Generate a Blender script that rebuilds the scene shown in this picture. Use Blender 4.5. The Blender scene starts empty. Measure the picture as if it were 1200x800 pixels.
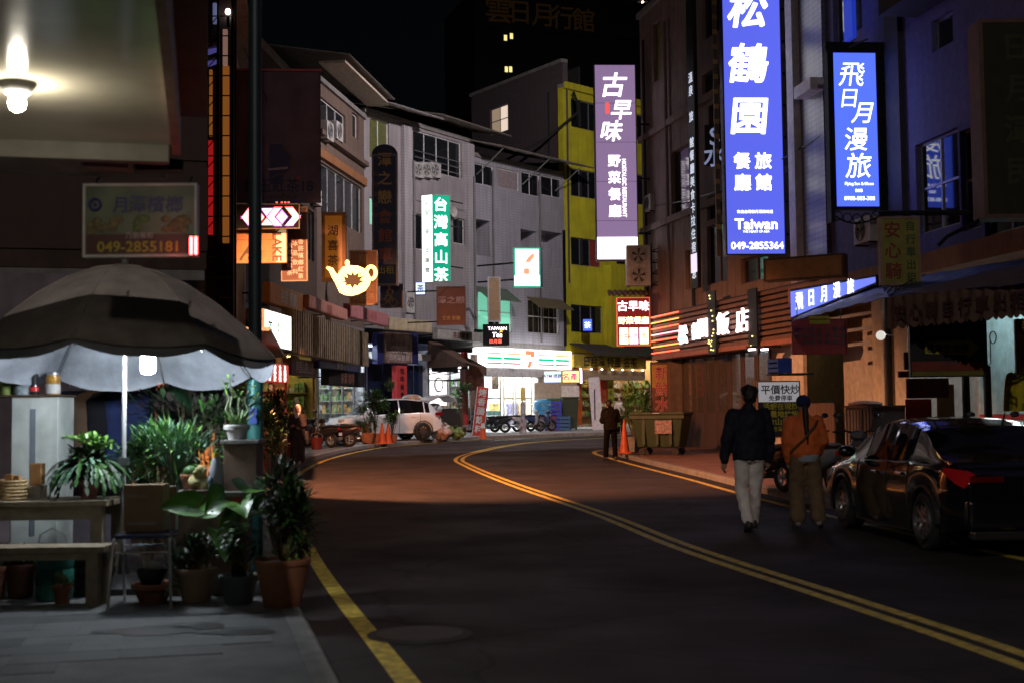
import bpy, math, random
from mathutils import Vector, Matrix
random.seed(7)
scn = bpy.context.scene
COL = scn.collection
# ---------------------------------------------------------------- camera
F, CX, CY = 1500.0, 600.0, 400.0            # focal length and centre in photograph pixels
PITCH, ROLL = math.atan(83/1500), math.radians(-0.65)
CAM = Vector((0, 0, 1.5))
RM = (Matrix.Rotation(math.pi/2 + PITCH, 4, 'X') @ Matrix.Rotation(ROLL, 4, 'Z')).to_3x3()
cd = bpy.data.cameras.new('camera')
cd.sensor_width = 36; cd.lens = 36*F/1200; cd.clip_start = .05; cd.clip_end = 800
cd.dof.use_dof = True; cd.dof.focus_distance = 34; cd.dof.aperture_fstop = 2.2
cam = bpy.data.objects.new('camera', cd); COL.objects.link(cam)
cam.matrix_world = Matrix.Translation(CAM) @ RM.to_4x4()
scn.camera = cam
# ---------------------------------------------------------------- night sky, moon, exposure
SUN_EL, SUN_ROT = math.radians(35), math.radians(200)
w = bpy.data.worlds.new('World'); scn.world = w; w.use_nodes = True
nt = w.node_tree; bg = nt.nodes['Background']
sky = nt.nodes.new('ShaderNodeTexSky'); sky.sky_type = 'NISHITA'; sky.sun_disc = False
sky.sun_elevation = SUN_EL; sky.sun_rotation = SUN_ROT; sky.air_density = 1.6
nt.links.new(sky.outputs[0], bg.inputs[0]); bg.inputs[1].default_value = 0.0003
sd = bpy.data.lights.new('moon', 'SUN'); sd.energy = .008; sd.angle = math.radians(.5); sd.color = (1, .95, .88)
so = bpy.data.objects.new('moon', sd); COL.objects.link(so)
so.rotation_euler = (math.pi/2 - SUN_EL, 0, math.pi - SUN_ROT)
scn.view_settings.view_transform = 'Standard'; scn.view_settings.look = 'None'
scn.view_settings.exposure = 0; scn.view_settings.gamma = 1; scn.view_settings.use_curve_mapping = False
cy = scn.cycles
cy.use_denoising = True; cy.use_light_tree = True; cy.max_bounces = 6; cy.diffuse_bounces = 3; cy.glossy_bounces = 3
cy.transmission_bounces = 4; cy.sample_clamp_indirect = 3; cy.caustics_reflective = False; cy.caustics_refractive = False

# ---------------------------------------------------------------- helpers
def at(x, y, Y):
    d = RM @ Vector(((x-CX)/F, (CY-y)/F, -1)); return CAM + d*(Y/d.y)
def gz(Y):
    if Y < 24: return 0.0
    Y = min(Y, 80)
    if Y < 36: return .0145*(Y-24)**2/24
    return .0145*(Y-30)
def lin(c):
    c /= 255.0
    return c/12.92 if c <= .04045 else ((c+.055)/1.055)**2.4
def S(r, g, b): return (lin(r), lin(g), lin(b))
MATS = {}
def M(name, col=(.5,.5,.5), rough=.6, metal=0, var=.18, scale=6, bump=0, bscale=60, emit=0, ecol=None, spec=.5, coat=0, trans=0, stain=0):
    if name in MATS: return MATS[name]
    m = bpy.data.materials.new(name); m.use_nodes = True; n = m.node_tree.nodes; l = m.node_tree.links
    p = n['Principled BSDF']; p.inputs['Roughness'].default_value = rough; p.inputs['Metallic'].default_value = metal
    p.inputs['Specular IOR Level'].default_value = spec; p.inputs['Coat Weight'].default_value = coat
    p.inputs['Transmission Weight'].default_value = trans
    tc = n.new('ShaderNodeTexCoord'); nz = n.new('ShaderNodeTexNoise'); nz.inputs['Scale'].default_value = scale; nz.inputs['Detail'].default_value = 5
    l.new(tc.outputs['Object'], nz.inputs['Vector'])
    r = n.new('ShaderNodeValToRGB'); r.color_ramp.elements[0].position = .3; r.color_ramp.elements[1].position = .72
    a = [max(0, c*(1-var)) for c in col]; b = [min(1, c*(1+var)) for c in col]
    r.color_ramp.elements[0].color = (*a, 1); r.color_ramp.elements[1].color = (*b, 1)
    l.new(nz.outputs['Fac'], r.inputs['Fac']); out = r.outputs['Color']
    if stain:
        mp = n.new('ShaderNodeMapping'); mp.inputs['Scale'].default_value = (3, 3, .25); l.new(tc.outputs['Object'], mp.inputs[0])
        n2 = n.new('ShaderNodeTexNoise'); n2.inputs['Scale'].default_value = 1.6; n2.inputs['Detail'].default_value = 8; l.new(mp.outputs[0], n2.inputs['Vector'])
        r2 = n.new('ShaderNodeMapRange'); r2.inputs[1].default_value = .45; r2.inputs[2].default_value = .75; r2.inputs[3].default_value = 0; r2.inputs[4].default_value = stain
        l.new(n2.outputs['Fac'], r2.inputs[0])
        mx = n.new('ShaderNodeMix'); mx.data_type = 'RGBA'; l.new(r2.outputs[0], mx.inputs[0]); l.new(out, mx.inputs[6]); mx.inputs[7].default_value = (col[0]*.3, col[1]*.27, col[2]*.25, 1)
        out = mx.outputs[2]
    l.new(out, p.inputs['Base Color'])
    if bump:
        nb = n.new('ShaderNodeTexNoise'); nb.inputs['Scale'].default_value = bscale; nb.inputs['Detail'].default_value = 4; l.new(tc.outputs['Object'], nb.inputs['Vector'])
        bp = n.new('ShaderNodeBump'); bp.inputs['Strength'].default_value = bump; bp.inputs['Distance'].default_value = .02
        l.new(nb.outputs['Fac'], bp.inputs['Height']); l.new(bp.outputs[0], p.inputs['Normal'])
    if emit:
        p.inputs['Emission Color'].default_value = (*(ecol or col), 1); p.inputs['Emission Strength'].default_value = emit
    MATS[name] = m; return m
def E(name, col=(1,1,1), s=1, rough=.4):
    if 'lit_'+name in MATS: return MATS['lit_'+name]
    return M('lit_'+name, tuple(min(.8, c) for c in col), rough, emit=s, ecol=col, var=.02)
def TILE(name, col, mortar, bw=.1, bh=.05, ms=.006, rough=.35, var=.12, stain=.5):
    if name in MATS: return MATS[name]
    m = M(name, col, rough, var=var, scale=1.2, stain=stain); n = m.node_tree.nodes; l = m.node_tree.links; p = n['Principled BSDF']
    tc = n.new('ShaderNodeTexCoord'); sp = n.new('ShaderNodeSeparateXYZ'); cb = n.new('ShaderNodeCombineXYZ'); ad = n.new('ShaderNodeMath')
    l.new(tc.outputs['Object'], sp.inputs[0]); l.new(sp.outputs[0], ad.inputs[0]); l.new(sp.outputs[1], ad.inputs[1]); l.new(ad.outputs[0], cb.inputs[0]); l.new(sp.outputs[2], cb.inputs[1])
    bk = n.new('ShaderNodeTexBrick'); bk.offset = 0; bk.inputs['Scale'].default_value = 1; bk.inputs['Brick Width'].default_value = bw; bk.inputs['Row Height'].default_value = bh; bk.inputs['Mortar Size'].default_value = ms
    l.new(cb.outputs[0], bk.inputs['Vector'])
    old = p.inputs['Base Color'].links[0].from_socket
    mx = n.new('ShaderNodeMix'); mx.data_type = 'RGBA'; l.new(bk.outputs['Fac'], mx.inputs[0]); l.new(old, mx.inputs[6]); mx.inputs[7].default_value = (*mortar, 1)
    l.new(mx.outputs[2], p.inputs['Base Color'])
    bp = n.new('ShaderNodeBump'); bp.inputs['Strength'].default_value = .5; bp.inputs['Distance'].default_value = .01; bp.invert = True
    l.new(bk.outputs['Fac'], bp.inputs['Height']); l.new(bp.outputs[0], p.inputs['Normal'])
    return m

SPLIT = {'bracket','hanger','strut','lacing','trim','window_rail','standoff','led_arrow','dot_lamp','red_led','tube','neon_tube','fruit_picture'}-{'fruit_picture'}
class MB:
    def __init__(s): s.v = []; s.f = []; s.m = None; s.adds = []; s.marks = []
    def add(s, vs, fs):
        n = len(s.v); s.adds.append((n, len(s.f)))
        s.v += [tuple(s.m @ Vector(p)) for p in vs] if s.m else [tuple(p) for p in vs]
        s.f += [tuple(i+n for i in f) for f in fs]; return s
    def box(s, x0, x1, y0, y1, z0, z1):
        return s.add([(x0,y0,z0),(x1,y0,z0),(x1,y1,z0),(x0,y1,z0),(x0,y0,z1),(x1,y0,z1),(x1,y1,z1),(x0,y1,z1)],
                     [(0,3,2,1),(4,5,6,7),(0,1,5,4),(1,2,6,5),(2,3,7,6),(3,0,4,7)])
    def quad(s, *p): return s.add(p, [tuple(range(len(p)))])
    def loft(s, rings, cap=True, close=False):
        n = len(rings[0]); vs = [p for r in rings for p in r]; fs = []
        k = len(rings)
        for i in range(k if close else k-1):
            for j in range(n):
                a = i*n+j; b = i*n+(j+1) % n; i2 = (i+1) % k
                fs.append((a, b, i2*n+(j+1) % n, i2*n+j))
        if cap and not close: fs += [tuple(range(n))[::-1], tuple((k-1)*n+j for j in range(n))]
        return s.add(vs, fs)
    def tube(s, pts, r, n=8, cap=True):
        pts = [Vector(p) for p in pts]; rings = []; up = None
        for i, p in enumerate(pts):
            d = (pts[min(i+1, len(pts)-1)] - pts[max(i-1, 0)]).normalized()
            if up is None: up = Vector((0,0,1)) if abs(d.z) < .9 else Vector((1,0,0))
            a = d.cross(up).normalized(); b = a.cross(d).normalized(); up = b
            rr = r[i] if isinstance(r, (list, tuple)) else r
            rings.append([p + (a*math.cos(2*math.pi*j/n) + b*math.sin(2*math.pi*j/n))*rr for j in range(n)])
        return s.loft(rings, cap)
    def cyl(s, p, q, r0, r1=None, n=12): return s.tube([p, q], [r0, r0 if r1 is None else r1], n)
    def lathe(s, prof, n=20, c=(0,0,0), axis='z', cap=True):
        rings = []
        for r, z in prof:
            ring = []
            for j in range(n):
                a = 2*math.pi*j/n; x, y = r*math.cos(a), r*math.sin(a)
                ring.append((c[0]+x, c[1]+y, c[2]+z) if axis == 'z' else ((c[0]+x, c[1]+z, c[2]+y) if axis == 'y' else (c[0]+z, c[1]+x, c[2]+y)))
            rings.append(ring)
        return s.loft(rings, cap)
    def prism(s, poly, y0, y1):
        n = len(poly)
        vs = [(x, y0, z) for x, z in poly] + [(x, y1, z) for x, z in poly]
        return s.add(vs, [tuple(range(n)), tuple(range(2*n-1, n-1, -1))] + [(i, i+n, (i+1) % n+n, (i+1) % n) for i in range(n)])
    def ball(s, c, rx, ry=None, rz=None, n=14, k=9):
        ry = ry or rx; rz = rz or rx; rings = []
        for i in range(k):
            t = math.pi*(i+.02)/(k-1+.04)
            rings.append([(c[0]+rx*math.sin(t)*math.cos(2*math.pi*j/n), c[1]+ry*math.sin(t)*math.sin(2*math.pi*j/n), c[2]-rz*math.cos(t)) for j in range(n)])
        return s.loft(rings)
    def torus(s, c, R, r, axis='y', n=24, k=8):
        rings = []
        for i in range(n):
            a = 2*math.pi*i/n; ring = []
            for j in range(k):
                b = 2*math.pi*j/k; q = R+r*math.cos(b); x, z, y = q*math.cos(a), q*math.sin(a), r*math.sin(b)
                ring.append((c[0]+x, c[1]+y, c[2]+z) if axis == 'y' else ((c[0]+y, c[1]+x, c[2]+z) if axis == 'x' else (c[0]+x, c[1]+z, c[2]+y)))
            rings.append(ring)
        return s.loft(rings, close=True)
    def build(s, name, mat, parent=None, smooth=False, bevel=0, fix=False):
        cut = s.marks if name == 'lettering' else (s.adds if name in SPLIT else [])
        if len(cut) > 1:            # every glyph string, bracket or rung is a part of its own
            ends = cut[1:]+[(len(s.v), len(s.f))]; o = None
            for (v0, f0), (v1, f1) in zip(cut, ends):
                if f1 > f0:
                    q = MB(); q.v = s.v[v0:v1]; q.f = [tuple(i-v0 for i in f) for f in s.f[f0:f1]]; o = q.build(name, mat, parent, smooth, bevel)
            return o
        me = bpy.data.meshes.new(name); me.from_pydata(s.v, [], s.f); me.materials.append(mat)
        if fix or True:
            import bmesh
            b = bmesh.new(); b.from_mesh(me); bmesh.ops.recalc_face_normals(b, faces=b.faces); b.to_mesh(me); b.free()
        if smooth:
            for p in me.polygons: p.use_smooth = True
            if smooth != 'all': me.set_sharp_from_angle(angle=math.radians(40))
        o = bpy.data.objects.new(name, me); COL.objects.link(o); o.parent = parent
        if bevel:
            b = o.modifiers.new('bevel', 'BEVEL'); b.width = bevel; b.segments = 2; b.limit_method = 'ANGLE'
        return o
def tag(o, label, cat, group=None):
    o['label'] = label; o['category'] = cat
    if group: o['group'] = group
    return o
def thing(name, label, cat, loc=(0,0,0), rz=0, group=None):
    o = bpy.data.objects.new(name, None); COL.objects.link(o); o.empty_display_size = .1
    o.location = loc; o.rotation_euler = (0, 0, rz); return tag(o, label, cat, group)
def struct(o): o['kind'] = 'structure'; return o
def copy_tree(o, parent=None, label=None, loc=None, rz=None):
    c = o.copy(); COL.objects.link(c); c.parent = parent
    if label: c['label'] = label
    if loc is not None: c.location = loc
    if rz is not None: c.rotation_euler = (0, 0, rz)
    for ch in list(KIDS.get(o.name, [])) or [x for x in o.children]: copy_tree(ch, c)
    return c
KIDS = {}
def part_box(name, mat, parent, *d, bevel=0): return MB().box(*d).build(name, mat, parent, bevel=bevel)
GL = {}
def glyphs(s, bold=0):
    k = (s, bold)
    if k not in GL:
        c = bpy.data.curves.new('glyph', 'FONT'); c.body = s; c.offset = bold; c.resolution_u = 3
        o = bpy.data.objects.new('glyph', c); me = o.to_mesh()
        vs = [(v.co.x, v.co.y) for v in me.vertices]; fs = [tuple(p.vertices) for p in me.polygons]
        o.to_mesh_clear(); bpy.data.objects.remove(o); bpy.data.curves.remove(c)
        if vs:
            xs = [v[0] for v in vs]; cx = (min(xs)+max(xs))/2
            ascii_ = all(ord(ch) < 256 for ch in s); cyy = .35 if ascii_ else .38
            vs = [(x-cx, y-cyy) for x, y in vs]
        GL[k] = (vs, fs)
    return GL[k]
def put_text(mb, s, x, z, size, y=0, bold=.012, sx=1, rot=0, slant=0, thick=0):
    """a string of glyphs; heavier strokes come from close-set copies of the outline, each a hair in front of the last"""
    mb.marks.append((len(mb.v), len(mb.f))); vs, fs = glyphs(s, min(bold, .006)); ca, sa = math.cos(rot), math.sin(rot); b_ = bold*.55
    sh = [(0,0)] if bold <= .006 else ([(-b_,0),(b_,0),(0,b_),(0,-b_)] if bold < .03 else [(-b_,-b_*.6),(b_,b_*.6),(-b_*.6,b_),(b_*.6,-b_),(0,0)])
    for q, (ox, oz) in enumerate(sh):
        out = []; yy = y-.0004*q
        for a, b in vs:
            a += ox; b += oz
            a = (a + slant*b)*size*sx; b = b*size; out.append((x+a*ca-b*sa, yy, z+a*sa+b*ca))
        if thick:
            n = len(out); both = out + [(p[0], p[1]+thick, p[2]) for p in out]; ed = {}
            for f in fs:
                for i in range(len(f)):
                    e = (f[i], f[(i+1) % len(f)]); k = tuple(sorted(e)); ed[k] = ed.get(k, []) + [e]
            mb.add(both, list(fs) + [tuple(i+n for i in f[::-1]) for f in fs] + [(e[0][0], e[0][1], e[0][1]+n, e[0][0]+n) for e in ed.values() if len(e) == 1])
        else: mb.add(out, fs)
def lettering(parent, items, conv, name='lettering', y=0):
    """items: (string, px, py, px size, material, opts) with px in the photograph's pixels; conv maps px to local (x, z, metres per px)"""
    by = {}; out = []
    for it in items:
        s, px, py, sz, mat = it[:5]; o = dict(it[5]) if len(it) > 5 else {}
        v = o.pop('v', 0); yy = o.pop('y', y)
        if v or (len(s) == 1 and sz > 12):
            for i, ch in enumerate(s):
                if ch == ' ': continue
                mb = MB() if sz >= 9 else by.setdefault(mat.name, (MB(), mat))[0]
                x, z, k = conv(px, py+i*v); put_text(mb, ch, x, z, sz*k, yy, **o)
                if sz >= 9: out.append(mb.build('character', mat, parent))
        else:
            mb = by.setdefault(mat.name, (MB(), mat))[0]
            x, z, k = conv(px, py); put_text(mb, s, x, z, sz*k, yy, **o)
    return out + [b.build(name, m, parent) for b, m in by.values()]
def signbox(name, label, cat, box, Y, face, frame, texts=(), rz=0, d=.2, border=.03, group=None, back=None, extra=None):
    x0, x1, y0, y1 = box; xc = (x0+x1)/2; c = at(xc, y1, Y); h = (at(xc, y0, Y)-c).z; wd = (x1-x0)*Y/F/math.cos(rz)
    t = thing(name, label, cat, c, rz, group); f = MB()
    f.box(-wd/2, wd/2, -d/2, d/2, 0, h); f.build('cabinet', frame, t)
    b = border
    part_box('face_panel', face, t, -wd/2+b, wd/2-b, -d/2-.006, -d/2-.001, b, h-b)
    if b > .012:
        e = MB(); yy = (-d/2-.02, -d/2+.002)
        e.box(-wd/2-.002, wd/2+.002, *yy, -.002, b); e.box(-wd/2-.002, wd/2+.002, *yy, h-b, h+.002); e.box(-wd/2-.002, -wd/2+b, *yy, b, h-b); e.box(wd/2-b, wd/2+.002, *yy, b, h-b)
        e.build('frame', frame, t)
    conv = lambda px, py: ((px-xc)/(x1-x0)*wd, (y1-py)/(y1-y0)*h, h/(y1-y0))
    if texts: lettering(t, texts, conv, y=-d/2-.011)
    t['w'] = wd; t['h'] = h
    return t, conv, wd, h, d
class Fac:
    """a facade plane: local x runs to the right along it, local y goes inward, z up from its foot"""
    def __init__(s, a, b):
        A = at(a[0], 480, a[1]); B = at(b[0], 480, b[1])
        s.o = Vector((A.x, A.y, 0)); dv = Vector((B.x-A.x, B.y-A.y, 0)); s.L = dv.length; s.d = dv/s.L
        s.rz = math.atan2(s.d.y, s.d.x); s.n = Vector((s.d.y, -s.d.x, 0)); s.z0 = min(gz(A.y), gz(B.y))
        s.o.z = s.z0
    def uv(s, px, py, off=0):
        """local (x, z) where the pixel's ray meets the plane pushed out by off metres"""
        d = RM @ Vector(((px-CX)/F, (CY-py)/F, -1)); o = s.o + s.n*off
        t = (o-CAM).dot(s.n)/d.dot(s.n); P = CAM+d*t
        return (P-s.o).dot(s.d), P.z-s.z0
    def rect(s, x0, x1, y0, y1, off=0):
        xc = (x0+x1)/2; return (s.uv(x0, y0, off)[0], s.uv(x1, y0, off)[0], s.uv(xc, y1, off)[1], s.uv(xc, y0, off)[1])
    def world(s, u, v, off=0): p = s.o + s.d*u + s.n*off; return Vector((p.x, p.y, s.z0+v))
    def conv(s, off=0):
        def c(px, py):
            u, v = s.uv(px, py, off); u2, v2 = s.uv(px, py-1, off); return u, v, v2-v
        return c
def wall_mesh(L, z0, z1, holes, depth=.22, x0=0, th=.3):
    """front face with real openings and their reveals, closed at the back and sides"""
    us = sorted({x0, L, *[min(max(h[0], x0), L) for h in holes], *[min(max(h[1], x0), L) for h in holes]}); zs = sorted({z0, z1, *[min(max(h[2], z0), z1) for h in holes], *[min(max(h[3], z0), z1) for h in holes]})
    mb = MB()
    for i in range(len(us)-1):
        for j in range(len(zs)-1):
            uc, zc = (us[i]+us[i+1])/2, (zs[j]+zs[j+1])/2
            if any(h[0] < uc < h[1] and h[2] < zc < h[3] for h in holes): continue
            mb.quad((us[i],0,zs[j]),(us[i+1],0,zs[j]),(us[i+1],0,zs[j+1]),(us[i],0,zs[j+1]))
    for a, b, c, d in [h[:4] for h in holes]:
        a = max(a, x0); b = min(b, L)
        mb.quad((a,0,c),(a,depth,c),(a,depth,d),(a,0,d)); mb.quad((b,0,c),(b,0,d),(b,depth,d),(b,depth,c))
        mb.quad((a,0,c),(b,0,c),(b,depth,c),(a,depth,c)); mb.quad((a,0,d),(a,depth,d),(b,depth,d),(b,0,d))
    return mb
def window(parent, a, b, c, d, frame, glass, nx=2, nz=1, y=.1, fw=.05, name='window'):
    f = MB(); yy = (y-.03, y+.03)
    f.box(a, b, *yy, c, c+fw); f.box(a, b, *yy, d-fw, d); f.box(a, a+fw, *yy, c+fw, d-fw); f.box(b-fw, b, *yy, c+fw, d-fw)
    for i in range(1, nx): x = a+(b-a)*i/nx; f.box(x-fw/2, x+fw/2, *yy, c+fw, d-fw)
    for i in range(1, nz): z = c+(d-c)*i/nz; f.box(a+fw, b-fw, y-.025, y+.025, z-fw/2, z+fw/2)
    o = f.build(name, frame, parent)
    for i in range(nx):
        x0, x1 = a+(b-a)*i/nx, a+(b-a)*(i+1)/nx
        g = glass[i % len(glass)] if isinstance(glass, list) else glass
        part_box('pane', g, o, x0+.01, x1-.01, y+(.004 if i % 2 else -.008), y+(.01 if i % 2 else -.002), c+.01, d-.01)
    return o
# ---------------------------------------------------------------- materials
black = M('black_paint', (.012,.012,.013), .45); iron = M('dark_iron', (.02,.02,.022), .5, .6); steel = M('steel', (.45,.46,.48), .3, .9)
chrome = M('chrome', (.7,.7,.72), .12, 1, var=.04); white_p = M('white_paint', (.72,.72,.7), .5, stain=.25); alum = M('aluminium', (.4,.4,.4), .4, .7)
glassd = M('window_glass', (.012,.014,.018), .06, var=.3, spec=.6); glassb = M('window_glass_brown', (.03,.022,.014), .08, spec=.6)
clear = M('clear_glass', (.9,.95,.95), .02)
n_ = clear.node_tree.nodes; l_ = clear.node_tree.links; tb_ = n_.new('ShaderNodeBsdfTransparent'); gb_ = n_.new('ShaderNodeBsdfGlossy'); gb_.inputs['Roughness'].default_value = .03; mx_ = n_.new('ShaderNodeMixShader'); mx_.inputs[0].default_value = .08
l_.new(tb_.outputs[0], mx_.inputs[1]); l_.new(gb_.outputs[0], mx_.inputs[2]); l_.new(mx_.outputs[0], n_['Material Output'].inputs[0])
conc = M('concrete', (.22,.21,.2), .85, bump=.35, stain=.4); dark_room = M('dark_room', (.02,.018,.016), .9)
cream = M('cream_render', (.16,.11,.085), .8, bump=.15, stain=.5); beige = M('beige_render', (.34,.27,.21), .8, bump=.15, stain=.6)
brownw = M('brown_wall', (.06,.035,.025), .8, bump=.2, stain=.5); mauve = M('mauve_wall', (.22,.19,.22), .85, bump=.15, stain=.4)
yellow_w = M('yellow_render', (.6,.55,.025), .75, bump=.1, stain=.35, scale=1); yell_line = M('road_paint_yellow', (.56,.41,.05), .65, var=.5, scale=11, bump=.4)
wood = M('weathered_wood', (.31,.25,.17), .75, scale=14, bump=.3, bscale=40); woodd = M('dark_wood', (.07,.04,.025), .6, scale=10, bump=.2); wood_o = M('orange_wood', (.42,.2,.07), .6, bump=.2)
terra = M('terracotta', (.34,.14,.075), .8, bump=.2, stain=.3); tan_pot = M('tan_pot', (.36,.25,.15), .7, bump=.15); grey_pot = M('grey_pot', (.1,.13,.14), .6, bump=.15); pink_pot = M('pink_pot', (.42,.17,.16), .6)
leaf = M('leaf', (.05,.15,.03), .45, var=.5, scale=9); leaf2 = M('leaf_light', (.15,.32,.06), .45, var=.4, scale=9); leaf_d = M('leaf_dark', (.03,.06,.022), .5, var=.5); leaf_p = M('leaf_purple', (.07,.05,.05), .5, var=.5); leaf_y = M('leaf_dry', (.25,.2,.08), .7); leaf_b = M('leaf_bluish', (.13,.25,.16), .4, var=.3)
stem_m = M('stem', (.12,.09,.05), .8); soil = M('soil', (.03,.022,.016), .95, bump=.6)
red_p = M('red_paint', (.42,.03,.025), .55); navy_p = M('navy_panel', (.02,.025,.12), .5); gold_p = M('gold_paint', (.55,.36,.1), .5); org_p = M('orange_panel', (.5,.2,.03), .55); brn_p = M('brown_panel', (.16,.05,.03), .6)
rubber = M('rubber', (.015,.015,.015), .75); blk_pl = M('black_plastic', (.02,.02,.02), .4); grn_pl = M('green_plastic', (.03,.1,.06), .5); blue_pl = M('blue_plastic', (.02,.06,.35), .4); cone_o = M('cone_orange', (.5,.085,.02), .5)
corr = M('corrugated_metal', (.3,.27,.24), .5, .4, stain=.6); brown_can = M('brown_canvas', (.13,.075,.055), .85, bump=.2, stain=.4)
W1 = E('white', (1,1,1), 1.6); W3 = E('white_bright', (1,.98,.95), 3.5); W2c = E('cool_white', (.86,.94,1), 2.2)
# asphalt
asph = M('asphalt', (.034,.026,.027), .8, var=.3, scale=1.3, bump=.5, bscale=140, spec=.16)
n_ = asph.node_tree.nodes; l_ = asph.node_tree.links
nz_ = n_.new('ShaderNodeTexNoise'); nz_.inputs['Scale'].default_value = .5; nz_.inputs['Detail'].default_value = 7
mr_ = n_.new('ShaderNodeMapRange'); mr_.inputs[1].default_value = .35; mr_.inputs[2].default_value = .7; mr_.inputs[3].default_value = .62; mr_.inputs[4].default_value = .9
tc_ = n_.new('ShaderNodeTexCoord'); l_.new(tc_.outputs['Object'], nz_.inputs['Vector']); l_.new(nz_.outputs['Fac'], mr_.inputs[0]); l_.new(mr_.outputs[0], n_['Principled BSDF'].inputs['Roughness'])
# aggregate speckle, patched strips and hairline cracks
ag_ = n_.new('ShaderNodeTexNoise'); ag_.inputs['Scale'].default_value = 90; ag_.inputs['Detail'].default_value = 2; l_.new(tc_.outputs['Object'], ag_.inputs['Vector'])
am_ = n_.new('ShaderNodeMapRange'); am_.inputs[1].default_value = .3; am_.inputs[2].default_value = .7; am_.inputs[3].default_value = .55; am_.inputs[4].default_value = 1.5; l_.new(ag_.outputs['Fac'], am_.inputs[0])
vo_ = n_.new('ShaderNodeTexVoronoi'); vo_.feature = 'DISTANCE_TO_EDGE'; vo_.inputs['Scale'].default_value = .45; wn_ = n_.new('ShaderNodeTexNoise'); wn_.inputs['Scale'].default_value = 2.5; wn_.inputs['Detail'].default_value = 6; l_.new(tc_.outputs['Object'], wn_.inputs['Vector'])
wa_ = n_.new('ShaderNodeMix'); wa_.data_type = 'RGBA'; wa_.inputs[0].default_value = .22; l_.new(tc_.outputs['Object'], wa_.inputs[6]); l_.new(wn_.outputs['Color'], wa_.inputs[7]); l_.new(wa_.outputs[2], vo_.inputs['Vector'])
cm_ = n_.new('ShaderNodeMapRange'); cm_.inputs[1].default_value = .0; cm_.inputs[2].default_value = .012; cm_.inputs[3].default_value = .45; cm_.inputs[4].default_value = 1; l_.new(vo_.outputs['Distance'], cm_.inputs[0])
mm_ = n_.new('ShaderNodeMath'); mm_.operation = 'MULTIPLY'; l_.new(am_.outputs[0], mm_.inputs[0]); l_.new(cm_.outputs[0], mm_.inputs[1])
vm_ = n_.new('ShaderNodeVectorMath'); vm_.operation = 'SCALE'; bc_ = n_['Principled BSDF'].inputs['Base Color']; l_.new(bc_.links[0].from_socket, vm_.inputs[0]); l_.new(mm_.outputs[0], vm_.inputs['Scale']); l_.new(vm_.outputs[0], bc_)
# ---------------------------------------------------------------- ground, road, markings
def crom(pts, k=8):
    out = []; P = [Vector(p) for p in pts]; P = [P[0]*2-P[1]] + P + [P[-1]*2-P[-2]]
    for i in range(1, len(P)-2):
        for j in range(k):
            t = j/k; a, b, c, d = P[i-1:i+3]
            out.append(.5*((2*b)+(c-a)*t+(2*a-5*b+4*c-d)*t*t+(3*b-a-3*c+d)*t**3))
    return out+[P[-2]]
ys = [-12 + 2*i for i in range(60)] + [110, 140, 200, 320]; xs = [-250, -60, -20, -8, 0, 8, 20, 60, 250]
g = MB(); g.v = [(x, y, gz(y)) for y in ys for x in xs]; nx = len(xs)
g.f = [(j*nx+i, j*nx+i+1, (j+1)*nx+i+1, (j+1)*nx+i) for j in range(len(ys)-1) for i in range(nx-1)]
struct(g.build('road', asph, smooth='all'))
def offset(pl, o):
    r = []
    for i, p in enumerate(pl):
        d = (pl[min(i+1, len(pl)-1)]-pl[max(i-1, 0)]).normalized(); r.append(p+Vector((d.y, -d.x))*o)
    return r
def ribbon(name, pl, wd, z=.004, mat=yell_line):
    a, b = offset(pl, -wd/2), offset(pl, wd/2); mb = MB(); n = len(pl)
    mb.v = [(p.x, p.y, gz(p.y)+z) for p in a]+[(p.x, p.y, gz(p.y)+z) for p in b]
    mb.f = [(i, i+n, i+n+1, i+1) for i in range(n-1)]
    return struct(mb.build(name, mat))
left = crom([(.9,1),(-.57,7.1),(-2.14,13.7),(-4.2,23.9),(-5.05,29),(-5.65,37.5),(-5.4,44),(-4.75,48.2),(-3.7,50.6),(-1.5,54.6),(2.2,58.2),(8,60),(20,61)])
cent = crom([(3.9,1),(3.05,7.4),(2.64,9.9),(1.88,14.1),(1.25,19),(0,26.8),(-1.25,35),(-1.62,38.3),(-1.4,42),(-.35,47.6),(1,51.5),(3.7,54.8),(8,56.2),(20,57)])
right = crom([(7.2,1),(5.4,10),(4.3,19.6),(3.78,28.3),(3.0,36.6),(2.62,41),(2.9,43.2),(3.9,44.2),(8,45.3),(20,46)])
for pl_, wd_ in ((left, .14), (right, .14), (offset(cent, -.1), .11), (offset(cent, .1), .11)): ribbon('road_marking', pl_, wd_)
ribbon('road_marking', offset(left, 0.9)[72:], .1, .005, M('road_paint_white', (.5,.5,.48), .6))
def pavement(name, kerb, out, mat, h=.12):
    n = len(kerb); k2 = offset(kerb, -.14 if out.x < 0 else .14); mb = MB()
    lines = [[(p.x, p.y, gz(p.y)-.02) for p in kerb], [(p.x, p.y, gz(p.y)+h-.015) for p in kerb], [(p.x+(q.x-p.x)*.15, p.y+(q.y-p.y)*.15, gz(p.y)+h) for p, q in zip(kerb, k2)], [(q.x, q.y, gz(p.y)+h) for p, q in zip(kerb, k2)]]
    mb.v = sum(lines, []); mb.f = [(r*n+i, r*n+i+1, (r+1)*n+i+1, (r+1)*n+i) for r in range(3) for i in range(n-1)]
    kb = struct(mb.build(name+'_kerb', conc))
    mb = MB(); steps = [0, .25, .5, 1]
    mb.v = [(q.x+(out.x if abs(out.x) > 1 else 0)*s, q.y+out.y*s, gz(q.y+out.y*s)+h-.004) for s in steps for q in k2]
    mb.f = [(r*n+i, r*n+i+1, (r+1)*n+i+1, (r+1)*n+i) for r in range(len(steps)-1) for i in range(n-1)]
    return struct(mb.build(name, mat))
lk = offset(left, -.42)
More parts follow.
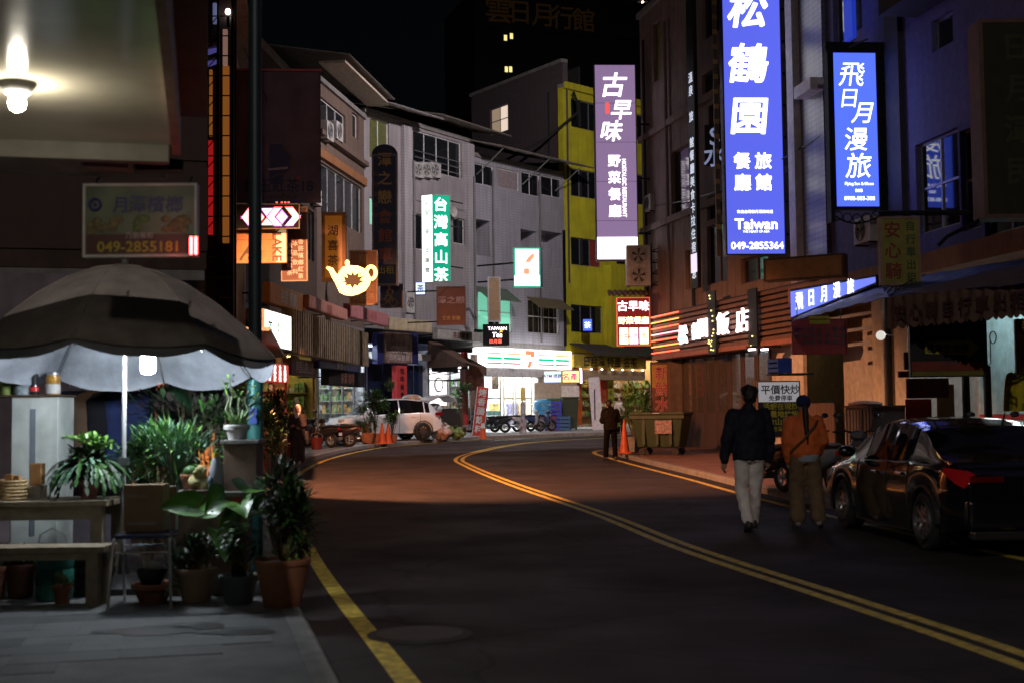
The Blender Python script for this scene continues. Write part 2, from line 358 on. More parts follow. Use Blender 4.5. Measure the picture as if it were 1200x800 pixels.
slab_m = M('paving_concrete', (.14,.142,.14), .8, var=.25, scale=3, bump=.4, stain=.35)
pavement('pavement_left', lk[:52], Vector((-16, 3)), slab_m)
pavement('pavement_far', lk[51:], Vector((-3, 16)), M('pavement_far_concrete', (.3,.3,.29), .8, var=.2, bump=.3))
rk = offset(right, .42)
brick_m = TILE('red_paving', (.21,.095,.07), (.08,.05,.04), .2, .1, .008, .75, .3)
n_ = brick_m.node_tree.nodes
for nn in n_:
    if nn.type == 'COMBXYZ':
        sp = [x for x in n_ if x.type == 'SEPXYZ'][0]; brick_m.node_tree.links.new(sp.outputs[0], nn.inputs[0]); brick_m.node_tree.links.new(sp.outputs[1], nn.inputs[1])
pavement('pavement_right', rk[8:], Vector((16, 2)), brick_m)
# paving slabs laid along the street in the foreground
sp_ = bpy.data.objects['pavement_left']; hd = Vector((-.236,.972)); rt = Vector((.972,.236)); O = Vector((-.98,6.7))
sm = [M('paving_slab_%d' % i, tuple(c*k for c in (.14,.146,.146)), .75, var=.15, scale=5, bump=.35, stain=.3) for i, k in enumerate((.68,.85,1,1.12))]
for r in range(9):
    for c in range(9):
        p = O + hd*(.85+r*.3) - rt*(.2+c*.6+(.3 if r % 2 else 0)+.3)
        if r < 2 and random.random() < .5: continue
        m = MB(); m.m = Matrix.Translation((p.x, p.y, .1135+random.uniform(0,.002))) @ Matrix.Rotation(math.radians(13.6), 4, 'Z')
        m.box(-.297, .297, -.147, .147, 0, .0055); m.build('slab', random.choice(sm), sp_)
wet = M('damp_concrete', (.045,.046,.047), .35, var=.3, scale=8)
for (sx_, sy_, rx_, ry_) in ((-2.35,8.35,.34,.16),(-1.75,8.25,.26,.1),(-2.05,8.5,.16,.12),(-3.6,8.0,.3,.07)):
    m = MB(); m.add([(sx_+rx_*math.cos(a_)*(1+.22*math.sin(3*a_+sx_)+.1*math.sin(7*a_)), sy_+ry_*math.sin(a_)*(1+.2*math.cos(4*a_)+.1*math.sin(9*a_)), .1245) for a_ in [2*math.pi*q/28 for q in range(28)]], [tuple(range(28))]); o = m.build('pavement_damp_patch', wet); struct(o)
mp = at(492, 741, 8.8)
mh = thing('manhole_cover', 'round grey manhole cover in the road beside the left yellow line', 'manhole', (mp.x, mp.y, 0))
MB().lathe([(.36,0),(.36,.006),(.3,.008)], 32).build('rim', M('manhole_rim',(.05,.045,.045),.8,bump=.4), mh)
m = MB(); m.lathe([(.295,0),(.295,.013)], 32)
m.build('lid', M('cast_iron', (.06,.055,.055), .6, 0, bump=.6, bscale=30), mh)
# ---------------------------------------------------------------- left: canopy shop in the foreground
cs = thing('canopy_shophouse', 'open fronted shop with a pale glossy ceiling and a round bulb lamp', 'shop', (-2.0,7.5,0), math.radians(13.6))
ceil_m = M('glossy_ceiling', (.78,.72,.56), .13, var=.06, scale=2, stain=.15)
n_ = ceil_m.node_tree.nodes; l_ = ceil_m.node_tree.links
tc_ = n_.new('ShaderNodeTexCoord'); mp_ = n_.new('ShaderNodeMapping'); mp_.inputs['Scale'].default_value = (.15, 1, 1); nz_ = n_.new('ShaderNodeTexNoise'); nz_.inputs['Scale'].default_value = 26; nz_.inputs['Detail'].default_value = 3
bp_ = n_.new('ShaderNodeBump'); bp_.inputs['Strength'].default_value = .16; bp_.inputs['Distance'].default_value = .008
l_.new(tc_.outputs['Object'], mp_.inputs[0]); l_.new(mp_.outputs[0], nz_.inputs['Vector']); l_.new(nz_.outputs['Fac'], bp_.inputs['Height']); l_.new(bp_.outputs[0], n_['Principled BSDF'].inputs['Normal'])
part_box('ceiling', ceil_m, cs, -7, 0, -10, 0, 3.1, 3.16)
part_box('fascia', M('fascia_paint', (.4,.3,.22), .6, stain=.5), cs, 0.002, .05, -10, .05, 3.05, 3.3)
part_box('ceiling_beam', M('ceiling_beam_paint', (.3,.28,.22), .5, stain=.2), cs, -7, -.02, .003, .1, 3.0, 3.18)
part_box('rear_ceiling', M('rear_ceiling_paint', (.3,.28,.23), .6, stain=.4), cs, -7, -.05, .1, .9, 3.06, 3.1)
part_box('roof', M('roof_sheet', (.1,.1,.1), .7), cs, -7.1, .2, -10, .11, 3.301, 3.36)
part_box('side_wall', dark_room, cs, -7.2, -7.0, -10, 6, 0, 3.1)
part_box('back_wall', mauve, cs, -7.0, -.55, 6.3, 6.42, .1, 3.0)
part_box('post', M('post_green_paint', (.03,.11,.1), .4, stain=.4), cs, -6.6, -6.5, .1, .2, .1, 3.06)
# ceiling lamp
lp = at(20, 122, 6.05); lp.z = 3.1
cl = thing('ceiling_lamp', 'white ceiling bulb lamp glowing under the glossy shop ceiling', 'lamp', lp)
MB().lathe([(.085,0),(.085,-.015),(.06,-.05),(.045,-.06)], 20).build('holder', white_p, cl, True)
MB().lathe([(.025,-.06),(.036,-.08),(.039,-.1),(.032,-.125),(.012,-.137)], 16).build('bulb', E('ceiling_bulb', (1,.92,.76), 210), cl, True)
c = at(150, 190, 7.9)
t = thing('fluorescent_fixture', 'unlit fluorescent fixture hanging below the pale ceiling', 'lamp', c, .35)
MB().prism([(-.32,.03),(.0,.03),(0,-.05),(-.26,-.05)], -.05, .05).build('reflector', M('fixture_mauve', (.3,.25,.25), .5), t)
MB().prism([(0,.04),(.33,.02),(.33,-.04),(.05,-.06)], -.06, .06).build('gear_box', black, t)
for x in (-.2, .2): MB().cyl((x,0,.03),(x,0,.32),.006).build('hanger', iron, t)
# betel nut sign
bn_g = M('betel_sign_green', (.16,.2,.13), .45, var=.5, scale=4); pl_t = M('purple_print', (.06,.05,.22), .5); yl_t = M('yellow_print', (.6,.5,.02), .5)
t, cv, wd, h, d = signbox('shop_sign', 'green betel nut sign with a phone number hung above the parasol', 'sign', (100,232,217,302), 8.15, bn_g, white_p,
  [('月', 142,241,20,pl_t,{'bold':.02}), ('潭檳榔',184,241,21,pl_t,{'bold':.008,'slant':.1}), ('乃姐檳榔',165,277,8,M('pale_print',(.5,.45,.45),.5)), ('049-2855181',163,290,17,yl_t,{'bold':.02,'sx':1.06})], d=.06, border=.014, rz=math.radians(2))
MB().torus((-.285,-.05,.335),.035,.009,'y').build('moon_emblem', pl_t, t); MB().ball((-.285,-.045,.335),.014,.006,.014).build('moon_emblem', pl_t, t)
part_box('lower_band', M('band_maroon', (.1,.03,.025), .5), t, -.34, .34, -.0395, -.0375, .02, .145)
for k, x in enumerate((-.22, .0, .22)):
    m = MB()
    for i in range(14 if k != 1 else 7): m.ball((x+random.uniform(-.09,.09)*(1 if k != 1 else .4), -.038, .2+random.uniform(-.035,.05)), .03, .004, .022, 8, 5)
    m.build('fruit_picture', M('fruit_print_%d' % (k % 2), ((.2,.16,.06),(.12,.2,.06))[k % 2], .5, var=.5, scale=30), t)
for x in (-.3, .3): MB().cyl((x,0,h),(x,.1,3.05-t.location.z),.008).build('hanger', iron, t)
c = at(226.5, 288, 8.0)
t = thing('red_warning_lamp', 'pair of glowing red tubes at the edge of the betel nut sign', 'lamp', c)
part_box('bracket', iron, t, -.03, .03, .02, .035, -.07, .07)
for x in (-.014, .016): MB().cyl((x,0,-.055),(x,0,.055),.0085).build('tube', E('red_tube', (1,.05,.05), 30), t, True)
# ---------------------------------------------------------------- left foreground: parasol, furniture, plants
def gpt(px, py, h=.12):
    """point on the pavement (raised by h) below a pixel"""
    Y = 8.0
    for _ in range(30):
        p = at(px, py, Y); Y = max(1, Y + (p.z-gz(Y)-h)*Y/1.6*.8)
    p = at(px, py, Y); return Vector((p.x, p.y, gz(p.y)+h))
UY = 10.3
c = at(145, 560, UY); uz = at(145, 312, UY).z; rimz = 1.95; ux = c.x; G = .116
um = thing('market_parasol', 'large grey brown market parasol with scalloped edge over the plant stall', 'parasol', (ux, UY, 0), 0)
cc = M('parasol_cloth', (.45,.4,.36), .8, bump=.2, bscale=25, stain=.3); ci = M('parasol_lining', (.28,.3,.34), .55, bump=.9, bscale=9, var=.3, scale=4)
def canopy(R, top, rim, val, sag):
    N = 80; rings = [[(0.001*math.cos(2*math.pi*j/N), .001*math.sin(2*math.pi*j/N), top) for j in range(N)]]
    for i in range(1, 11):
        t = i/10; ring = []
        for j in range(N):
            a = 2*math.pi*j/N; s = abs(math.sin(a*4)); r = R*t*(1-.045*s*t); z = top+(rim-top)*(t**1.75) - sag*s*t*(1-t*.4) - (.03*s*t**3)
            ring.append((r*math.cos(a), r*math.sin(a), z-.11*math.sin(a)*t))
        rings.append(ring)
    if val:
        ring = []
        for j in range(N):
            a = 2*math.pi*j/N; s = abs(math.sin(a*4)); r = R*(1-.045*s)*1.0; ring.append((r*math.cos(a), r*math.sin(a), rim-.03*s-val*(.3+.7*s)-.012*abs(math.sin(a*32))-.11*math.sin(a)))
        rings.append(ring)
    return MB().loft(rings, cap=False)
R = 1.22
o = canopy(R, uz, rimz, .0, .03).build('canopy', cc, um, 'all'); sol = o.modifiers.new('thick', 'SOLIDIFY'); sol.thickness = .004; sol.offset = 1
li = canopy(R*.985, uz-.03, rimz-.012, .075, .03).build('lining', ci, um, 'all')
for k in range(8):
    a = k*math.pi/4
    pts = [(R*.97*t*math.cos(a), R*.97*t*math.sin(a), uz-.05+(rimz-uz)*t**1.75-.11*math.sin(a)*t) for t in (.04,.25,.5,.75,1)]
    MB().tube(pts, .008, 6).build('rib', alum, um)
for k in range(8):
    a = k*math.pi/4+.004; MB().tube([(R*t*math.cos(a), R*t*math.sin(a), uz+.007+(rimz-uz)*t**1.75-.11*math.sin(a)*t) for t in (.03,.2,.4,.6,.8,.99)], .006, 5).build('seam', cc, um, True)
MB().cyl((0,0,G),(0,0,uz-.02),.019,n=14).build('pole', M('pole_enamel', (.6,.6,.62), .2, .5, var=.05), um, True)
MB().lathe([(.001,.05),(.03,.03),(.025,0),(.012,-.02)], 12, (0,0,uz+.02)).build('finial', alum, um, True)
MB().lathe([(.28,0),(.28,.05),(.2,.1),(.05,.14),(.03,.3)], 20, (0,0,G)).build('base', blk_pl, um, True)
MB().box(-.035,.035,-.04,.04,at(145,540,UY).z-.03,at(145,540,UY).z+.03).build('clamp', steel, um)
# bulb hanging under the parasol
b = at(173.5, 425, 10.05)
t = thing('hanging_bulb', 'bright white energy saving bulb hanging under the parasol', 'lamp', b)
MB().lathe([(.02,.115),(.045,.1),(.052,.06),(.06,-.04),(.05,-.075),(.02,-.085)], 16).build('bulb', E('parasol_bulb', (.86,.93,1), 340), t, True)
MB().lathe([(.022,.2),(.028,.19),(.028,.12),(.02,.115)], 12).build('socket', white_p, t, True)
MB().tube([(0,0,.2),(.02,.02,.26),(-.05,.05,.33)], .005, 6).build('cable', black, t)
# table and bench
def plank_table(name, label, cat, px1, Yf, htop, depth, wl, apron):
    p = at(px1, 600, Yf); t = thing(name, label, cat, (p.x, Yf, G), .0)
    nb = 4 if depth > .35 else 2
    for i in range(nb): y0 = depth*i/nb; part_box('plank', wood, t, -wl, .0+.01*(i % 2), y0+.004, y0+depth/nb-.004, htop-.045+.002*(i % 2), htop, bevel=.004)
    for x in (-.13, -wl+.05):
        for y in (.01, depth-.1): part_box('leg', wood, t, x, x+.09, y, y+.09, 0, htop-.046)
    part_box('apron', wood, t, -wl+.14, -.135, .02, .05, htop-.046-apron, htop-.047); part_box('apron', wood, t, -wl+.14, -.135, depth-.05, depth-.02, htop-.046-apron, htop-.047)
    return t
plank_table('wooden_table', 'weathered plank table holding the trailing cactus and bamboo basket', 'table', 125, 9.95, .74, .62, 1.9, .1)
plank_table('wooden_bench', 'low weathered plank bench in front of the table', 'bench', 121, 9.42, .44, .3, 1.8, .05)
# stool
chair_m = M('brushed_chrome', (.72,.72,.74), .3, .55, var=.05)
p = at(163, 700, 9.3); st = thing('metal_chair', 'chrome framed folding chair with dark blue seat', 'chair', (p.x, 9.35, G), .06)
o = part_box('seat', M('blue_vinyl', (.03,.04,.1), .25), st, -.2, .2, .0, .36, .5, .535, bevel=.015)
for s in (-1, 1):
    MB().tube([(s*.225,-.06,0),(s*.2,.0,.48),(s*.19,.04,.515),(s*.19,.34,.515)], .011, 8).build('front_leg', chair_m, st, True)
    MB().tube([(s*.215,.42,0),(s*.19,.2,.49),(s*.18,.1,.5)], .011, 8).build('rear_leg', chair_m, st, True)
    MB().tube([(s*.18,.35,.5),(s*.175,.4,.62),(s*.17,.43,.86)], .011, 8).build('back_post', chair_m, st, True)
MB().box(-.17,.17,.40,.43,.68,.86).build('backrest', M('brown_vinyl', (.1,.065,.04), .5), st, bevel=.01)
MB().tube([(-.21,.02,.4),(.21,.02,.4)], .009, 8).build('stretcher', chrome, st); MB().tube([(-.21,.36,.42),(.21,.36,.42)], .009, 8).build('stretcher', chrome, st)
card = M('cardboard', (.3,.2,.11), .85, bump=.15)
t = thing('cardboard_box', 'brown printed cardboard box sitting on the folding chair', 'box', (p.x-.01, 9.48, G+.54), .05)
MB().box(-.16,.13,0,.22,0,.34).build('carton', card, t, bevel=.003); MB().box(-.13,.08,-.003,-.001,.05,.07).build('stripe', M('pale_print2',(.4,.35,.28),.7), t)
MB().box(-.165,.135,-.004,.1,.335,.345).build('flap', card, t)
mb = MB(); put_text(mb, 'hakusai', -.06, .27, .05, -.004, .01); mb.build('lettering', M('pale_print2'), t)
# pots and plants ------------------------------------------------
def pot(parent, mat, r0, r1, h, rim=.018, n=28):
    MB().lathe([(r0*.98,0),(r0,.004),(r0+(r1-r0)*.55,h*.55),(r1*.97,h-rim*2.2),(r1+rim*.3,h-rim*2.1),(r1+rim*.5,h-.008),(r1+rim*.2,h),(r1-.012,h),(r1-.02,h-.05)], n).build('pot', mat, parent, True)
    MB().lathe([(.001,h-.035),(r1-.022,h-.03)], n, cap=False).build('soil', soil, parent)
def leafq(mb, base, d, ln, wd, droop=.3, seg=3, up=None):
    """a curved leaf blade as a strip of quads with a mid fold"""
    d = Vector(d).normalized(); side = d.cross(Vector((0,0,1)))
    side = side.normalized() if side.length > .01 else Vector((1,0,0))
    p = Vector(base); vs = []; prof = [.25, 1, .85, .05] if seg == 3 else [.3, .9, 1, .75, .35, .03]
    k = len(prof)
    for i in range(k):
        f = i/(k-1); wv = wd*prof[i]*.5; lift = Vector((0,0,1))*wv*.35
        vs += [p-side*wv+lift, p, p+side*wv+lift]; d = (d+Vector((0,0,-droop/k*2*f))).normalized(); p = p+d*ln/(k-1)
    mb.add(vs, [q for i in range(k-1) for q in ((i*3, i*3+1, i*3+4, i*3+3), (i*3+1, i*3+2, i*3+5, i*3+4))])
def bush(parent, mats, c, rx, ry, rz, n, ln, wd, droop=.5, outward=.8, name='foliage'):
    mbs = [MB() for _ in mats]; lobes = [(Vector((random.gauss(0,.42),random.gauss(0,.42),random.uniform(-.55,.7))), random.uniform(.3,.55)) for _ in range(9)]
    for i in range(n):
        lc, lr = random.choice(lobes); q = Vector((random.gauss(0,1),random.gauss(0,1),random.gauss(0,1))).normalized()*lr*random.uniform(.4,1)+lc
        pos = Vector((c[0]+q.x*rx, c[1]+q.y*ry, c[2]+q.z*rz)); d = q*outward+Vector((random.uniform(-.5,.5),random.uniform(-.5,.5),random.uniform(-.2,.6)))
        leafq(random.choice(mbs), pos, d, ln*random.uniform(.6,1.2), wd*random.uniform(.7,1.2), droop)
    for mb, m in zip(mbs, mats):
        if mb.f: mb.build(name, m, parent, 'all')
def stems(parent, base, c, n, rx, rz, r=.006, mat=None):
    mb = MB()
    for i in range(n):
        e = Vector((c[0]+random.uniform(-rx,rx), c[1]+random.uniform(-rx,rx), c[2]+random.uniform(-.2,.8)*rz)); b = Vector(base)+Vector((random.uniform(-.02,.02),random.uniform(-.02,.02),0))
        mb.tube([b, (b+e)/2+Vector((random.uniform(-.04,.04),random.uniform(-.04,.04),.02)), e], [r, r*.8, r*.4], 5)
    mb.build('stem', mat or stem_m, parent)
def grass(parent, mat, base, n, ln, wd, spread=.9, name='foliage'):
    mb = MB()
    for i in range(n):
        a = random.uniform(0, 2*math.pi); k = random.uniform(.15, spread)
        leafq(mb, (base[0]+.03*math.cos(a), base[1]+.03*math.sin(a), base[2]), (math.cos(a)*k, math.sin(a)*k, 1), ln*random.uniform(.6,1.1), wd, random.uniform(.6,1.8), seg=5)
    mb.build(name, mat, parent, 'all')
def potted(label, px, py, h, r0, r1, ph, mat, kind, name='potted_plant', rise=.12, size=1, mats=None, loc=None):
    p = loc or gpt(px, py, rise)
    t = thing(name, label, 'plant', p); pot(t, mat, r0, r1, ph)
    return t, ph
# big leaf plant in the grey pot
t, ph = potted('large leaved green plant in a grey pot at the pavement edge', 280, 706, 0, .1, .145, .21, grey_pot, None)
MB().tube([(0,0,ph-.04),(.0,.0,ph+.1),(-.03,0,ph+.2)], [.06,.055,.04], 10).build('trunk', M('fibrous_trunk', (.16,.08,.035), .9, bump=.8, bscale=80), t, True)
def bigleaf(parent, top, d, ln, wd, tilt, mat):
    """heart shaped blade with a thick midrib, its own petiole"""
    k = 9; d = Vector(d).normalized(); side = d.cross(Vector((.15,-.75,.66))).normalized(); up = side.cross(d)
    mb = MB(); vs = []
    for i in range(k):
        f = i/(k-1); wv = wd*.5*(math.sin(math.pi*min(1,(f*.93+.07))**.62)**.9); c_ = Vector(top)+d*ln*(f-.25)+up*(.06*math.sin(f*2.2)*ln)+Vector((0,0,-tilt*f*f*ln))
        for s in (-1,-.5,0,.5,1): vs.append(c_+side*wv*s+up*(abs(s)**1.5*wv*.3-.012*(1-abs(s)))+d*(-.18*wd*abs(s) if f < .3 else 0))
    mb.add(vs, [(i*5+j, i*5+j+1, i*5+6+j, i*5+5+j) for i in range(k-1) for j in range(4)])
    o = mb.build('leaf', mat, parent, 'all'); return o
bl = M('big_leaf_green', (.09,.24,.03), .35, var=.25, scale=12, bump=.15, bscale=20)
for (lx, lz, dx, dy, ln, wd, tl) in [(-.36,.72,-1,-.35,.28,.24,.12),(-.12,.78,-.5,-1,.24,.26,.5),(.03,.74,.5,-1,.26,.26,.5),(-.07,.52,.15,-1,.3,.3,.75),(.18,.7,1,-.4,.3,.18,.2),(-.2,.68,-.8,.5,.28,.22,.3),(.06,.84,.2,.8,.28,.24,.3),(-.02,.62,-.6,-.9,.24,.22,.6)]:
    top = (lx, dy*.05-.04, lz); bigleaf(t, top, (dx, dy, .1), ln, wd, tl, bl)
    MB().tube([(-.03,0,ph+.18),(lx*.4,0,ph+.18+(lz-ph)*.45),top], [.011,.009,.006], 6).build('leaf_stalk', M('stalk_green', (.1,.2,.05), .5), t)
bush(t, [leaf_y], (.06,-.02,ph+.02), .08,.06,.03, 30, .06, .03)
# tan pot, terracotta pot
t, ph = potted('tan clay pot with a small leafy shrub beside the folding chair', 230, 704, 0, .1, .15, .25, tan_pot, None)
bush(t, [leaf_d, leaf, leaf_p], (0,.02,ph+.1), .2,.18,.14, 420, .07,.028); stems(t, (0,0,ph-.03), (0,0,ph+.1), 12, .12,.1)
bush(t, [leaf_b], (-.17,-.02,ph-.04), .1,.1,.2, 110, .045,.03)
t, ph = potted('broad terracotta pot with a tall dark bush at the kerb corner', 331, 709, 0, .135, .2, .34, terra, None)
bush(t, [leaf_d, leaf, leaf_d], (0,.05,ph+.27), .27,.24,.33, 1500, .12,.022, .9); bush(t, [leaf_p, leaf_d], (-.02,.1,ph+.52), .16,.16,.2, 200, .12,.03); stems(t, (0,0,ph-.03), (0,.03,ph+.3), 26, .22,.3)
bush(t, [leaf2, leaf_y], (.02,-.05,ph+.02), .17,.1,.04, 70, .06,.025)
# pots under the chair and bench
t, ph = potted('wide shallow terracotta bowl planter under the folding chair', 163, 700, 0, .1, .15, .15, terra, None, loc=Vector((p.x+.01, 9.62, G)))
q = thing('bowl_planter', 'small black bowl with a pale stone inside the terracotta planter', 'planter', (p.x+.0, 9.62, G+.155))
MB().lathe([(.06,-.03),(.1,.04),(.115,.1),(.105,.1),(.09,.05)], 20).build('bowl', blk_pl, q, True); MB().ball((.01,0,.11),.06,.05,.05).build('stone', M('pale_stone', (.4,.42,.42), .8, bump=.5), q, True)
gb = M('green_barrel', (.03,.2,.15), .45, stain=.2)
pb = at(64, 690, 9.85); t = thing('plastic_barrel', 'turquoise plastic barrel under the plank table', 'barrel', (pb.x, 9.85, G))
MB().lathe([(.12,0),(.135,.02),(.14,.1),(.133,.12),(.142,.14),(.142,.22),(.134,.24),(.143,.26),(.14,.36),(.13,.36),(.12,.3)], 28).build('shell', gb, t, True); MB().torus((0,0,.36),.138,.008,'z').build('lip', gb, t, True)
MB().tube([(-.13,-.03,.34),(-.09,-.06,.5),(0,-.07,.55),(.09,-.06,.5),(.13,-.03,.34)], .005, 6).build('handle', steel, t, True)
t, ph = potted('small orange pot with a seedling in front of the turquoise barrel', 73, 700, 0, .05, .065, .14, terra, None, loc=Vector((at(73,690,9.62).x, 9.62, G))); bush(t, [leaf_y, leaf2], (0,0,ph+.02), .07,.06,.04, 40, .06,.025)
for i, (x, l) in enumerate(((8,'dark terracotta pot at the left edge under the bench'),(24,'dark terracotta pot beside the turquoise barrel'))):
    t, ph = potted(l, x, 690, 0, .09, .12, .26, terra, None, loc=Vector((at(x,690,9.9+i*.12).x-(.12 if i == 0 else 0), 9.9+i*.12, G))); bush(t, [leaf_d], (0,0,ph+.06), .13,.12,.08, 160, .08,.03)
t = thing('storage_crate', 'black plastic crate on the floor behind the bench', 'crate', (at(95,650,10.05).x, 10.12, G))
for i in range(5): MB().box(-.2,.2,-.15,.15,.002+i*.075,.05+i*.075).build('band', blk_pl, t)
for sx in (-.19,.15):
    for sy in (-.14,.1): MB().box(sx,sx+.04,sy,sy+.04,0,.36).build('corner', blk_pl, t)
# things on the table
TZ = G+.742
b = at(14, 580, 10.15); t = thing('bamboo_basket', 'round woven bamboo basket on the left end of the table', 'basket', (b.x, 10.15, TZ))
for i in range(6): MB().torus((0,0,.012+i*.027),.105+.003*(i % 2),.0135,'z',28,6).build('weave_band', M('bamboo', (.4,.27,.12), .7, var=.3, scale=30), t, True)
MB().lathe([(.001,.01),(.09,.01)],20,cap=False).build('floor', M('bamboo'), t); part_box('wood_block', wood_o, t, -.05,.01,-.03,.03,.1,.2); part_box('wood_block', wood_o, t, .015,.06,-.02,.04,.1,.19)
b = at(43, 575, 10.3); t = thing('wooden_crate', 'little wooden box between the basket and the trailing cactus', 'box', (b.x, 10.3, TZ)); part_box('upper_box', wood_o, t, -.04,.05,-.05,.05,.11,.28, bevel=.004); part_box('lower_box', wood, t, -.06,.06,-.07,.07,0,.105, bevel=.004)
b = at(103, 580, 10.2)
t, ph = potted('trailing christmas cactus in a pink pot on the table', 0, 0, 0, .06, .09, .15, pink_pot, None, loc=Vector((b.x, 10.22, TZ))); mbs = [MB(), MB(), MB()]
for i in range(120):
    a = random.uniform(0, 2*math.pi); d = Vector((math.cos(a)*1.25, math.sin(a)*.7, random.uniform(.2,1.0))); pos = Vector((0,0,ph+.08)); n = random.randint(4,7)
    for k in range(n):
        leafq(mbs[i % 3], pos, d, .075, .034, .1); pos = pos+d.normalized()*.066; d = (d.normalized()+Vector((0,0,-.36))).normalized()+Vector((random.uniform(-.12,.12),random.uniform(-.12,.12),0))
for mb, m in zip(mbs, (leaf_b, leaf_d, leaf)): mb.build('foliage', m, t, 'all')
bush(t, [leaf2], (.06,-.02,ph+.3), .14,.1,.06, 130, .06,.04); bush(t, [leaf_d], (0,.02,ph+.14), .2,.16,.12, 300, .08,.035)
# white cabinet with jars
b = at(40, 545, 10.8); czt = at(40, 462, 10.8).z
cab = thing('white_cabinet', 'tall white metal cabinet with grey strip behind the basket', 'cabinet', (b.x, 10.8, G))
part_box('carcass', M('cabinet_white', (.62,.66,.62), .5, stain=.2), cab, -.195,.195,0,.4,0,czt-G-.02, bevel=.006); part_box('shelf_top', woodd, cab, -.45,.21,-.02,.42,czt-G-.018,czt-G); part_box('grey_strip', M('grey_plastic', (.2,.22,.26), .5), cab, -.035,.01,-.004,0,.4,czt-G-.12)
jl = [('clear jar with red lid at the left edge of the cabinet top', -.3, .055, .17, (.2,.25,.08)), ('wide clear jar with red lid on the white cabinet', -.17, .07, .17, (.25,.3,.32)), ('dark narrow bottle with a red label on the cabinet top', -.06, .035, .21, (.02,.02,.02)), ('orange and white tin at the right end of the cabinet top', .1, .06, .19, (.5,.25,.04))]
for i, (l, x, r, hh, colr) in enumerate(jl):
    t = thing('storage_jar', l, 'jar', (b.x+x, 10.95, czt), 0, 'jars on the cabinet'); 
    MB().lathe([(r*.95,0),(r,.01),(r,hh*.8),(r*.8,hh*.86),(r*.8,hh*.9)], 18).build('body', M('jar_%d' % i, colr, .12, var=.5, scale=25), t, True)
    MB().lathe([(r*.86,hh*.87),(r*.86,hh),(.001,hh)], 18).build('lid', red_p if i < 3 else alum, t, True)
    if i == 2: MB().lathe([(r+.002,.03),(r+.002,.07)], 18, cap=False).build('sticker', E('red_sticker_glow', (.5,.02,.02), .2), t)  # red sticker given a faint glow of its own
    if i == 3: MB().lathe([(r+.002,.01),(r+.002,.09)], 18, cap=False).build('sticker', white_p, t)
# clothes rail
rz0 = at(100, 445, 12.2).z; r0, r1 = at(58,445,12.2).x, at(178,445,12.2).x
rk_ = thing('clothes_rail', 'dark metal clothes rail under the parasol behind the cabinet', 'clothes rail', ((r0+r1)/2, 12.2, G)); hl = (r1-r0)/2
MB().tube([(-hl,0,0),(-hl,0,rz0-G),(hl,0,rz0-G),(hl,0,0)], .014, 8).build('frame', iron, rk_, True)
for x in (-hl, hl): MB().cyl((x,-.25,.02),(x,.25,.02),.014).build('foot', iron, rk_)
for i, (px, colr, l, nm) in enumerate([(70,(.16,.02,.02),'dark red shirt hanging on the clothes rail','shirt'),(82,(.03,.035,.1),'blue shirt hanging beside the red one on the rail','shirt'),(94,(.012,.014,.03),'black top with a pale collar on the clothes rail','shirt'),(113,(.16,.1,.06),'brown jacket hanging on the clothes rail','jacket'),(130,(.01,.01,.016),'black coat hanging on the clothes rail near the pole','coat'),(151,(.03,.05,.17),'blue coat at the right end of the clothes rail','coat')]):
    t = thing('hanging_garment', l, nm, (at(px,445,12.2).x, 12.2, rz0), math.radians(55-8*i), 'clothes on the rail')
    rings = []
    for z, a, bb in ((-.1,.05,.03),(-.13,.16,.045),(-.2,.24,.06),(-.35,.23,.075),(-.55,.22,.08),(-.78,.24,.085)):
        rings.append([(a*math.cos(2*math.pi*j/24), (bb+.012*math.sin(j*2.1+z*9))*math.sin(2*math.pi*j/24), z) for j in range(24)])
    MB().loft(rings).build('garment', M('cloth_%d' % i, colr, .85, bump=.4, bscale=12), t, True)
    m = MB(); m.tube([(0,0,-.1),(0,0,-.03),(.02,0,.0),(.0,0,.022),(-.02,0,.005)], .004, 6); m.tube([(-.19,0,-.17),(0,0,-.09),(.19,0,-.17)], .005, 6); m.build('hanger', steel, t)
# planter counter with rock etc
pc = gpt(254, 690); cw = .3
cn = thing('plant_stand', 'worn wooden plant counter with grey slab top and red corner', 'stand', (pc.x, 9.95, G)); th_ = at(254,576,9.95).z-G
part_box('carcass', M('worn_wood', (.2,.13,.085), .8, scale=4, bump=.4, stain=.6), cn, -cw+.02, cw-.03, .02, .4, 0, th_-.04); part_box('slab', conc, cn, -cw, cw, 0, .44, th_-.04, th_, bevel=.005); part_box('red_corner', red_p, cn, cw-.1, cw-.04, .012, .019, .2, th_-.042)
bx0 = thing('wooden_box', 'upright wooden box standing on the plant counter', 'box', (at(281,570,10.12).x, 10.12, G+th_)); bh = at(281,515,10.12).z-G-th_
part_box('carcass', M('worn_wood'), bx0, -.13,.13,.0,.25,0,bh-.03, bevel=.004); part_box('slab', conc, bx0, -.15,.15,-.02,.27,bh-.03,bh, bevel=.004)
t, ph = potted('white pot with a spindly plant on top of the wooden box', 0,0,0,.065,.095,.12, M('white_pot',(.5,.5,.48),.5), None, loc=Vector((at(277,515,10.2).x, 10.22, G+th_+bh)))
for (dx, dz) in ((-.1,.3),(-.06,.36),(.02,.22),(.1,.28),(.15,.2)):
    MB().tube([(0,0,ph-.02),(dx*.9,0,ph+dz*.4),(dx*.6,.0,ph+dz*.7),(dx,0,ph+dz)], [.008,.007,.006,.005], 6).build('stem', M('pale_stem',(.2,.26,.14),.6), t); bush(t, [leaf2], (dx,0,ph+dz), .04,.04,.03, 14, .05,.02)
grass(t, leaf2, (0,0,ph-.02), 60, .16, .012)
t = thing('scholar_rock', 'pale yellow craggy ornamental rock on the plant counter', 'rock', (at(231,572,10.0).x, 10.02, G+th_)); m = MB()
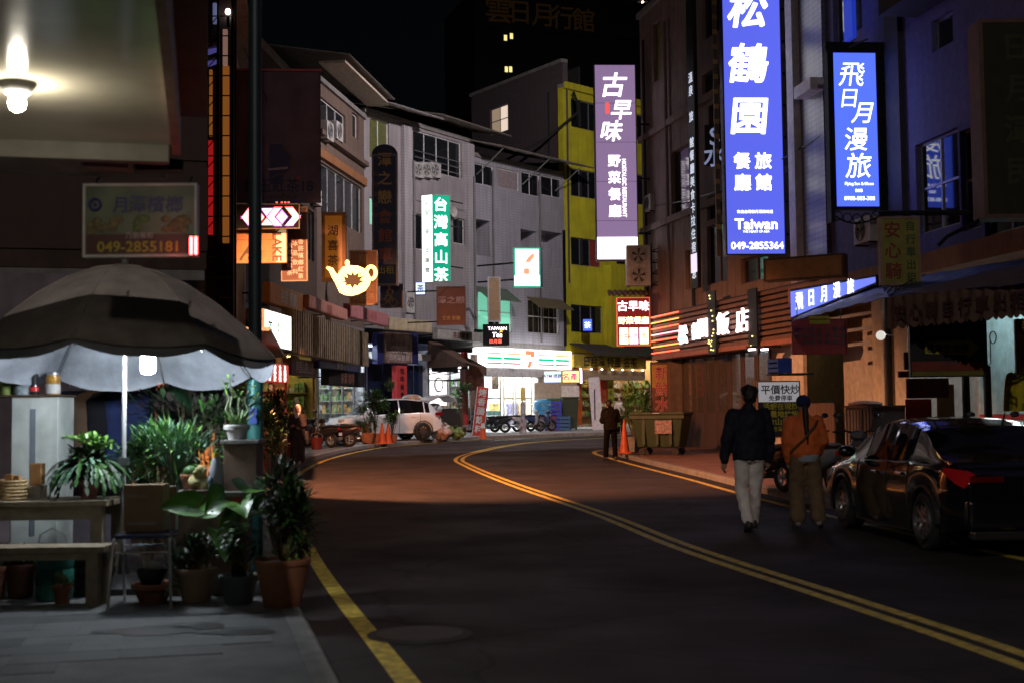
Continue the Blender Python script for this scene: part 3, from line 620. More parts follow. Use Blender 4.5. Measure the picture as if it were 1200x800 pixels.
for i in range(26):
    f = random.random(); m.ball((random.uniform(-.09,.09)*(1-f*.75)+.03*f, random.uniform(-.05,.05)*(1-f*.6), f*.17+.02), random.uniform(.025,.045)*(1-f*.35), None, None, 8, 6)
MB().lathe([(.11,0),(.12,.012),(.09,.02)],16).build('plinth', woodd, t); o = m.build('stone', M('yellow_rock', (.45,.4,.18), .8, bump=.8, bscale=50), t, 'all'); rm = o.modifiers.new('r','REMESH'); rm.mode='VOXEL'; rm.voxel_size=.012; rm.use_smooth_shade=True
t, ph = potted('small terracotta pot with a cactus behind the yellow rock', 0,0,0,.05,.07,.13, terra, None, loc=Vector((at(222,570,10.15).x, 10.18, G+th_))); MB().ball((0,0,ph+.02),.06,.06,.05).build('cactus', leaf, t, True)
t = thing('plastic_bottle', 'white plastic jug with yellow cap beside the wooden box', 'jug', (at(253,572,10.05).x, 10.05, G+th_), .3); MB().lathe([(.05,0),(.06,.02),(.06,.15),(.03,.24),(.022,.27)], 14).build('body', M('milky_plastic',(.4,.42,.48),.4), t, True); MB().lathe([(.026,.27),(.026,.3),(.001,.3)],12).build('cap', M('cap_yellow',(.6,.55,.05),.4), t)
t = thing('ceramic_figurine', 'tiny blue and white figurine beside the yellow rock', 'figurine', (at(246,572,9.98).x, 9.99, G+th_)); MB().lathe([(.02,0),(.026,.02),(.014,.05),(.024,.08),(.018,.11),(.001,.125)],12).build('body', M('blue_white_glaze',(.25,.32,.42),.2,var=.6,scale=40), t, True)
# shrubs behind
def shrub(label, px, py, Y, rx, rz, mats, n, ln, wd, droop=.5, name='shrub', blades=0):
    b = at(px, py, Y); t = thing(name, label, 'plant', (b.x, Y, gz(Y)+.116)); cz = b.z-gz(Y)-.116
    stems(t, (0,0,0), (0,0,cz), 14, rx*.7, rz, .008); bush(t, mats, (0,0,cz), rx, rx*.8, rz, n, ln, wd, droop)
    if blades: grass(t, mats[0], (0,0,cz-rz*.6), blades, rz*2.2, .03)
    return t
shrub('pale green spider plant clump behind the plant counter', 205, 535, 10.6, .42, .24, [leaf_b, leaf, leaf2], 900, .15, .022, 1.2, blades=60)
shrub('leafy shrub behind the umbrella pole', 172, 545, 10.9, .32, .22, [leaf, leaf_b, leaf_d], 600, .09, .04)
shrub('dark purple leaved shrub behind the spider plant', 235, 492, 11.6, .42, .24, [leaf_p, leaf_d], 700, .1, .045)
shrub('dark feathery shrub against the mauve wall', 175, 485, 12.6, .3, .28, [leaf_d, leaf_p], 600, .1, .03)
t = thing('banana_plant', 'dark upright broad leaved plant beside the mauve wall', 'plant', (at(222,500,12.4).x, 12.4, .116))
for k in range(6): a = k*1.1; leafq_ = bigleaf(t, (.12*math.cos(a)*1.4, .1*math.sin(a), 1.25+.1*(k % 3)), (.5*math.cos(a), .5*math.sin(a), 1.2), .75, .2, .1, M('banana_leaf',(.025,.09,.04),.45)); MB().tube([(0,0,0),(.08*math.cos(a),.05*math.sin(a),1.1)],[.02,.01],6).build('leaf_stalk', leaf_d, t)
shrub('hedge plant with pale buds beside the teal post', 258, 500, 11.2, .28, .26, [leaf_d, leaf_p, leaf], 500, .08, .03)
shrub('dark bush on the pavement beyond the teal post', 316, 508, 24, .26, .55, [leaf_d, leaf], 450, .16, .06)
shrub('orange lit creeper above the parasol edge', 264, 455, 16, .36, .36, [M('creeper_leaf',(.16,.12,.04),.6), leaf_d], 500, .12, .06)
# teal post
Yp = 11.3; pp = at(299, 690, Yp); t = thing('steel_post', 'tall round teal steel post rising past the parasol', 'post', (pp.x, Yp, G)); tz = at(299, 410, Yp).z-G
MB().cyl((0,0,0),(0,0,tz),.072,.07,16).build('lower_tube', M('post_teal',(.05,.2,.19),.4,.2,stain=.5), t, True); MB().cyl((0,0,tz),(0,0,6.2),.06,.058,16).build('upper_tube', M('post_dark',(.02,.035,.04),.5,.3,stain=.3), t, True); MB().lathe([(.09,0),(.09,.03),(.074,.03)],18).build('flange', iron, t)
MB().box(-.03,.03,-.085,-.072,at(305,487,Yp).z-G-.07,at(305,487,Yp).z-G+.07).build('blue_tag', blue_pl, t); MB().ball((.06,-.07,at(307,534,Yp).z-G),.013).build('marker_light', E('amber_marker',(1,.7,.25),14), t, True)
# ---------------------------------------------------------------- left: arcade building, lattice sign, street lamp
ab = thing('arcade_building', 'dark brown upper storey building with rusty boards above the parasol', 'building', (-3.35,14,0), math.radians(13.6))
def rowed(mb, x0, x1, y0, y1, z0, z1): mb.box(x0, x1, y0, y1, z0, z1)
part_box('wall', brownw, ab, -9, 0, 0, 7.2, 3.1, 13.5)
for i in range(10): part_box('wall_board', M('rust_board',(.05,.018,.011),.7,stain=.4), ab, -2.2, .012, -.03, -.002, 3.3+i*1.0, 4.24+i*1.0)
part_box('arcade_ceiling', conc, ab, -9, -.02, -.02, 7.15, 2.98, 3.09)
for y in (0.6, 6.7): part_box('column', conc, ab, -.45, -.1, y, y+.4, .1, 2.98)
# vertical sign box seen edge on with lattice tower
TW = 24.5; sl = at(256, 330, TW); t = thing('lattice_sign_tower', 'tall black steel lattice sign tower with a red light strip', 'sign frame', (sl.x, TW, 1.6)); kk = TW/F
for x in (236,257,274):
    for y in (-.12, .12): MB().cyl(((x-256)*kk,y,0),((x-256)*kk,y,9.6),.03,n=6).build('upright', iron, t)
for i in range(24):
    z = .2+i*.39; m = MB(); m.cyl((-20*kk,-.12,z),(18*kk,-.12,z),.014,n=5); m.build('rung', iron, t)
    m = MB(); m.cyl((-20*kk,-.12,z),(1*kk,-.12,z+.39),.011,n=5); m.build('brace', iron, t)
part_box('sign_back', M('dark_sign_side',(.03,.02,.025),.5), t, -17*kk, 17.5*kk, .06,.11,.0,9.6)
zz_ = lambda py: at(250,py,TW).z-1.6
part_box('red_light_strip', E('red_strip',(.8,.02,.025),.35), t, -12*kk,-7*kk,-.02,.05,zz_(275),zz_(165))
part_box('amber_edge_glow', E('amber_strip',(.6,.2,.035),.3), t, 5*kk,12*kk,-.02,.05,zz_(285),zz_(78)); part_box('mauve_edge_glow', E('mauve_strip',(.45,.25,.2),.4), t, 5*kk,10*kk,-.02,.05,zz_(77),zz_(35)); part_box('pale_edge_glow', E('amber_strip'), t, -11*kk,-8*kk,-.02,.05,zz_(160),zz_(82))  # lamplight on the sign edges, put into emission
for i in range(4): MB().prism([(-13*kk,zz_(78-i*7)),(-2*kk,zz_(74-i*7)),(-2*kk,zz_(70-i*7)),(-13*kk,zz_(72-i*7))], .0, .06).build('pennant', E('violet_pennant',(.16,.14,.55),.3) if i % 2 == 0 else M('pale_sign_side',(.35,.3,.25),.5), t)
part_box('blue_light_strip', E('blue_strip',(.2,.25,.5),.3), t, -7*kk,-3*kk,-.02,.05,zz_(28),zz_(4))
# orange lit pilaster building between lattice and banner
F1 = Fac((250,27.5), (288,40))
b1 = thing('narrow_shophouse', 'narrow shophouse with orange lit edge behind the lattice sign', 'building', F1.o, F1.rz)
wall_mesh(F1.L, 3.4, 11.6, []).build('wall', beige, b1)
part_box('pilaster', M('pilaster_render',(.5,.36,.2),.8,stain=.5), b1, -.25, .02, -.04, .3, 0, 11.7)
part_box('roof_slab', conc, b1, -.3, F1.L+.1, -.5, 6, 11.7, 11.9); part_box('end_wall', brownw, b1, -.2, 0, .3, 6, 0, 11.6)
part_box('canopy', corr, b1, -.2, F1.L, -1.2, -.002, 3.3, 3.38)
# street lamps
def light_in(parent, loc, aim, power, col, size, blend=.3, soft=.09):
    ld = bpy.data.lights.new('lamp_light','SPOT'); ld.energy = power; ld.color = col; ld.spot_size = math.radians(size); ld.spot_blend = blend; ld.shadow_soft_size = soft
    lo = bpy.data.objects.new('light', ld); COL.objects.link(lo); lo.parent = parent; lo.location = loc
    lo.rotation_euler = (Vector(aim)-parent.location-Vector(loc)).to_track_quat('-Z','Y').to_euler(); return lo
def lamp_head(t, x, y, z, col, nm, s=1):
    MB().ball((x,y,z+.1*s),.3*s,.13*s,.07*s).build('lamp_head', M('lamp_grey',(.25,.25,.25),.5), t, True); MB().lathe([(.001,-.03*s),(.1*s,-.015*s),(.12*s,.02*s)],16,(x,y,z+.06*s)).build('lens', E('lens_'+nm,col,25), t, True)
t = thing('street_lamp', 'sodium street lamp behind the black lattice sign tower', 'street lamp', (-6.45,25.25,.1))
MB().tube([(0,0,0),(0,0,3),(0,0,7.2)], [.085,.07,.05], 12).build('pole', iron, t, True); MB().tube([(0,0,7.2),(.15,-.03,7.45),(.35,-.1,7.5)], .035, 8).build('arm', iron, t, True)
lamp_head(t, .45, -.1, 7.4, (1,.5,.2), 'sodium'); light_in(t, (.45,-.1,7.36), (-4.2,29.5,0), 14000, (1,.39,.17), 119, .35)
t = thing('street_lamp', 'street lamp standing on the left kerb behind the viewpoint', 'street lamp', (-1.2,-7,.1))
MB().tube([(0,0,0),(0,0,3),(0,0,11.1)], [.085,.07,.05], 12).build('pole', iron, t, True); MB().tube([(0,0,11.1),(.4,0,11.35),(1.1,0,11.4)], .035, 8).build('arm', iron, t, True)
lamp_head(t, 1.3, 0, 11.3, (1,.93,.85), 'near'); light_in(t, (1.3,0,11.26), (1,4,0), 2400, (1,.88,.82), 152, .4)
p = at(753, 4, 47.6); t = thing('wall_floodlight', 'pinkish floodlight high on the corner of the peach hotel', 'lamp', p)
lamp_head(t, 0, 0, 0, (1,.7,.6), 'flood', .7); MB().tube([(.1,.05,.1),(.3,.3,.25),(.6,.6,.25)], .035, 8).build('arm', iron, t, True); light_in(t, (0,0,-.06), (0,62,1), 7000, (1,.88,.92), 150, .5)
p = at(267, 14, 24.4); t = thing('tower_lamp', 'small warm lamp at the top of the lattice sign tower', 'lamp', p)
MB().ball((0,0,0),.05,.04,.06).build('bulb', E('tower_bulb',(1,.8,.62),18), t, True); MB().cyl((0,.02,-.3),(0,.02,-.05),.03,n=8).build('socket', iron, t)
# ---------------------------------------------------------------- hanging signs on the left
bk = M('black_sign',(.012,.011,.012),.8,spec=.15)
ban = M('banner_cloth',(.12,.09,.13),.75,var=.3,scale=1.5); bnav = M('banner_navy',(.02,.025,.09),.6); ink = M('ink_navy',(.02,.02,.07),.6)
t, cv, wd, h, d = signbox('cloth_banner', 'large dim banner with navy bottle picture and 18 at its foot', 'banner', (278,376,84,238), 34.5, ban, iron,
   [('紅玉紅茶18',327,218,17,ink,{'bold':.02,'sx':.93}), ('日月潭紅玉紅茶十八號',328,231,4,ink)], d=.05, border=.02, rz=math.radians(4))
part_box('top_bar', M('red_bar',(.4,.08,.08),.5), t, -wd/2-.03, wd/2+.03, -.06, .05, h, h+.06)
m = MB(); m.prism([(-.25,.5),(.12,.5),(.12,.72),(.3,.95),(.3,1.3),(.1,1.6),(-.25,1.6)], -.034, -.032); m.build('bottle_picture', bnav, t)
MB().prism([(-.3,.93),(.25,.99),(.22,.92),(-.28,.88)], -.037, -.035).build('label_picture', M('pale_banner',(.35,.28,.33),.6), t); part_box('seal', red_p, t, .48,.56,-.034,-.032,.63,.72)
MB().tube([(.1,-.036,1.5),(.35,-.036,1.3),(.38,-.036,1.0),(.2,-.036,.8),(-.2,-.036,.7)], .02, 6).build('swirl_picture', M('swirl_gold',(.14,.09,.05),.6), t)
# LED arrows
LY = 33
t, cv, wd, h, d = signbox('led_display', 'scrolling pink white LED arrow display under the banner', 'LED sign', (276,352,240,269), LY, bk, black, d=.14, border=.02)
pk = E('led_pink',(1,.62,.62),2.2); k = wd/76
def lx(px, py): return ((px-314)*k, (269-py)*k)
m = MB()
for cx, s in ((292,-1),(322,-1),(344,1)):
    for y0, y1 in ((244.5,255),(264.5,255)): m.prism([lx(cx-s*8,y0),lx(cx+s*0,y0),lx(cx+s*8,y1),lx(cx+s*0.5,y1)] if y0 < y1 else [lx(cx+s*.5,y1),lx(cx+s*8,y1),lx(cx,y0),lx(cx-s*8,y0)], -.08, -.074)
m.prism([lx(304,247),lx(310,255),lx(304,263)], -.08,-.074); m.prism([lx(307,245),lx(320,245),lx(313,253)],-.08,-.074); m.prism([lx(307,264),lx(320,264),lx(313,257)],-.08,-.074); m.prism([lx(325,255),lx(331,248),lx(337,255),lx(331,262)],-.08,-.074)
m.build('led_arrow', pk, t)
ol = MB(); ol2 = MB()
for i, (v0, f0) in enumerate(m.adds):
    v1 = m.adds[i+1][0] if i+1 < len(m.adds) else len(m.v); pts = m.v[v0:v1]; h_ = len(pts)//2; cx_ = sum(p[0] for p in pts)/len(pts); cz_ = sum(p[2] for p in pts)/len(pts)
    (ol if i % 2 else ol2).prism([(cx_+(p[0]-cx_)*1.22, cz_+(p[2]-cz_)*1.3) for p in pts[:h_]], -.0792+.0002*i, -.0768)
ol.build('led_arrow', E('led_violet',(.35,.12,1),1.6), t); ol2.build('led_arrow', E('led_rose',(1,.08,.12),1.8), t); m = MB()
for px in (296,324,330,334,338): m.prism([lx(px,238.5),lx(px+2,238.5),lx(px+2,237),lx(px,237)],-.08,-.06)
m.build('red_led', E('led_red',(1,.05,.04),4), t)
m = MB(); m.cyl((-.5,.1,h),(-.5,.1,h+.3),.03); m.cyl((.4,.1,h),(.4,.1,h+.3),.03); m.build('hanger', iron, t)
# wooden kana sign
t, cv, wd, h, d = signbox('wooden_sign', 'orange plank sign with brush strokes and LAKE lettering', 'sign', (266,337,268,309), LY+.4, M('plank_back',(.3,.13,.04),.6), wood, [('LAKE',325.5,290,15,M('dark_red_print',(.12,.03,.02),.6),{'rot':-math.pi/2,'bold':.03,'y':-.082}), ('N',325.5,272,13,M('dark_red_print'),{'rot':-math.pi/2,'bold':.03,'y':-.082})], d=.12, border=.012)
for i in range(3): part_box('plank', wood_o, t, -wd/2+.02, wd/2-.3, -.078, -.068, h*(i/3)+.012, h*((i+1)/3)-.008)
part_box('pale_strip', E('pale_strip',(.8,.5,.3),.5), t, wd/2-.285, wd/2-.02, -.078, -.066, .02, h-.02)
lettering(t, [('ん',293,296,22,woodd,{'bold':.05,'slant':.2}),('へ',287,272,10,woodd,{'bold':.05})], cv, y=-.083)
# menu board
mp_ = M('pale_print')
t, cv, wd, h, d = signbox('menu_sign', 'dim brown vertical sign with columns of small characters', 'sign', (330,361,243,330), 34, M('menu_brown',(.09,.035,.025),.6), M('menu_frame',(.2,.16,.14),.5), [('檳榔飲料茶',340,288,6.5,mp_,{'v':8}),('冰品飲料',346.5,286,6.5,mp_,{'v':11}),('香菸檳榔紅茶',353,284,6.5,mp_,{'v':8})], d=.12)
MB().ball((0,-.066,.95*h-.3),.16,.004,.12).build('emblem', M('menu_emblem',(.2,.12,.04),.6), t)
# orange vertical sign
dk = M('brown_ink',(.1,.03,.01),.6)
t, cv, wd, h, d = signbox('vertical_sign', 'tall orange sign with three brown characters left of the teapot', 'sign', (378,406,250,330), 38, E('orange_dim',(.42,.14,.008),.22), M('orange_frame',(.3,.1,.02),.5), [('湖喜茶',391,271,13,dk,{'v':17.5,'bold':.02})], d=.3, border=.1)
# brown sign behind the teapot
gi = M('gold_ink',(.4,.2,.05),.5)
t, cv, wd, h, d = signbox('square_sign', 'brown orange sign with faint gold characters behind the glowing teapot', 'sign', (410,443,294,358), 41, M('sienna_panel',(.26,.075,.02),.5), M('sienna_frame',(.5,.25,.12),.5), [('翔',426,304,11,gi),('茶軒',427,338,10,gi,{'v':12}),('烏龍',418,338,8,gi,{'v':10}),('紅茶',436,338,8,gi,{'v':10})], d=.22, border=.04)
# teapot
TY = 36.5; tp = at(413, 328, TY); k = TY/F
t = thing('teapot_neon_sign', 'glowing yellow white teapot sign with a maple leaf', 'neon sign', tp)
em = E('teapot_glow',(1,.7,.22),2.6)
def tpx(px, py): return ((px-413)*k, (328-py)*k)
body = [tpx(*q) for q in ((398,343),(404,346),(412,347),(420,345),(428,341),(433,334),(435,327),(432,320),(427,315),(420,312),(408,311),(402,313),(398,318),(396,322),(393,319),(390,314),(384,312),(382,314),(386,318),(389,325),(393,332))]
lf = [tpx(*q) for q in ((400,330),(405,330),(403,324),(408,326),(406,320),(412,323),(413,319),(416,323),(421,320),(420,325),(426,324),(422,329),(427,330),(421,333),(420,336),(416,334),(413,339),(411,334),(405,335),(406,332))]
MB().prism(body, -.06, .06).build('body', em, t); MB().tube([(*[tpx(430,318)[0]],0,tpx(430,318)[1])]+[(tpx(435+5.5*math.cos(a),320+7.5*math.sin(a))[0],0,tpx(435+5.5*math.cos(a),320+7.5*math.sin(a))[1]) for a in [math.radians(x) for x in range(-140,150,24)]], .055, 8).build('handle', em, t, True)
MB().ball((tpx(407,308)[0],0,tpx(407,308)[1]),.07,.06,.09).build('lid_knob', em, t, True); MB().prism(lf, -.075, -.061).build('maple_leaf', M('leaf_cutout',(.05,.03,.01),.6), t)
MB().cyl((tpx(407,300)[0],.0,tpx(407,304)[1]),(tpx(407,270)[0],.0,tpx(407,270)[1]),.02).build('hanger', steel, t)
# navy vertical sign and cyclist
gd = M('gold_sign_ink',(.5,.33,.12),.5); rdk = M('red_sign_ink',(.3,.08,.05),.5); ylk = M('yellow_sign_ink',(.55,.45,.05),.5)
nv = M('navy_sign',(.012,.012,.075),.45)
t, cv, wd, h, d = signbox('vertical_sign', 'very tall navy sign with rounded top and gold characters', 'sign', (437,467,182,335), 44, nv, M('navy_frame',(.22,.18,.2),.5), [('潭之戀',452,188,17,gd,{'v':22,'bold':.025}),('會館車',452,255,17,rdk,{'v':22,'bold':.03}),('出租',453,317,10,ylk,{'v':0}),('日月潭民宿',441,205,5,rdk,{'v':12})], d=.3, border=.06)
N_ = 14; arc = [(wd/2*math.cos(math.pi*i/N_), h+.35*math.sin(math.pi*i/N_)) for i in range(N_+1)]
MB().prism(arc, -.15, .15).build('rounded_top', nv, t)
t, cv, wd, h, d = signbox('bicycle_sign', 'navy square sign with a golden cyclist', 'sign', (446,473,333,361), 45, nv, M('navy_frame'), d=.2, border=.03); k = 45/F
m = MB()
def cp(px, py): return ((px-459.5)*k, (361-py)*k)
gm = M('cyclist_gold',(.4,.28,.14),.5)
for a, r in (((449.5,354),3.6),((461.5,355),4.2)): q = cp(*a); m.torus((q[0],-.112,q[1]),r*k,.018,'y',20,5)
for pl in (((450,353),(454,346),(459,347),(461,354)),((457,337.5),(454,343),(458,348),(455,355)),((456,339),(461,341),(460,345)),((453,355),(456,351))):
    m.tube([(cp(*q)[0],-.112,cp(*q)[1]) for q in pl], .035, 6)
q = cp(456.5,335.8); m.ball((q[0],-.112,q[1]),.055,.02,.055,10,6); m.build('cyclist_picture', gm, t)
# green and white tea sign: two lit faces meeting at a corner
GY = 50
t, cv, wd, h, d = signbox('vertical_lightbox', 'bright green lightbox sign with five white characters', 'lit sign', (507,528,229,330), GY, E('green_face',(0,.30,.17),1.0), M('sign_side',(.5,.5,.5),.5), [('台灣高山茶',517,240,17,E('green_sign_white',(.85,1,.93),1.6),{'v':20.5,'bold':.03})], d=.1, border=.015, rz=math.radians(12))
o = part_box('white_face', E('tea_white_face',(.82,1,.92),2.6), t, -wd/2-.004, -wd/2-.001, .0, .5, .0, h)
m = MB(); m.box(-.42,0,-.05,.05,0,h); m.m = None
wf = MB(); wf.m = Matrix.Translation((-wd/2-.006,-.05,0)) @ Matrix.Rotation(math.radians(-38),4,'Z'); wf.box(-.46,0,.0,.08,0,h); bpy.data.objects.remove(o); wf.build('white_face', E('tea_white_face',(.82,1,.92),2.6), t)
mb = MB(); mb.m = Matrix.Translation((-wd/2-.006,-.05,0)) @ Matrix.Rotation(math.radians(-38),4,'Z')
for i, ch in enumerate('阿里山高山茶專賣'): put_text(mb, ch, -.23, h-.3-i*.38, .24, -.006, .02)
mb.build('lettering', M('faint_green_ink',(.3,.12,.14),.5), t)
part_box('foot_panel', M('sign_foot',(.45,.42,.3),.5), t, -wd/2, wd/2, -.055, -.051, .0, .22)
m = MB(); 
for z in (.6, 2.2, 3.2): m.cyl((wd/2,.02,z),(wd/2+.6,.6,z),.03,n=6)
m.build('bracket', iron, t)
signbox('small_lightbox', 'small blue white lightbox left of the green tea sign foot', 'lit sign', (487,499,331,346), 52, E('bluewhite',(.55,.65,1),1.4), iron, [('茶',493,338,8,navy_p)], d=.2, border=.02)
t, cv, wd, h, d = signbox('square_sign', 'dark red brown sign below the green tea lightbox', 'sign', (512,546,336,381), 51, M('maroon_panel',(.13,.03,.015),.5), M('maroon_frame',(.12,.06,.05),.5), [('潭之戀',529,352,9,M('pink_ink',(.35,.2,.2),.5),{'sx':1.2}),('客房.餐廳',529,373,5,gi)], d=.2, border=.03)
m = MB(); m.cyl((-wd/2,.1,h*.9),(-wd/2-1.2,.4,h*.9),.03,n=6); m.cyl((-wd/2,.1,.15),(-wd/2-1.2,.4,.15),.03,n=6); m.build('bracket', iron, t)
# ---------------------------------------------------------------- left and far buildings
tileW = TILE('white_tile', (.46,.44,.46), (.33,.32,.33), .3, .14, .014)
tileG = TILE('grey_tile', (.42,.41,.46), (.3,.29,.32), .3, .14, .014)
tilePk = TILE('pink_tile', (.36,.33,.34), (.29,.27,.28), .3, .14, .014)
def ac_unit(label, loc, rz, w=.8, h=.6, d=.32, fans=1):
    t = thing('air_conditioner', label, 'air conditioner', loc, rz, 'outdoor air conditioner units')
    part_box('casing', M('ac_casing',(.5,.49,.47),.5,stain=.5), t, -w/2, w/2, -d, 0, 0, h, bevel=.015)
    for i in range(fans):
        zc = h*(i+.5)/fans; r = min(w*.36, h/fans*.42); x = -.06 if fans == 1 else 0
        f = MB().lathe([(r,-.012),(r,.004),(r*.93,.004),(r*.93,-.012)], 24, (x,-d-.004,zc), 'y', cap=False).build('fan_ring', M('ac_grille',(.2,.2,.2),.5), t)
        m = MB()
        for q in range(1, 5): m.torus((x,-d-.006,zc), r*q/5, .006, 'y', 20, 4)
        for q in range(5): a = q*2*math.pi/5; m.prism([(x,zc),(x+r*.8*math.cos(a),zc+r*.8*math.sin(a)),(x+r*.8*math.cos(a+.5),zc+r*.8*math.sin(a+.5))], -d-.003, -d-.001)
        m.build('fan', M('fan_dark',(.05,.05,.05),.5), f)
    m = MB()
    for x in (-w*.4, w*.4): m.prism([(x-.015,-.0),(x+.015,0),(x+.015,-.04),(x-.015,-.04)], -d, .0)
    m.build('bracket', iron, t)
    return t
def facade(name, label, fac, mat, top_px, holes, frame, glass, z0=3.6, roof=None, depth=.22, sides=6, cat='building', x0=0, L=None):
    t = thing(name, label, cat, fac.o, fac.rz); L = L or fac.L
    z1 = fac.uv(*top_px)[1]; hs = [(*fac.rect(*h[:4]), *h[4:]) for h in holes]
    wall_mesh(L, z0, z1, [h[:4] for h in hs], depth, x0).build('wall', mat, t)
    for h in hs:
        kind = h[4] if len(h) > 4 else 2
        if kind == 'r':    # balcony recess: a niche with its own back wall and glazed door
            part_box('balcony_back', mat, t, h[0], h[1], 1.1, 1.15, h[2]-.05, h[3]+.05); part_box('balcony_floor', conc, t, h[0], h[1], depth, 1.1, h[2]-.1, h[2]-.002); part_box('balcony_ceiling', mat, t, h[0], h[1], depth, 1.1, h[3], h[3]+.05)
            part_box('balcony_side', mat, t, h[0]-.05, h[0], depth, 1.1, h[2], h[3]); part_box('balcony_side', mat, t, h[1], h[1]+.05, depth, 1.1, h[2], h[3])
            window(t, h[0]+.15, h[0]+(h[1]-h[0])*.62, h[2]+.05, h[3]-.3, frame, glass, 2, 1, y=1.05)
        else: window(t, *h[:4], frame, h[5] if len(h) > 5 else glass, kind, h[6] if len(h) > 6 else 1, y=.14)
    part_box('end_wall', mat, t, x0-.02, x0+.2, .01, sides, z0, z1); part_box('end_wall', mat, t, L-.2, L+.02, .01, sides, z0, z1)
    part_box('roof_slab', conc, t, x0-.05, L+.05, -.12, sides, z1, z1+.2)
    part_box('floor_slab', conc, t, x0, L, .01, sides, z0-.25, z0-.002)
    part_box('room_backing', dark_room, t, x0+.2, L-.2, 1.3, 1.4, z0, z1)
    return t, z1
def sheet_roof(parent, x0, x1, zf, zb, yf, yb, mat, pitch=.18, name='awning_roof'):
    n = max(4, int((x1-x0)/pitch*2)); top = []; 
    for i in range(n+1): x = x0+(x1-x0)*i/n; dz = .03*(1 if i % 2 else -1); top.append((x, dz))
    m = MB(); m.add([(x, yf, zf+dz) for x, dz in top]+[(x, yb, zb+dz) for x, dz in top], [(i, i+1, i+n+2, i+n+1) for i in range(n)])
    o = m.build(name, mat, parent); s = o.modifiers.new('thick','SOLIDIFY'); s.thickness = .02; return o
# block behind the banner
FB = Fac((286,40),(372,50))
t, z1 = facade('shophouse', 'brown shophouse behind the banner and the LED display', FB, brownw, (330,80), [(296,326,120,170,3),(296,330,225,300,3),(340,368,240,300,3)], alum, glassd, z0=4.9)
part_box('ledge', wood_o, t, 0, FB.L, -.5, -.002, 4.3, 4.7)
F2 = Fac((372,50),(428,57))
t, z1 = facade('shophouse', 'cream shophouse with overhanging roof and dark window bands left of the navy sign', F2, cream, (400,118), [(376,405,125,158,3),(413,420,134,162,1),(376,424,205,262,5)], white_p, glassd, z0=5.0)
sheet_roof(t, -.2, F2.L+.2, z1+.9, z1+2.0, -1.4, 5, corr); part_box('soffit', M('soffit_paint',(.5,.42,.33),.7,stain=.4), t, -.1, F2.L+.1, -1.2, -.13, z1+.6, z1+.7); part_box('sill_band', M('orange_band',(.3,.13,.05),.7,stain=.4), t, 0, F2.L, -.15, -.002, F2.uv(400,192)[1]-.35, F2.uv(400,192)[1]); part_box('sill_band', cream, t, 0, F2.L, -.25, -.002, F2.uv(400,172)[1]-.2, F2.uv(400,172)[1])
for i, px in enumerate((387,398)): u, v = F2.uv(px, 165, .3); ac_unit(('air conditioner on the cream wall nearest the banner','air conditioner on the cream wall under the window band')[i], F2.world(u, v, .0), F2.rz, .9, .75)
u, v = F2.uv(376, 240, .4); ac_unit('air conditioner low beside the banner edge', F2.world(u, v), F2.rz, .8, .6)
F3 = Fac((428,57),(555,64))
t3, z1 = facade('shophouse', 'white tiled shophouse behind the green tea lightbox', F3, tilePk, (490,150), [(433,456,140,188,2,M('green_window',(.12,.13,.05),.2)),(484,541,160,203,4),(531,545,256,286,1),(433,447,232,264,1,E('green_lit_window',(.3,.75,.5),.35)),(476,498,250,292,2)], white_p, glassd, z0=5.2, roof=1)
sheet_roof(t3, -.1, F3.L*.42, F3.uv(452,142,.0)[1]+.2, F3.uv(452,128)[1]+1.2, -1.9, 3, M('pale_corrugated',(.42,.4,.4),.5,.3,stain=.4)); sheet_roof(t3, F3.L*.43, F3.L+1.2, z1+.35, z1+1.7, -1.7, 4, corr)
part_box('pilaster', tileW, t3, F3.uv(475,300)[0]-.3, F3.uv(475,300)[0]+.3, -.22, -.002, 5.2, z1-.1); part_box('pilaster', tileW, t3, F3.uv(549,300)[0]-.3, F3.uv(549,300)[0]+.3, -.22, -.002, 5.2, z1-.1)
part_box('balcony_front', tilePk, t3, F3.uv(478,215)[0], F3.uv(545,215)[0], -.06, -.002, F3.uv(510,240)[1], F3.uv(510,206)[1])
m = MB(); a, b = F3.uv(484,190)[0], F3.uv(541,190)[0]; zz = F3.uv(510,192)[1]
for i in range(3): m.cyl((a,-.12,zz-.25+i*.3),(b,-.12,zz-.25+i*.3),.02,n=6)
m.build('window_rail', alum, t3)
for i, px in enumerate((491,501,511)): u, v = F3.uv(px, 208, .3); ac_unit('%s of the three air conditioners under the four pane window' % ('leftmost','middle','rightmost')[i], F3.world(u, v), F3.rz, .8, .7)
u, v = F3.uv(482,367,.3); ac_unit('air conditioner beside the cyclist sign above the shop fascia', F3.world(u, v), F3.rz, .7, 1.0)
u, v = F3.uv(536,248,.5); sd_ = thing('satellite_dish', 'small grey satellite dish on the white tiled wall', 'satellite dish', F3.world(u,v,.3), F3.rz); MB().lathe([(.001,.1),(.15,.07),(.28,0),(.29,.01),(.15,.09),(.001,.12)],20,(0,0,0),'y').build('dish', M('ac_casing'), sd_, True); MB().tube([(0,.1,0),(0,.3,-.3)],.02,6).build('arm', iron, sd_)
F4 = Fac((555,64),(664,70))
t4, z1 = facade('tiled_apartment', 'white tiled apartment block with balconies above the convenience store', F4, tileG, (610,196), [(556,579,193,217,2),(583,609,199,222,1,M('mauve_panel',(.3,.25,.26),.6)),(611,633,203,229,2),(634,662,208,231,2),(556,574,258,300,'r'),(610,629,270,303,'r'),(634,661,272,314,'r'),(560,600,343,388,3,[E('mint_window',(.25,.8,.55),.55),glassd,E('mint_window',(.25,.8,.55),.55)],2),(618,655,352,391,2,glassb,2)], white_p, glassd, z0=4.6)
sheet_roof(t4, -.3, F4.L+.2, z1+.25, z1+1.9, -2.0, 4, corr)
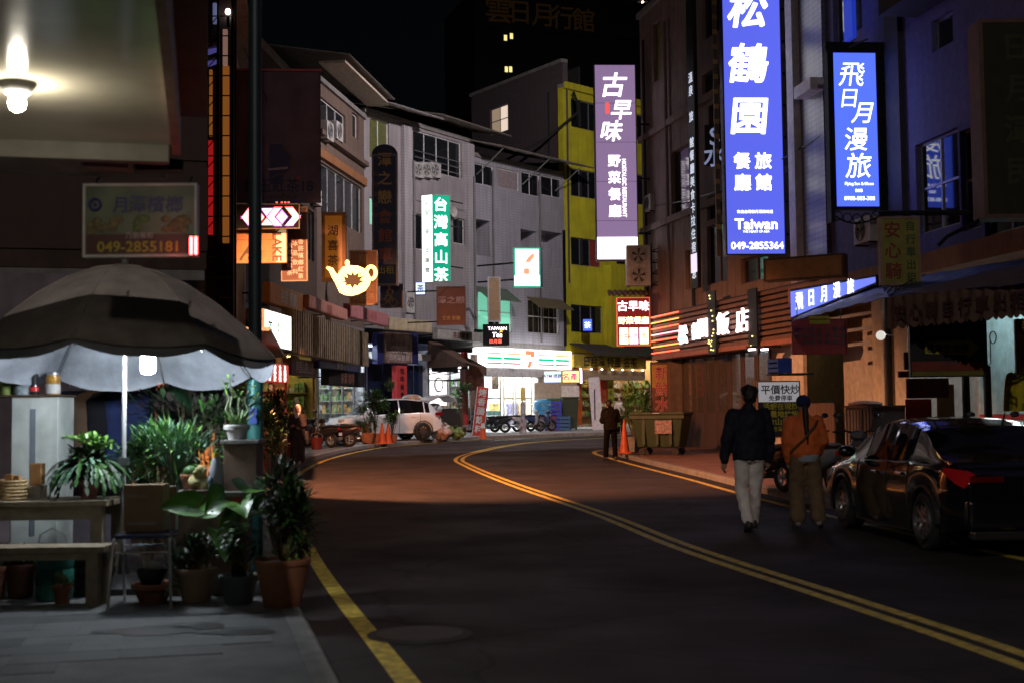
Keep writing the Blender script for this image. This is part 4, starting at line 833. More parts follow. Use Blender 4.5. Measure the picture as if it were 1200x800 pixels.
for px in (558,612,650): u = F4.uv(px,200)[0]; MB().cyl((u,-.02,z1-.9),(u,-1.8,z1+.2),.03,n=6).build('awning_strut', alum, t4)
u0, u1 = F4.uv(617,350)[0], F4.uv(657,350)[0]; zz = F4.uv(637,352)[1]; sheet_roof(t4, u0, u1, zz-.5, zz+.1, -.9, -.01, M('olive_awning',(.12,.1,.05),.7), name='window_awning')
u0 = F4.uv(565,345)[0]; sheet_roof(t4, u0-.6, u0+2.0, F4.uv(580,352)[1]-.1, F4.uv(580,340)[1]+.1, -1.0, -.01, M('green_awning',(.1,.14,.1),.7), name='window_awning')
part_box('drainpipe', iron, t4, F4.L-.2, F4.L-.08, -.14, -.03, 4.6, z1-3)
for px, l in ((480,300),(551,300)): u = F3.uv(px,l)[0]; MB().cyl((u,-.3,5.2),(u,-.3,z1-1),.06,n=8).build('drainpipe', M('pipe_grey',(.2,.19,.19),.6,stain=.4), t3)
for px in (577,632): u = F4.uv(px,300)[0]; MB().cyl((u,-.09,4.7),(u,-.09,z1-.5),.05,n=8).build('drainpipe', M('pipe_grey'), t4)
for i in range(7): u = F4.uv(618+i*6.1,370)[0]; MB().cyl((u,-.03,F4.uv(637,390)[1]),(u,-.03,F4.uv(637,353)[1]),.012,n=5).build('window_bar', alum, t4)
# yellow building
F5 = Fac((665,70.3),(776,76))
wins = [(669,702,119,152,3),(669,702,200,232,3),(669,704,280,312,3,[glassd,glassd,M('red_curtain',(.3,.04,.03),.6)]),(669,706,358,390,3,glassd),(746,757,135,165,1),(744,757,205,240,1),(722,735,210,236,1),(722,735,285,310,1)]
t5, z1 = facade('yellow_building', 'tall bright yellow building with rows of windows behind the purple sign', F5, yellow_w, (700,112), wins, alum, glassd, z0=4.2, sides=.4)
part_box('pilaster', yellow_w, t5, F5.uv(708,300)[0], F5.uv(722,300)[0], -.5, -.002, 4.3, F5.uv(714,312)[1]); part_box('cornice', yellow_w, t5, -.1, F5.L, -.3, -.125, z1-.12, z1+.25)
SW = Fac((556,78),(664.4,70.35)); sw, zz = facade('plain_gable_wall', 'dark gable wall with one warm lit window beside the yellow building', SW, M('gable_render',(.09,.07,.075),.85,stain=.3), (610,92), [(574,595,125,156,2,[E('warm_window_dim',(.5,.36,.24),.5),E('warm_window',(.95,.75,.6),.8)],2)], alum, glassd, z0=8, sides=.35, cat='wall')
pi = MB().tube([(0,0,0),(.2,-.1,-.6),(.2,-.1,-1.2),(-1.5,-.1,-2.6),(-4,-.1,-3.9)], .07, 8).build('roof_duct', black); pi.location = at(672,108,70); tag(pi, 'black duct curving from the roof of the yellow building', 'duct')
signbox('small_lightbox', 'tiny glowing blue sign in the lowest window of the yellow building', 'lit sign', (683,694,374,388), 70.2, E('blue_lit_pane',(.05,.12,1),1.3), black, [('茶',688.5,381,8,W2c)], d=.1, border=.02)
# far hotel in the dark
ht = thing('far_hotel', 'dark hotel tower far behind with dim gold characters', 'building', (at(560,400,130).x, 130, 0), math.radians(18)); hw = 22
part_box('wall', M('hotel_wall',(.03,.027,.03),.8), ht, 0, hw, 0, 12, 0, 45.5); part_box('parapet', M('hotel_wall'), ht, -.3, hw+.3, -.4, -.002, 41.2, 41.6)
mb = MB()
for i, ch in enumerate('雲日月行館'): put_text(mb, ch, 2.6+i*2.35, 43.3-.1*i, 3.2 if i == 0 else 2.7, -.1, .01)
mb.build('lettering', E('gold_faint_glow',(.2,.1,.03),.025), ht)  # unlit gold letters, kept visible by a faint emission
for (px, py) in ((592.5,44.5),(599.5,42.5),(593.5,81.5),(598.5,81.5)):
    p = ht.matrix_basis.inverted() @ at(px,py,130+ (px-560)*.028); window(ht, p.x-.22, p.x+.22, p.z-.35, p.z+.35, black, E('tiny_yellow_window',(1,.85,.3),1.1), 1, 1, y=-.06)
# ---------------------------------------------------------------- street level, left row
def roof_sign(label, fac, x0, x1, y0, y1, mat, txt=None, tmat=None, name='fascia_sign', out=.9, d=.3, z=None, tsize=None, cat='sign', frame=None, lit_edge=0):
    a, b, c, e = fac.rect(x0, x1, y0, y1, out); t = thing(name, label, cat, fac.world(a, 0, 0), fac.rz)
    c -= .0; part_box('board', frame or mat, t, 0, b-a, -out, -out+d, c, e, bevel=.01)
    part_box('face_panel', mat, t, .03, b-a-.03, -out-.012, -out-.002, c+.03, e-.03)
    if txt: mb = MB(); sz = tsize or min((e-c)*.75, (b-a)/max(1,len(txt))*.95); put_text(mb, txt, (b-a)/2, (c+e)/2, sz, -out-.016, .02); mb.build('lettering', tmat, t)
    m = MB()
    for x in (.2, b-a-.2): m.cyl((x,-out+d,(c+e)/2),(x,.05,(c+e)/2),.03,n=6)
    m.build('bracket', iron, t); return t
roof_sign('orange fascia sign beneath the menu board', FB, 316, 358, 338, 361, M('orange_fascia',(.5,.22,.07),.6,stain=.3), '民宿 餐廳', M('pale_print'), out=1.4)
roof_sign('pink striped fascia sign under the orange vertical sign', FB, 362, 407, 354, 368, M('pink_fascia',(.5,.2,.15),.6,stain=.3), '||||||||||', M('fascia_red',(.35,.08,.07),.6), out=1.6)
roof_sign('rose fascia sign beneath the teapot', F2, 411, 455, 362, 377, M('rose_fascia',(.42,.15,.16),.6,stain=.3), '日月潭紅茶', M('fascia_red'), out=1.6)
roof_sign('cream fascia sign below the cyclist sign', F3, 456, 506, 374, 388, M('cream_fascia',(.5,.42,.27),.6,stain=.4), None, None, out=1.6)
roof_sign('pale fascia sign below the maroon sign', F3, 513, 566, 388, 399, M('grey_fascia',(.42,.4,.37),.6,stain=.3), '茶葉專賣', M('brown_ink'), out=1.4)
t = roof_sign('glowing white shop sign with green characters beside the post', FB, 310, 341, 366, 408, E('white_green_sign',(.93,1,.94),2.4), None, None, out=1.8, name='lightbox_sign', frame=alum)
mb = MB(); a, b, c_, e_ = FB.rect(310,341,366,408,1.8); put_text(mb, '茶', .55, (c_+e_)/2, .5, -1.816, .02); put_text(mb, '冷飲', 1.3, (c_+e_)/2+.1, .34, -1.816, .02); mb.build('lettering', M('green_ink',(.03,.3,.12),.5), t)
sh = roof_sign('broad rusty corrugated hood above the shops', FB, 341, 431, 376, 421, M('rusty_hood',(.32,.25,.17),.7,var=.3,stain=.8), None, None, out=1.5, name='metal_hood', cat='hood')
a, b, c_, e_ = FB.rect(341,431,376,421,1.5)
for i in range(40): x = (b-a)*(i+.5)/40; MB().box(x-.035,x+.035,-1.545,-1.513,c_,e_).build('rib', M('rusty_hood'), sh)
q = roof_sign('red sign with eight white characters on the left pavement', FB, 311, 338, 426, 447, E('red_lit_sign',(.75,.06,.03),.45), None, None, out=2.6, name='lightbox_sign')
a, b, c_, e_ = FB.rect(311,338,426,447,2.6); mb = MB()
for i, ch in enumerate('冷飲冰品香菸檳榔'): put_text(mb, ch, (b-a)*(.16+.22*(i % 4)), c_+(e_-c_)*(.72-.44*(i//4)), .26, -2.616, .03)
mb.build('lettering', W1, q)
roof_sign('brown shop board beside the red eight character sign', FB, 341, 372, 421, 440, M('brown_board',(.16,.08,.05),.6), '阿里山高山茶', M('pale_print'), out=.8)
roof_sign('blue shop board with white characters under the corrugated hood', F2, 374, 423, 420, 433, M('blue_board',(.02,.03,.2),.5), '凱祖坊', M('pale_print'), out=1.3, tsize=.4)
roof_sign('black shop board under the blue board', F2, 385, 427, 434, 452, bk, '茶葉 咖啡', brn_p, out=1.2)
t = roof_sign('picture board with white letters above the white car', F3, 452, 483, 390, 425, M('picture_board',(.25,.17,.14),.5,var=.6,scale=3), None, None, out=.6)
a, b, c_, e_ = F3.rect(452,483,390,425,.6); mb = MB(); put_text(mb, 'COFFEE', (b-a)*.5, c_+.62, .42, -.616, .02, sx=.8); put_text(mb, '日月潭 民宿', (b-a)*.5, c_+.25, .28, -.616, .02); mb.build('lettering', M('pale_print'), t)
for (x0, x1, l) in ((442,449,'navy tile panel left of the picture board'),(484,490,'navy tile panel right of the picture board')):
    roof_sign(l, F3, x0, x1, 390, 426, navy_p, None, None, out=.5, name='wall_panel', cat='panel')
q = roof_sign('red vertical sign with dark characters behind the white car', F3, 465, 477, 428, 467, M('red_board',(.55,.05,.05),.5), None, None, out=.8)
a, b, c_, e_ = F3.rect(465,477,428,467,.8); mb = MB()
for i, ch in enumerate('咖啡美食'): put_text(mb, ch, (b-a)/2, e_-.25-i*.36, .3, -.816, .03)
mb.build('lettering', bk, q)
# shop bays: a recessed room behind each opening
def shop(label, fac, x0, x1, zt, wallm, floor_y=1.0, light=None, lcol=(1,1,1), z0=0, deep=3, name='shop_room', front=None, goods=None, lits=None):
    a = fac.uv(x0, 480)[0]; b = fac.uv(x1, 480)[0]; t = thing(name, label, 'shop', fac.world(a, 0), fac.rz); w_ = b-a
    part_box('back_wall', wallm, t, 0, w_, deep, deep+.1, z0, zt); part_box('side_wall', wallm, t, -.1, -.001, .05, deep, z0, zt); part_box('side_wall', wallm, t, w_+.001, w_+.1, .05, deep, z0, zt); part_box('ceiling', wallm, t, -.1, w_+.1, .05, deep, zt+.001, zt+.1)
    if light:
        n = max(1, int(w_/1.6))
        for i in range(n): x = w_*(i+.5)/n; part_box('tube_light', light, t, x-.5, x+.5, .9, 1.0, zt-.1, zt-.04)
    if goods:
        for r in range(4):
            sh = part_box('shelf', white_p if goods == 'w' else wood, t, .1, w_-.1, deep-.4, deep-.02, z0+.45+r*.55, z0+.48+r*.55)
            m = MB(); x = .15
            while x < w_-.3:
                ww = random.uniform(.08,.22); hh = random.uniform(.15,.42)
                if random.random() < .9: m.box(x, x+ww*.85, deep-.35, deep-.1, z0+.485+r*.55, z0+.485+hh+r*.55)
                x += ww
            g = m.build('goods', M('goods_%d' % random.randint(0,5), [(.5,.3,.1),(.4,.1,.08),(.2,.35,.4),(.5,.45,.3),(.15,.3,.12),(.4,.4,.45)][random.randint(0,5)], .5, var=.8, scale=7), sh)
        for r in range(4):
            sh = part_box('shelf', white_p if goods == 'w' else wood, t, w_-.4, w_-.01, .4, deep-.45, z0+.45+r*.55, z0+.48+r*.55); y_ = .45
            while y_ < deep-.6:
                ww = random.uniform(.1,.25); hh = random.uniform(.15,.42); part_box('goods', M('goods_%d' % random.randint(0,5), [(.5,.3,.1),(.4,.1,.08),(.2,.35,.4),(.5,.45,.3),(.15,.3,.12),(.4,.4,.45)][random.randint(0,5)], .5, var=.8, scale=7), sh, w_-.36, w_-.06, y_, y_+ww*.85, z0+.485+r*.55, z0+.485+hh+r*.55); y_ += ww
    if front:
        n = front; 
        for i in range(n): window(t, w_*i/n+.02, w_*(i+1)/n-.02, z0+.05, zt-.4, alum, clear, 1, 1, y=.05, name='shop_window')
    return t
shop('doorway shop with yellow green walls behind the woman', FB, 338, 372, 3.6, M('yellow_green_wall',(.42,.4,.12),.7), light=E('warm_tube',(1,.8,.45),22), z0=.1, goods='o')
shop('left corner shop with orange light beyond the teal post', FB, 300, 337, 3.6, M('orange_room',(.45,.3,.18),.7), light=E('orange_tube',(1,.6,.3),14), z0=.1, goods='o')
shop('bright shop with white glass cabinets behind the dark scooters', F2, 374, 428, 4.2, M('shop_white',(.75,.8,.85),.6), light=E('shop_tube',(.85,.93,1),110), z0=.25, front=4, goods='w')
for i, (px, l) in enumerate(((333,'red paper couplet beside the left doorway'),(366,'red couplet on the right of the yellow green doorway'),(344,'red paper strip over the left doorway'))):
    u, v = FB.uv(px, 480); o = thing('paper_couplet', l, 'couplet', FB.world(u, .4, .06), FB.rz, 'red paper couplets'); part_box('paper', M('couplet_red',(.5,.05,.03),.7), o, -.16, .16, 0, .01, 1.0, 2.9) if i < 2 else part_box('paper', M('couplet_red'), o, -.6,.6,0,.01,2.75,3.1)
    mb = MB()
    for k_, ch in enumerate('春福滿門' if i < 2 else '吉'): put_text(mb, ch, 0, 2.65-k_*.45 if i < 2 else 2.92, .27, -.004, .02)
    mb.build('lettering', gi, o)
t = shop('dim shop with navy panels behind the white car', F3, 432, 502, 4.3, M('dark_shop',(.06,.07,.12),.5), light=E('dim_tube',(.7,.8,1),6), z0=.3, deep=1.2)
for k_ in range(4): part_box('navy_panel', M('navy_glass',(.012,.02,.05),.12), t, .3+k_*1.15, 1.35+k_*1.15, .3,.34,.4,3.4)
part_box('white_lintel', white_p, t, 0, 4.8, -.2, .1, 3.6, 3.9)
t = shop('bright white tea shop window right of the open tailgate', F3, 503, 552, 4.0, M('shop_white'), light=E('shop_tube2',(1,1,1),110), z0=.35, front=2, goods='w')
part_box('display_panel', E('display_white',(1,.97,.97),2.0), t, .2, 1.9, .35,.4,1.5,3.2); part_box('counter', woodd, t, 0, 3.2, -.1,.3,.0,1.35); part_box('dark_board', bk, t, .2,2.3,-.05,-.01,3.1,3.8)
for k_ in range(2): MB().torus((1.2+k_*.05,.33,2.5),.35-.03*k_,.02,'y',28,5).build('round_logo', blk_pl, t)
part_box('brown_post', M('post_brown',(.12,.06,.04),.6), t, 3.0,3.3,-.6,-.3,0,4.0)
# brown awning over the tea shop
aw = thing('shop_awning', 'brown canvas awning over the tea shop window', 'awning', F3.world(F3.uv(497,420)[0], 0), F3.rz); La = F3.uv(570,420,2.6)[0]-F3.uv(497,420)[0]
zf = F3.uv(530,428,2.6)[1]; zb = F3.uv(530,402)[1]
MB().add([(0,-2.6,zf),(La,-2.6,zf),(La-.3,-.02,zb),(.3,-.02,zb),(0,-2.6,zf-.4),(La,-2.6,zf-.4)], [(0,1,2,3),(4,5,1,0)]).build('canvas', brown_can, aw); MB().add([(0,-2.6,zf),(.3,-.02,zb),(.3,-.02,zf)],[(0,1,2)]).build('canvas_end', brown_can, aw)
for x in (.1, La-.1): MB().cyl((x,-2.55,zf-.05),(x+.1,-.05,zf-.3),.025,n=6).build('arm', iron, aw)
roof_sign('brown striped notice panel at the awning corner', F3, 545, 567, 432, 457, M('striped_panel',(.2,.1,.09),.6), '茶 葉', M('pink_ink'), out=2.2, name='notice_panel', cat='panel')
rp = thing('red_post', 'red painted round post under the brown awning', 'post', F3.world(F3.uv(545,500,1.6)[0], .3, 1.6)); MB().cyl((0,0,0),(0,0,3.7),.16).build('shaft', red_p, rp, True); MB().lathe([(.22,0),(.22,.2),(.17,.25)],16).build('base', conc, rp)
# ---------------------------------------------------------------- convenience store
cv_ = thing('convenience_store', 'brightly lit convenience store with striped white fascia', 'shop', F4.o, F4.rz)
CU = lambda px: F4.uv(px, 480)[0]
L4 = CU(637); zt = 3.9; z0 = .15
room = M('store_white',(.82,.84,.86),.5)
part_box('back_wall', room, cv_, -.2, L4, 4.5, 4.6, z0, zt); part_box('side_wall', room, cv_, -.3,-.2,.0,4.5,z0,zt); part_box('side_wall', room, cv_, L4,L4+.15,.0,4.5,z0,zt); part_box('ceiling', room, cv_, -.2,L4,0,4.5,zt,zt+.1); part_box('floor', M('store_floor',(.6,.6,.6),.2), cv_, -.2,L4,-.1,4.5,z0-.05,z0)
for i in range(4):
    for y in (.8,2.4): x = .3+i*L4/4; part_box('tube_light', E('store_tube',(.95,.98,1),300), cv_, x, x+1.0, y, y+.2, zt-.08, zt-.02)
for r in range(2):
    for i in range(4): x = .3+i*L4/4; s_ = part_box('shelf_unit', white_p, cv_, x, x+1.0, 1.7+r*1.5, 2.0+r*1.5, z0, 1.6); part_box('goods', M('goods_mix_%d' % i, [(.5,.25,.1),(.2,.4,.2),(.5,.4,.15),(.3,.3,.5)][i],.5,var=.9,scale=6), s_, x+.05, x+.95, 1.66+r*1.5, 1.69+r*1.5, z0+.2, 1.5)
xs_ = [CU(p) for p in (566,586,589,601,603,612,614,622)]
for a, b in ((xs_[0],xs_[1]),(xs_[2],xs_[3]),(xs_[4],xs_[5]),(xs_[6],xs_[7])): window(cv_, a, b, z0+.03, 3.3, alum, clear, 1, 2, y=-.05, fw=.06, name='shop_window')
part_box('poster', M('poster_mint',(.35,.7,.6),.4,var=.3), cv_, xs_[0]+.1, xs_[1]-.1, -.1,-.09, z0+.1, 1.1); part_box('poster', M('poster_orange',(.7,.5,.35),.4,var=.5), cv_, xs_[0]+.6, xs_[1]-.2, -.1,-.09, 2.2, 3.0)
part_box('pillar', white_p, cv_, CU(622), CU(630), -.5, -.1, z0, 3.6)
fa = F4.rect(566,668,409,431,.9); zA, zB = fa[2], fa[3]
fs = [part_box('fascia', E('fascia_white',(1,.97,.96),3.0), cv_, fa[0]-.1, fa[1], -1.0,-.3, zA, zB, bevel=.04)]
hh = zB-zA
for (f0, f1, c_) in ((.67,.75,(.95,.35,.14)),(.40,.53,(0,.42,.24)),(.16,.25,(.85,.07,.12))):
    for (p0, p1) in ((571,588),(590,610),(631,649),(651,667)):
        a, b = F4.uv(p0,420,1.0)[0], F4.uv(p1,420,1.0)[0]; part_box('stripe', E('stripe_%d' % int(f0*100), c_, 1.3), cv_, a, b, -1.012,-1.002, zA+hh*f0, zA+hh*f1)
def seven(m, cx, cz, s, y0, y1):
    m.prism([(cx-.5*s,cz+.55*s),(cx+.5*s,cz+.55*s),(cx+.5*s,cz+.25*s),(cx-.5*s,cz+.25*s)], y0, y1); m.prism([(cx+.08*s,cz+.25*s),(cx+.5*s,cz+.25*s),(cx+.02*s,cz-.62*s),(cx-.33*s,cz-.62*s)], y0, y1)
m = MB(); u, v = F4.uv(621,420,1.0); seven(m, u, v, .75, -1.012, -1.002); m.build('numeral_mark', E('seven_red',(.95,.22,.12),1.4), cv_)
m = MB(); m.box(u-.5,u+.5,-1.016,-1.013,v-.12,v+.08); m.build('mark_band', E('fascia_white'), cv_)
part_box('under_fascia', room, cv_, fa[0], CU(637), -.95,-.35, zA-.45, zA-.002)
# projecting box sign
t, cv, wd, h, d = signbox('projecting_lightbox', 'square white lightbox with orange red numeral and green border', 'lit sign', (602,633,291,337), 60, E('box_white',(1,.99,.98),2.6), M('box_green',(0,.35,.2),.4,emit=.5,ecol=(0,.5,.28)), d=.3, border=.07, rz=math.radians(6)); k = h/46
m = MB(); m.prism([((x-617.5)*k,(337-y)*k) for x, y in ((626,297),(626,302),(621,308),(615,308.5),(618,303),(622,299))], -.17,-.16); m.prism([((x-617.5)*k,(337-y)*k) for x, y in ((613.5,315),(620,315),(620,322),(613.5,322))], -.17,-.16); m.build('numeral_mark', E('seven_red'), t)
part_box('lower_white_panel', E('box_white_low',(1,.99,1),3.0), t, -wd/2+.03, wd/2-.03, -.175,-.161, .06, h*.29); part_box('side_edge', M('box_side',(.02,.03,.06),.4), t, wd/2, wd/2+.12, -.12,.14, 0, h)
m = MB(); m.cyl((-wd/2,.0,h*.62),(-wd/2-1.6,1.2,h*.62),.045,n=8); m.cyl((-wd/2,.0,h*.2),(-wd/2-1.6,1.2,h*.2),.045,n=8); m.build('bracket', iron, t)
# LED tea sign and unlit upright sign
W_l = E('led_white',(1,.85,1),2.2); R_l = E('led_red2',(1,.08,.05),2.5); Y_l = E('led_yellow',(1,.6,.05),2.2)
t, cv, wd, h, d = signbox('led_display', 'black LED sign reading TAIWAN in coloured lights above the store', 'LED sign', (566,597,380,405), 58, bk, black, [('TAIWAN',583,385,5.6,W_l,{'bold':.02}),('Tea',583,392.5,8,E('led_pinkw',(1,.9,.9),2.4),{'bold':.03,'slant':.2}),('日月潭',581,400,5,R_l,{'bold':.03}),('↗',587,388,6,Y_l)], d=.15, border=.02)
signbox('upright_sign', 'unlit brown upright sign with pale edge left of the white lightbox', 'sign', (572,587,325,377), 58.5, M('tan_sign',(.3,.2,.11),.6), M('pale_edge',(.4,.4,.42),.5), d=.35, border=.05)
u, v = F4.uv(566,396,.6); gl = thing('green_neon_strip', 'short green neon strip left of the TAIWAN LED sign', 'neon sign', F4.world(u,v,.7), F4.rz); m = MB()
for i in range(3): m.cyl((-.7,-.05,.1*i),(.5,-.05,.1*i+.05),.025,n=6)
m.build('tube', E('green_neon',(.1,.8,.25),1.6), gl); part_box('backing', black, gl, -.75,.55,0,.05,-.1,.4)
# shop left bay (beyond store) with lit posters
signbox('lightbox_sign', 'pale blue lit poster hanging under the striped fascia', 'lit sign', (637,658,434,449), 66.5, E('blue_poster',(.55,.72,1),1.3), alum, [('ATM 提款',647.5,440,5,navy_p,{'bold':.02})], d=.15)
signbox('lightbox_sign', 'yellow and magenta lit poster beside the pale blue one', 'lit sign', (659,679,434,448), 66.6, E('yellow_poster',(1,.8,.25),1.8), alum, [('名產',668,441,9,E('mag',(.9,.05,.3),.6),{'bold':.03})], d=.15)
signbox('lightbox_sign', 'narrow white lit sign edge beside the yellow poster', 'lit sign', (679.5,682.5,433,449), 66.4, E('violet_white',(.9,.7,1),2.2), alum, d=.15, border=.01)
# souvenir shops under the yellow building
shop('dim side shop room with wooden shelves beside the convenience store', F4, 638, 662, 3.8, M('tan_room',(.4,.32,.2),.7), light=E('warm_tube3',(1,.78,.5),45), z0=.2, goods='o')
t = shop('warm lit souvenir shop under the yellow building', F5, 668, 704, 3.9, M('warm_room',(.5,.36,.2),.7), light=E('warm_tube2',(1,.75,.42),90), z0=.2, goods='o')
t = shop('warm lit souvenir shop with green banner under the yellow building', F5, 706, 772, 3.9, M('warm_room'), light=E('warm_tube2'), z0=.2, goods='o')
ys_ = roof_sign('yellow fascia sign board with black strokes under the yellow building', F5, 672, 757, 416, 431, M('yellow_fascia',(.5,.38,.05),.6,stain=.3), '日月潭 特產 名茶', black, out=1.0, tsize=.6)
a, b, c_, e_ = F5.rect(672,757,416,431,1.0)
for i in range(7): MB().ball(((b-a)*(i+.5)/7,-1.1,c_-.08),.07,.05,.04,8,6).build('spot_lamp', E('spot_white',(1,.85,.7),9), ys_)
part_box('lintel', M('tan_lintel',(.4,.3,.2),.7), ys_, 0,b-a,-.9,-.2,c_-.65,c_-.12)
fr = thing('shop_awning', 'dark sloping awning above the yellow fascia sign', 'awning', F5.world(0,0), F5.rz); zz = F5.uv(710,408)[1]
sheet_roof(fr, .2, F5.L, zz-.5, zz+.2, -2.2, -.01, M('dark_awning',(.05,.045,.04),.7))
for x in (.5, F5.L*.5, F5.L-.5): MB().cyl((x,-2.1,zz-.55),(x,-.03,zz-.7),.03,n=6).build('strut', iron, fr)
for i, (px, colr, l) in enumerate(((673,(.6,.12,.03),'orange red pillar board left of the souvenir shop'),(704,(.5,.06,.03),'red hanging board in the middle of the souvenir shop'),(711,(.45,.5,.05),'green and yellow vertical banner at the souvenir shop'),(693,(.2,.1,.05),'brown timber pillar between the souvenir shops'))):
    u, v = F5.uv(px,480); o = thing('shop_pillar_board', l, 'board', F5.world(u,.2,.3), F5.rz); part_box('board', M('pillar_%d' % i, colr,.6,var=.25), o, -.3,.3,0,.08,.0 if i in (0,3) else 1.2,3.3); mb = MB()
    if i != 3:
        for k_, ch in enumerate('日月潭名產'): put_text(mb, ch, 0, 3.0-k_*.42, .34, -.006, .02)
        mb.build('lettering', gi if i < 2 else grn_pl, o)
# ---------------------------------------------------------------- right side buildings
FR = Fac((757,47),(931,35)); FQ = Fac((931.5,34.97),(1300,21.3))
peach = M('peach_render',(.22,.155,.135),.8,bump=.2,stain=.7,scale=2)
tr, z1 = facade('hotel_building', 'tall stained peach hotel building behind the huge blue lightbox', FR, peach, (850,-70), [(822,845,-20,42,2),(830,846,120,192,2,[glassd,M('pale_curtain',(.3,.28,.3),.5)]),(803,817,292,338,1,M('green_curtain',(.2,.25,.2),.5)),(828,851,262,332,2),(786,812,172,252,1,glassb),(822,844,82,118,1,dark_room),(828,846,228,256,1,dark_room),(868,900,300,330,2),(765,775,25,95,1,M('ochre_panel',(.2,.16,.05),.6))], M('bronze_frame',(.1,.06,.05),.5), glassd, z0=4.6)
for z in (7.9, 11.3): part_box('string_course', peach, tr, 0, FR.L, -.14, -.002, z, z+.22)
for i, px in enumerate((759,785,813)): u = FR.uv(px,200)[0]; MB().cyl((u,-.1,4.6),(u,-.1,15),.055,n=8).build('drainpipe', iron if i != 1 else M('pipe_brown',(.15,.1,.08),.6), tr)
for i in range(26):
    pass
# gilt strip beside the big sign
g_ = thing('gilt_strip', 'vertical strip of small gilt characters left of the big blue sign', 'sign', at(846,300,34.9)); gh = at(846,-30,34.9).z-g_.location.z
part_box('strip', M('gilt_back',(.06,.04,.02),.5), g_, -.1,.02,.2,.3,0,gh); mb = MB()
for i, ch in enumerate('歡迎光臨松鶴園餐廳旅館卡拉歡迎光臨'): put_text(mb, ch, -.04, gh-.3-i*.42, .15, .195, .03)
mb.build('lettering', M('gilt',(.4,.25,.08),.35,.6), g_)
# narrow LED strip sign
lw = E('led_cool',(.75,.82,1),.8)
t = thing('narrow_led_sign', 'narrow edge-on LED character sign on the peach building', 'LED sign', at(816,338,40.5), math.radians(-76)); hh = at(813,0,40.5).z-t.location.z
part_box('cabinet', black, t, -.28,.28,-.06,.06,0,hh); mb = MB(); zz = at(816,84,40.5).z-t.location.z
for i, ch in enumerate('溫泉 旅 館餐廳美食卡拉住宿休息'):
    if ch != ' ': put_text(mb, ch, 0, zz-.2-i*.42, .36, -.064, .02)
mb.build('lettering', lw, t); part_box('lit_foot', E('led_foot',(.8,.75,1),1.0), t, -.25,.25,-.066,-.061,.5,1.1)
# window characters
t = thing('window_lettering', 'bluish lit characters in the upper window left of the big blue sign', 'sign', at(838,190,36.5), FR.rz+.9); mb = MB(); put_text(mb,'S',0,.75,.7,0,.02); put_text(mb,'水',0,.2,.7,0,.02); mb.build('lettering', E('win_blue',(.5,.6,1),.3), t); part_box('film', M('film',(.02,.02,.03),.3), t, -.3,.3,.01,.02,-.1,1.1)
# big blue sign
BY = 35
bw = E('blue_sign_white',(1,.98,.96),2.4)
t, cv, wd, h, d = signbox('vertical_lightbox', 'huge blue lightbox with white brush characters and a phone number', 'lit sign', (849,920,-26,300), BY, E('blue_face',(.10,.13,.78),1.05), M('navy_edge',(.02,.02,.12),.4), [
 ('松',881,13,47,bw,{'bold':.035,'slant':.15}),('鶴',880,77,48,bw,{'bold':.03,'slant':.15}),('園',880,138,46,bw,{'bold':.03,'slant':.1}),('餐廳',870,191,20,bw,{'v':25,'bold':.035}),('旅館',895,191,20,bw,{'v':25,'bold':.035}),
 ('來自台灣日月潭的味道',884,250,4.2,bw,{'bold':.02}),('Taiwan',885,264,17,E('pinkish_white',(1,.88,.9),2.4),{'bold':.04,'sx':1.02}),('THE HEART OF ASIA',885,273,3.4,bw,{'bold':.02}),('049-2855364',886,289,11.5,bw,{'bold':.03})], d=.35, border=.035, rz=math.radians(3))
m = MB()
for i in range(9):
    z = .6+i*.9; m.cyl((wd/2,.0,z),(wd/2+.55,.25,z),.03,n=6)
m.cyl((wd/2+.3,.12,0),(wd/2+.3,.12,h),.03,n=6); m.build('bracket', iron, t)
part_box('side_panel', M('side_panel',(.3,.28,.3),.5,stain=.3), t, wd/2+.05, wd/2+.4, .28,.31,0,h)
# purple sign
pw = E('purple_white',(1,.95,1),2.6)
t, cv, wd, h, d = signbox('vertical_lightbox', 'tall mauve lightbox with white brush characters and NOSTALGIC RESTAURANT lettering', 'lit sign', (698.5,748,77,306), 46, E('mauve_face',(.34,.22,.42),.72), M('mauve_edge',(.12,.1,.14),.4), [
 ('古',722,101,30,pw,{'bold':.02,'slant':.2}),('早',731,130,25,pw,{'bold':.02,'slant':.2}),('味',719,155,26,pw,{'bold':.025,'slant':.2}),('野菜餐廳',721,190,15,pw,{'v':19.5,'bold':.03}),('NOSTALGIC RESTAURANT',732.5,222,6.6,pw,{'rot':-math.pi/2,'bold':.015,'sx':.86}),('日月潭特色風味餐',724,296,4.5,M('pale_rose_ink',(.5,.3,.32),.5))], d=.3, border=.03, rz=math.radians(3)); k = h/229
part_box('white_foot_panel', E('purple_foot',(1,.98,1),2.6), t, -wd/2+.02, wd/2-.02, -.165,-.157, .05, 27*k)
part_box('red_seal', E('red_seal',(1,.12,.12),1.0), t, -.36,-.22,-.166,-.157, 171*k, 184*k)
for i in range(1,5): part_box('panel_seam', M('seam',(.1,.07,.12),.5), t, -wd/2+.03, wd/2-.03, -.1585,-.1571, h*i/5, h*i/5+.012)
m = MB()
for z in (1,3,5): m.cyl((wd/2,0,z),(wd/2+.5,.1,z),.035,n=6)
m.build('bracket', iron, t)
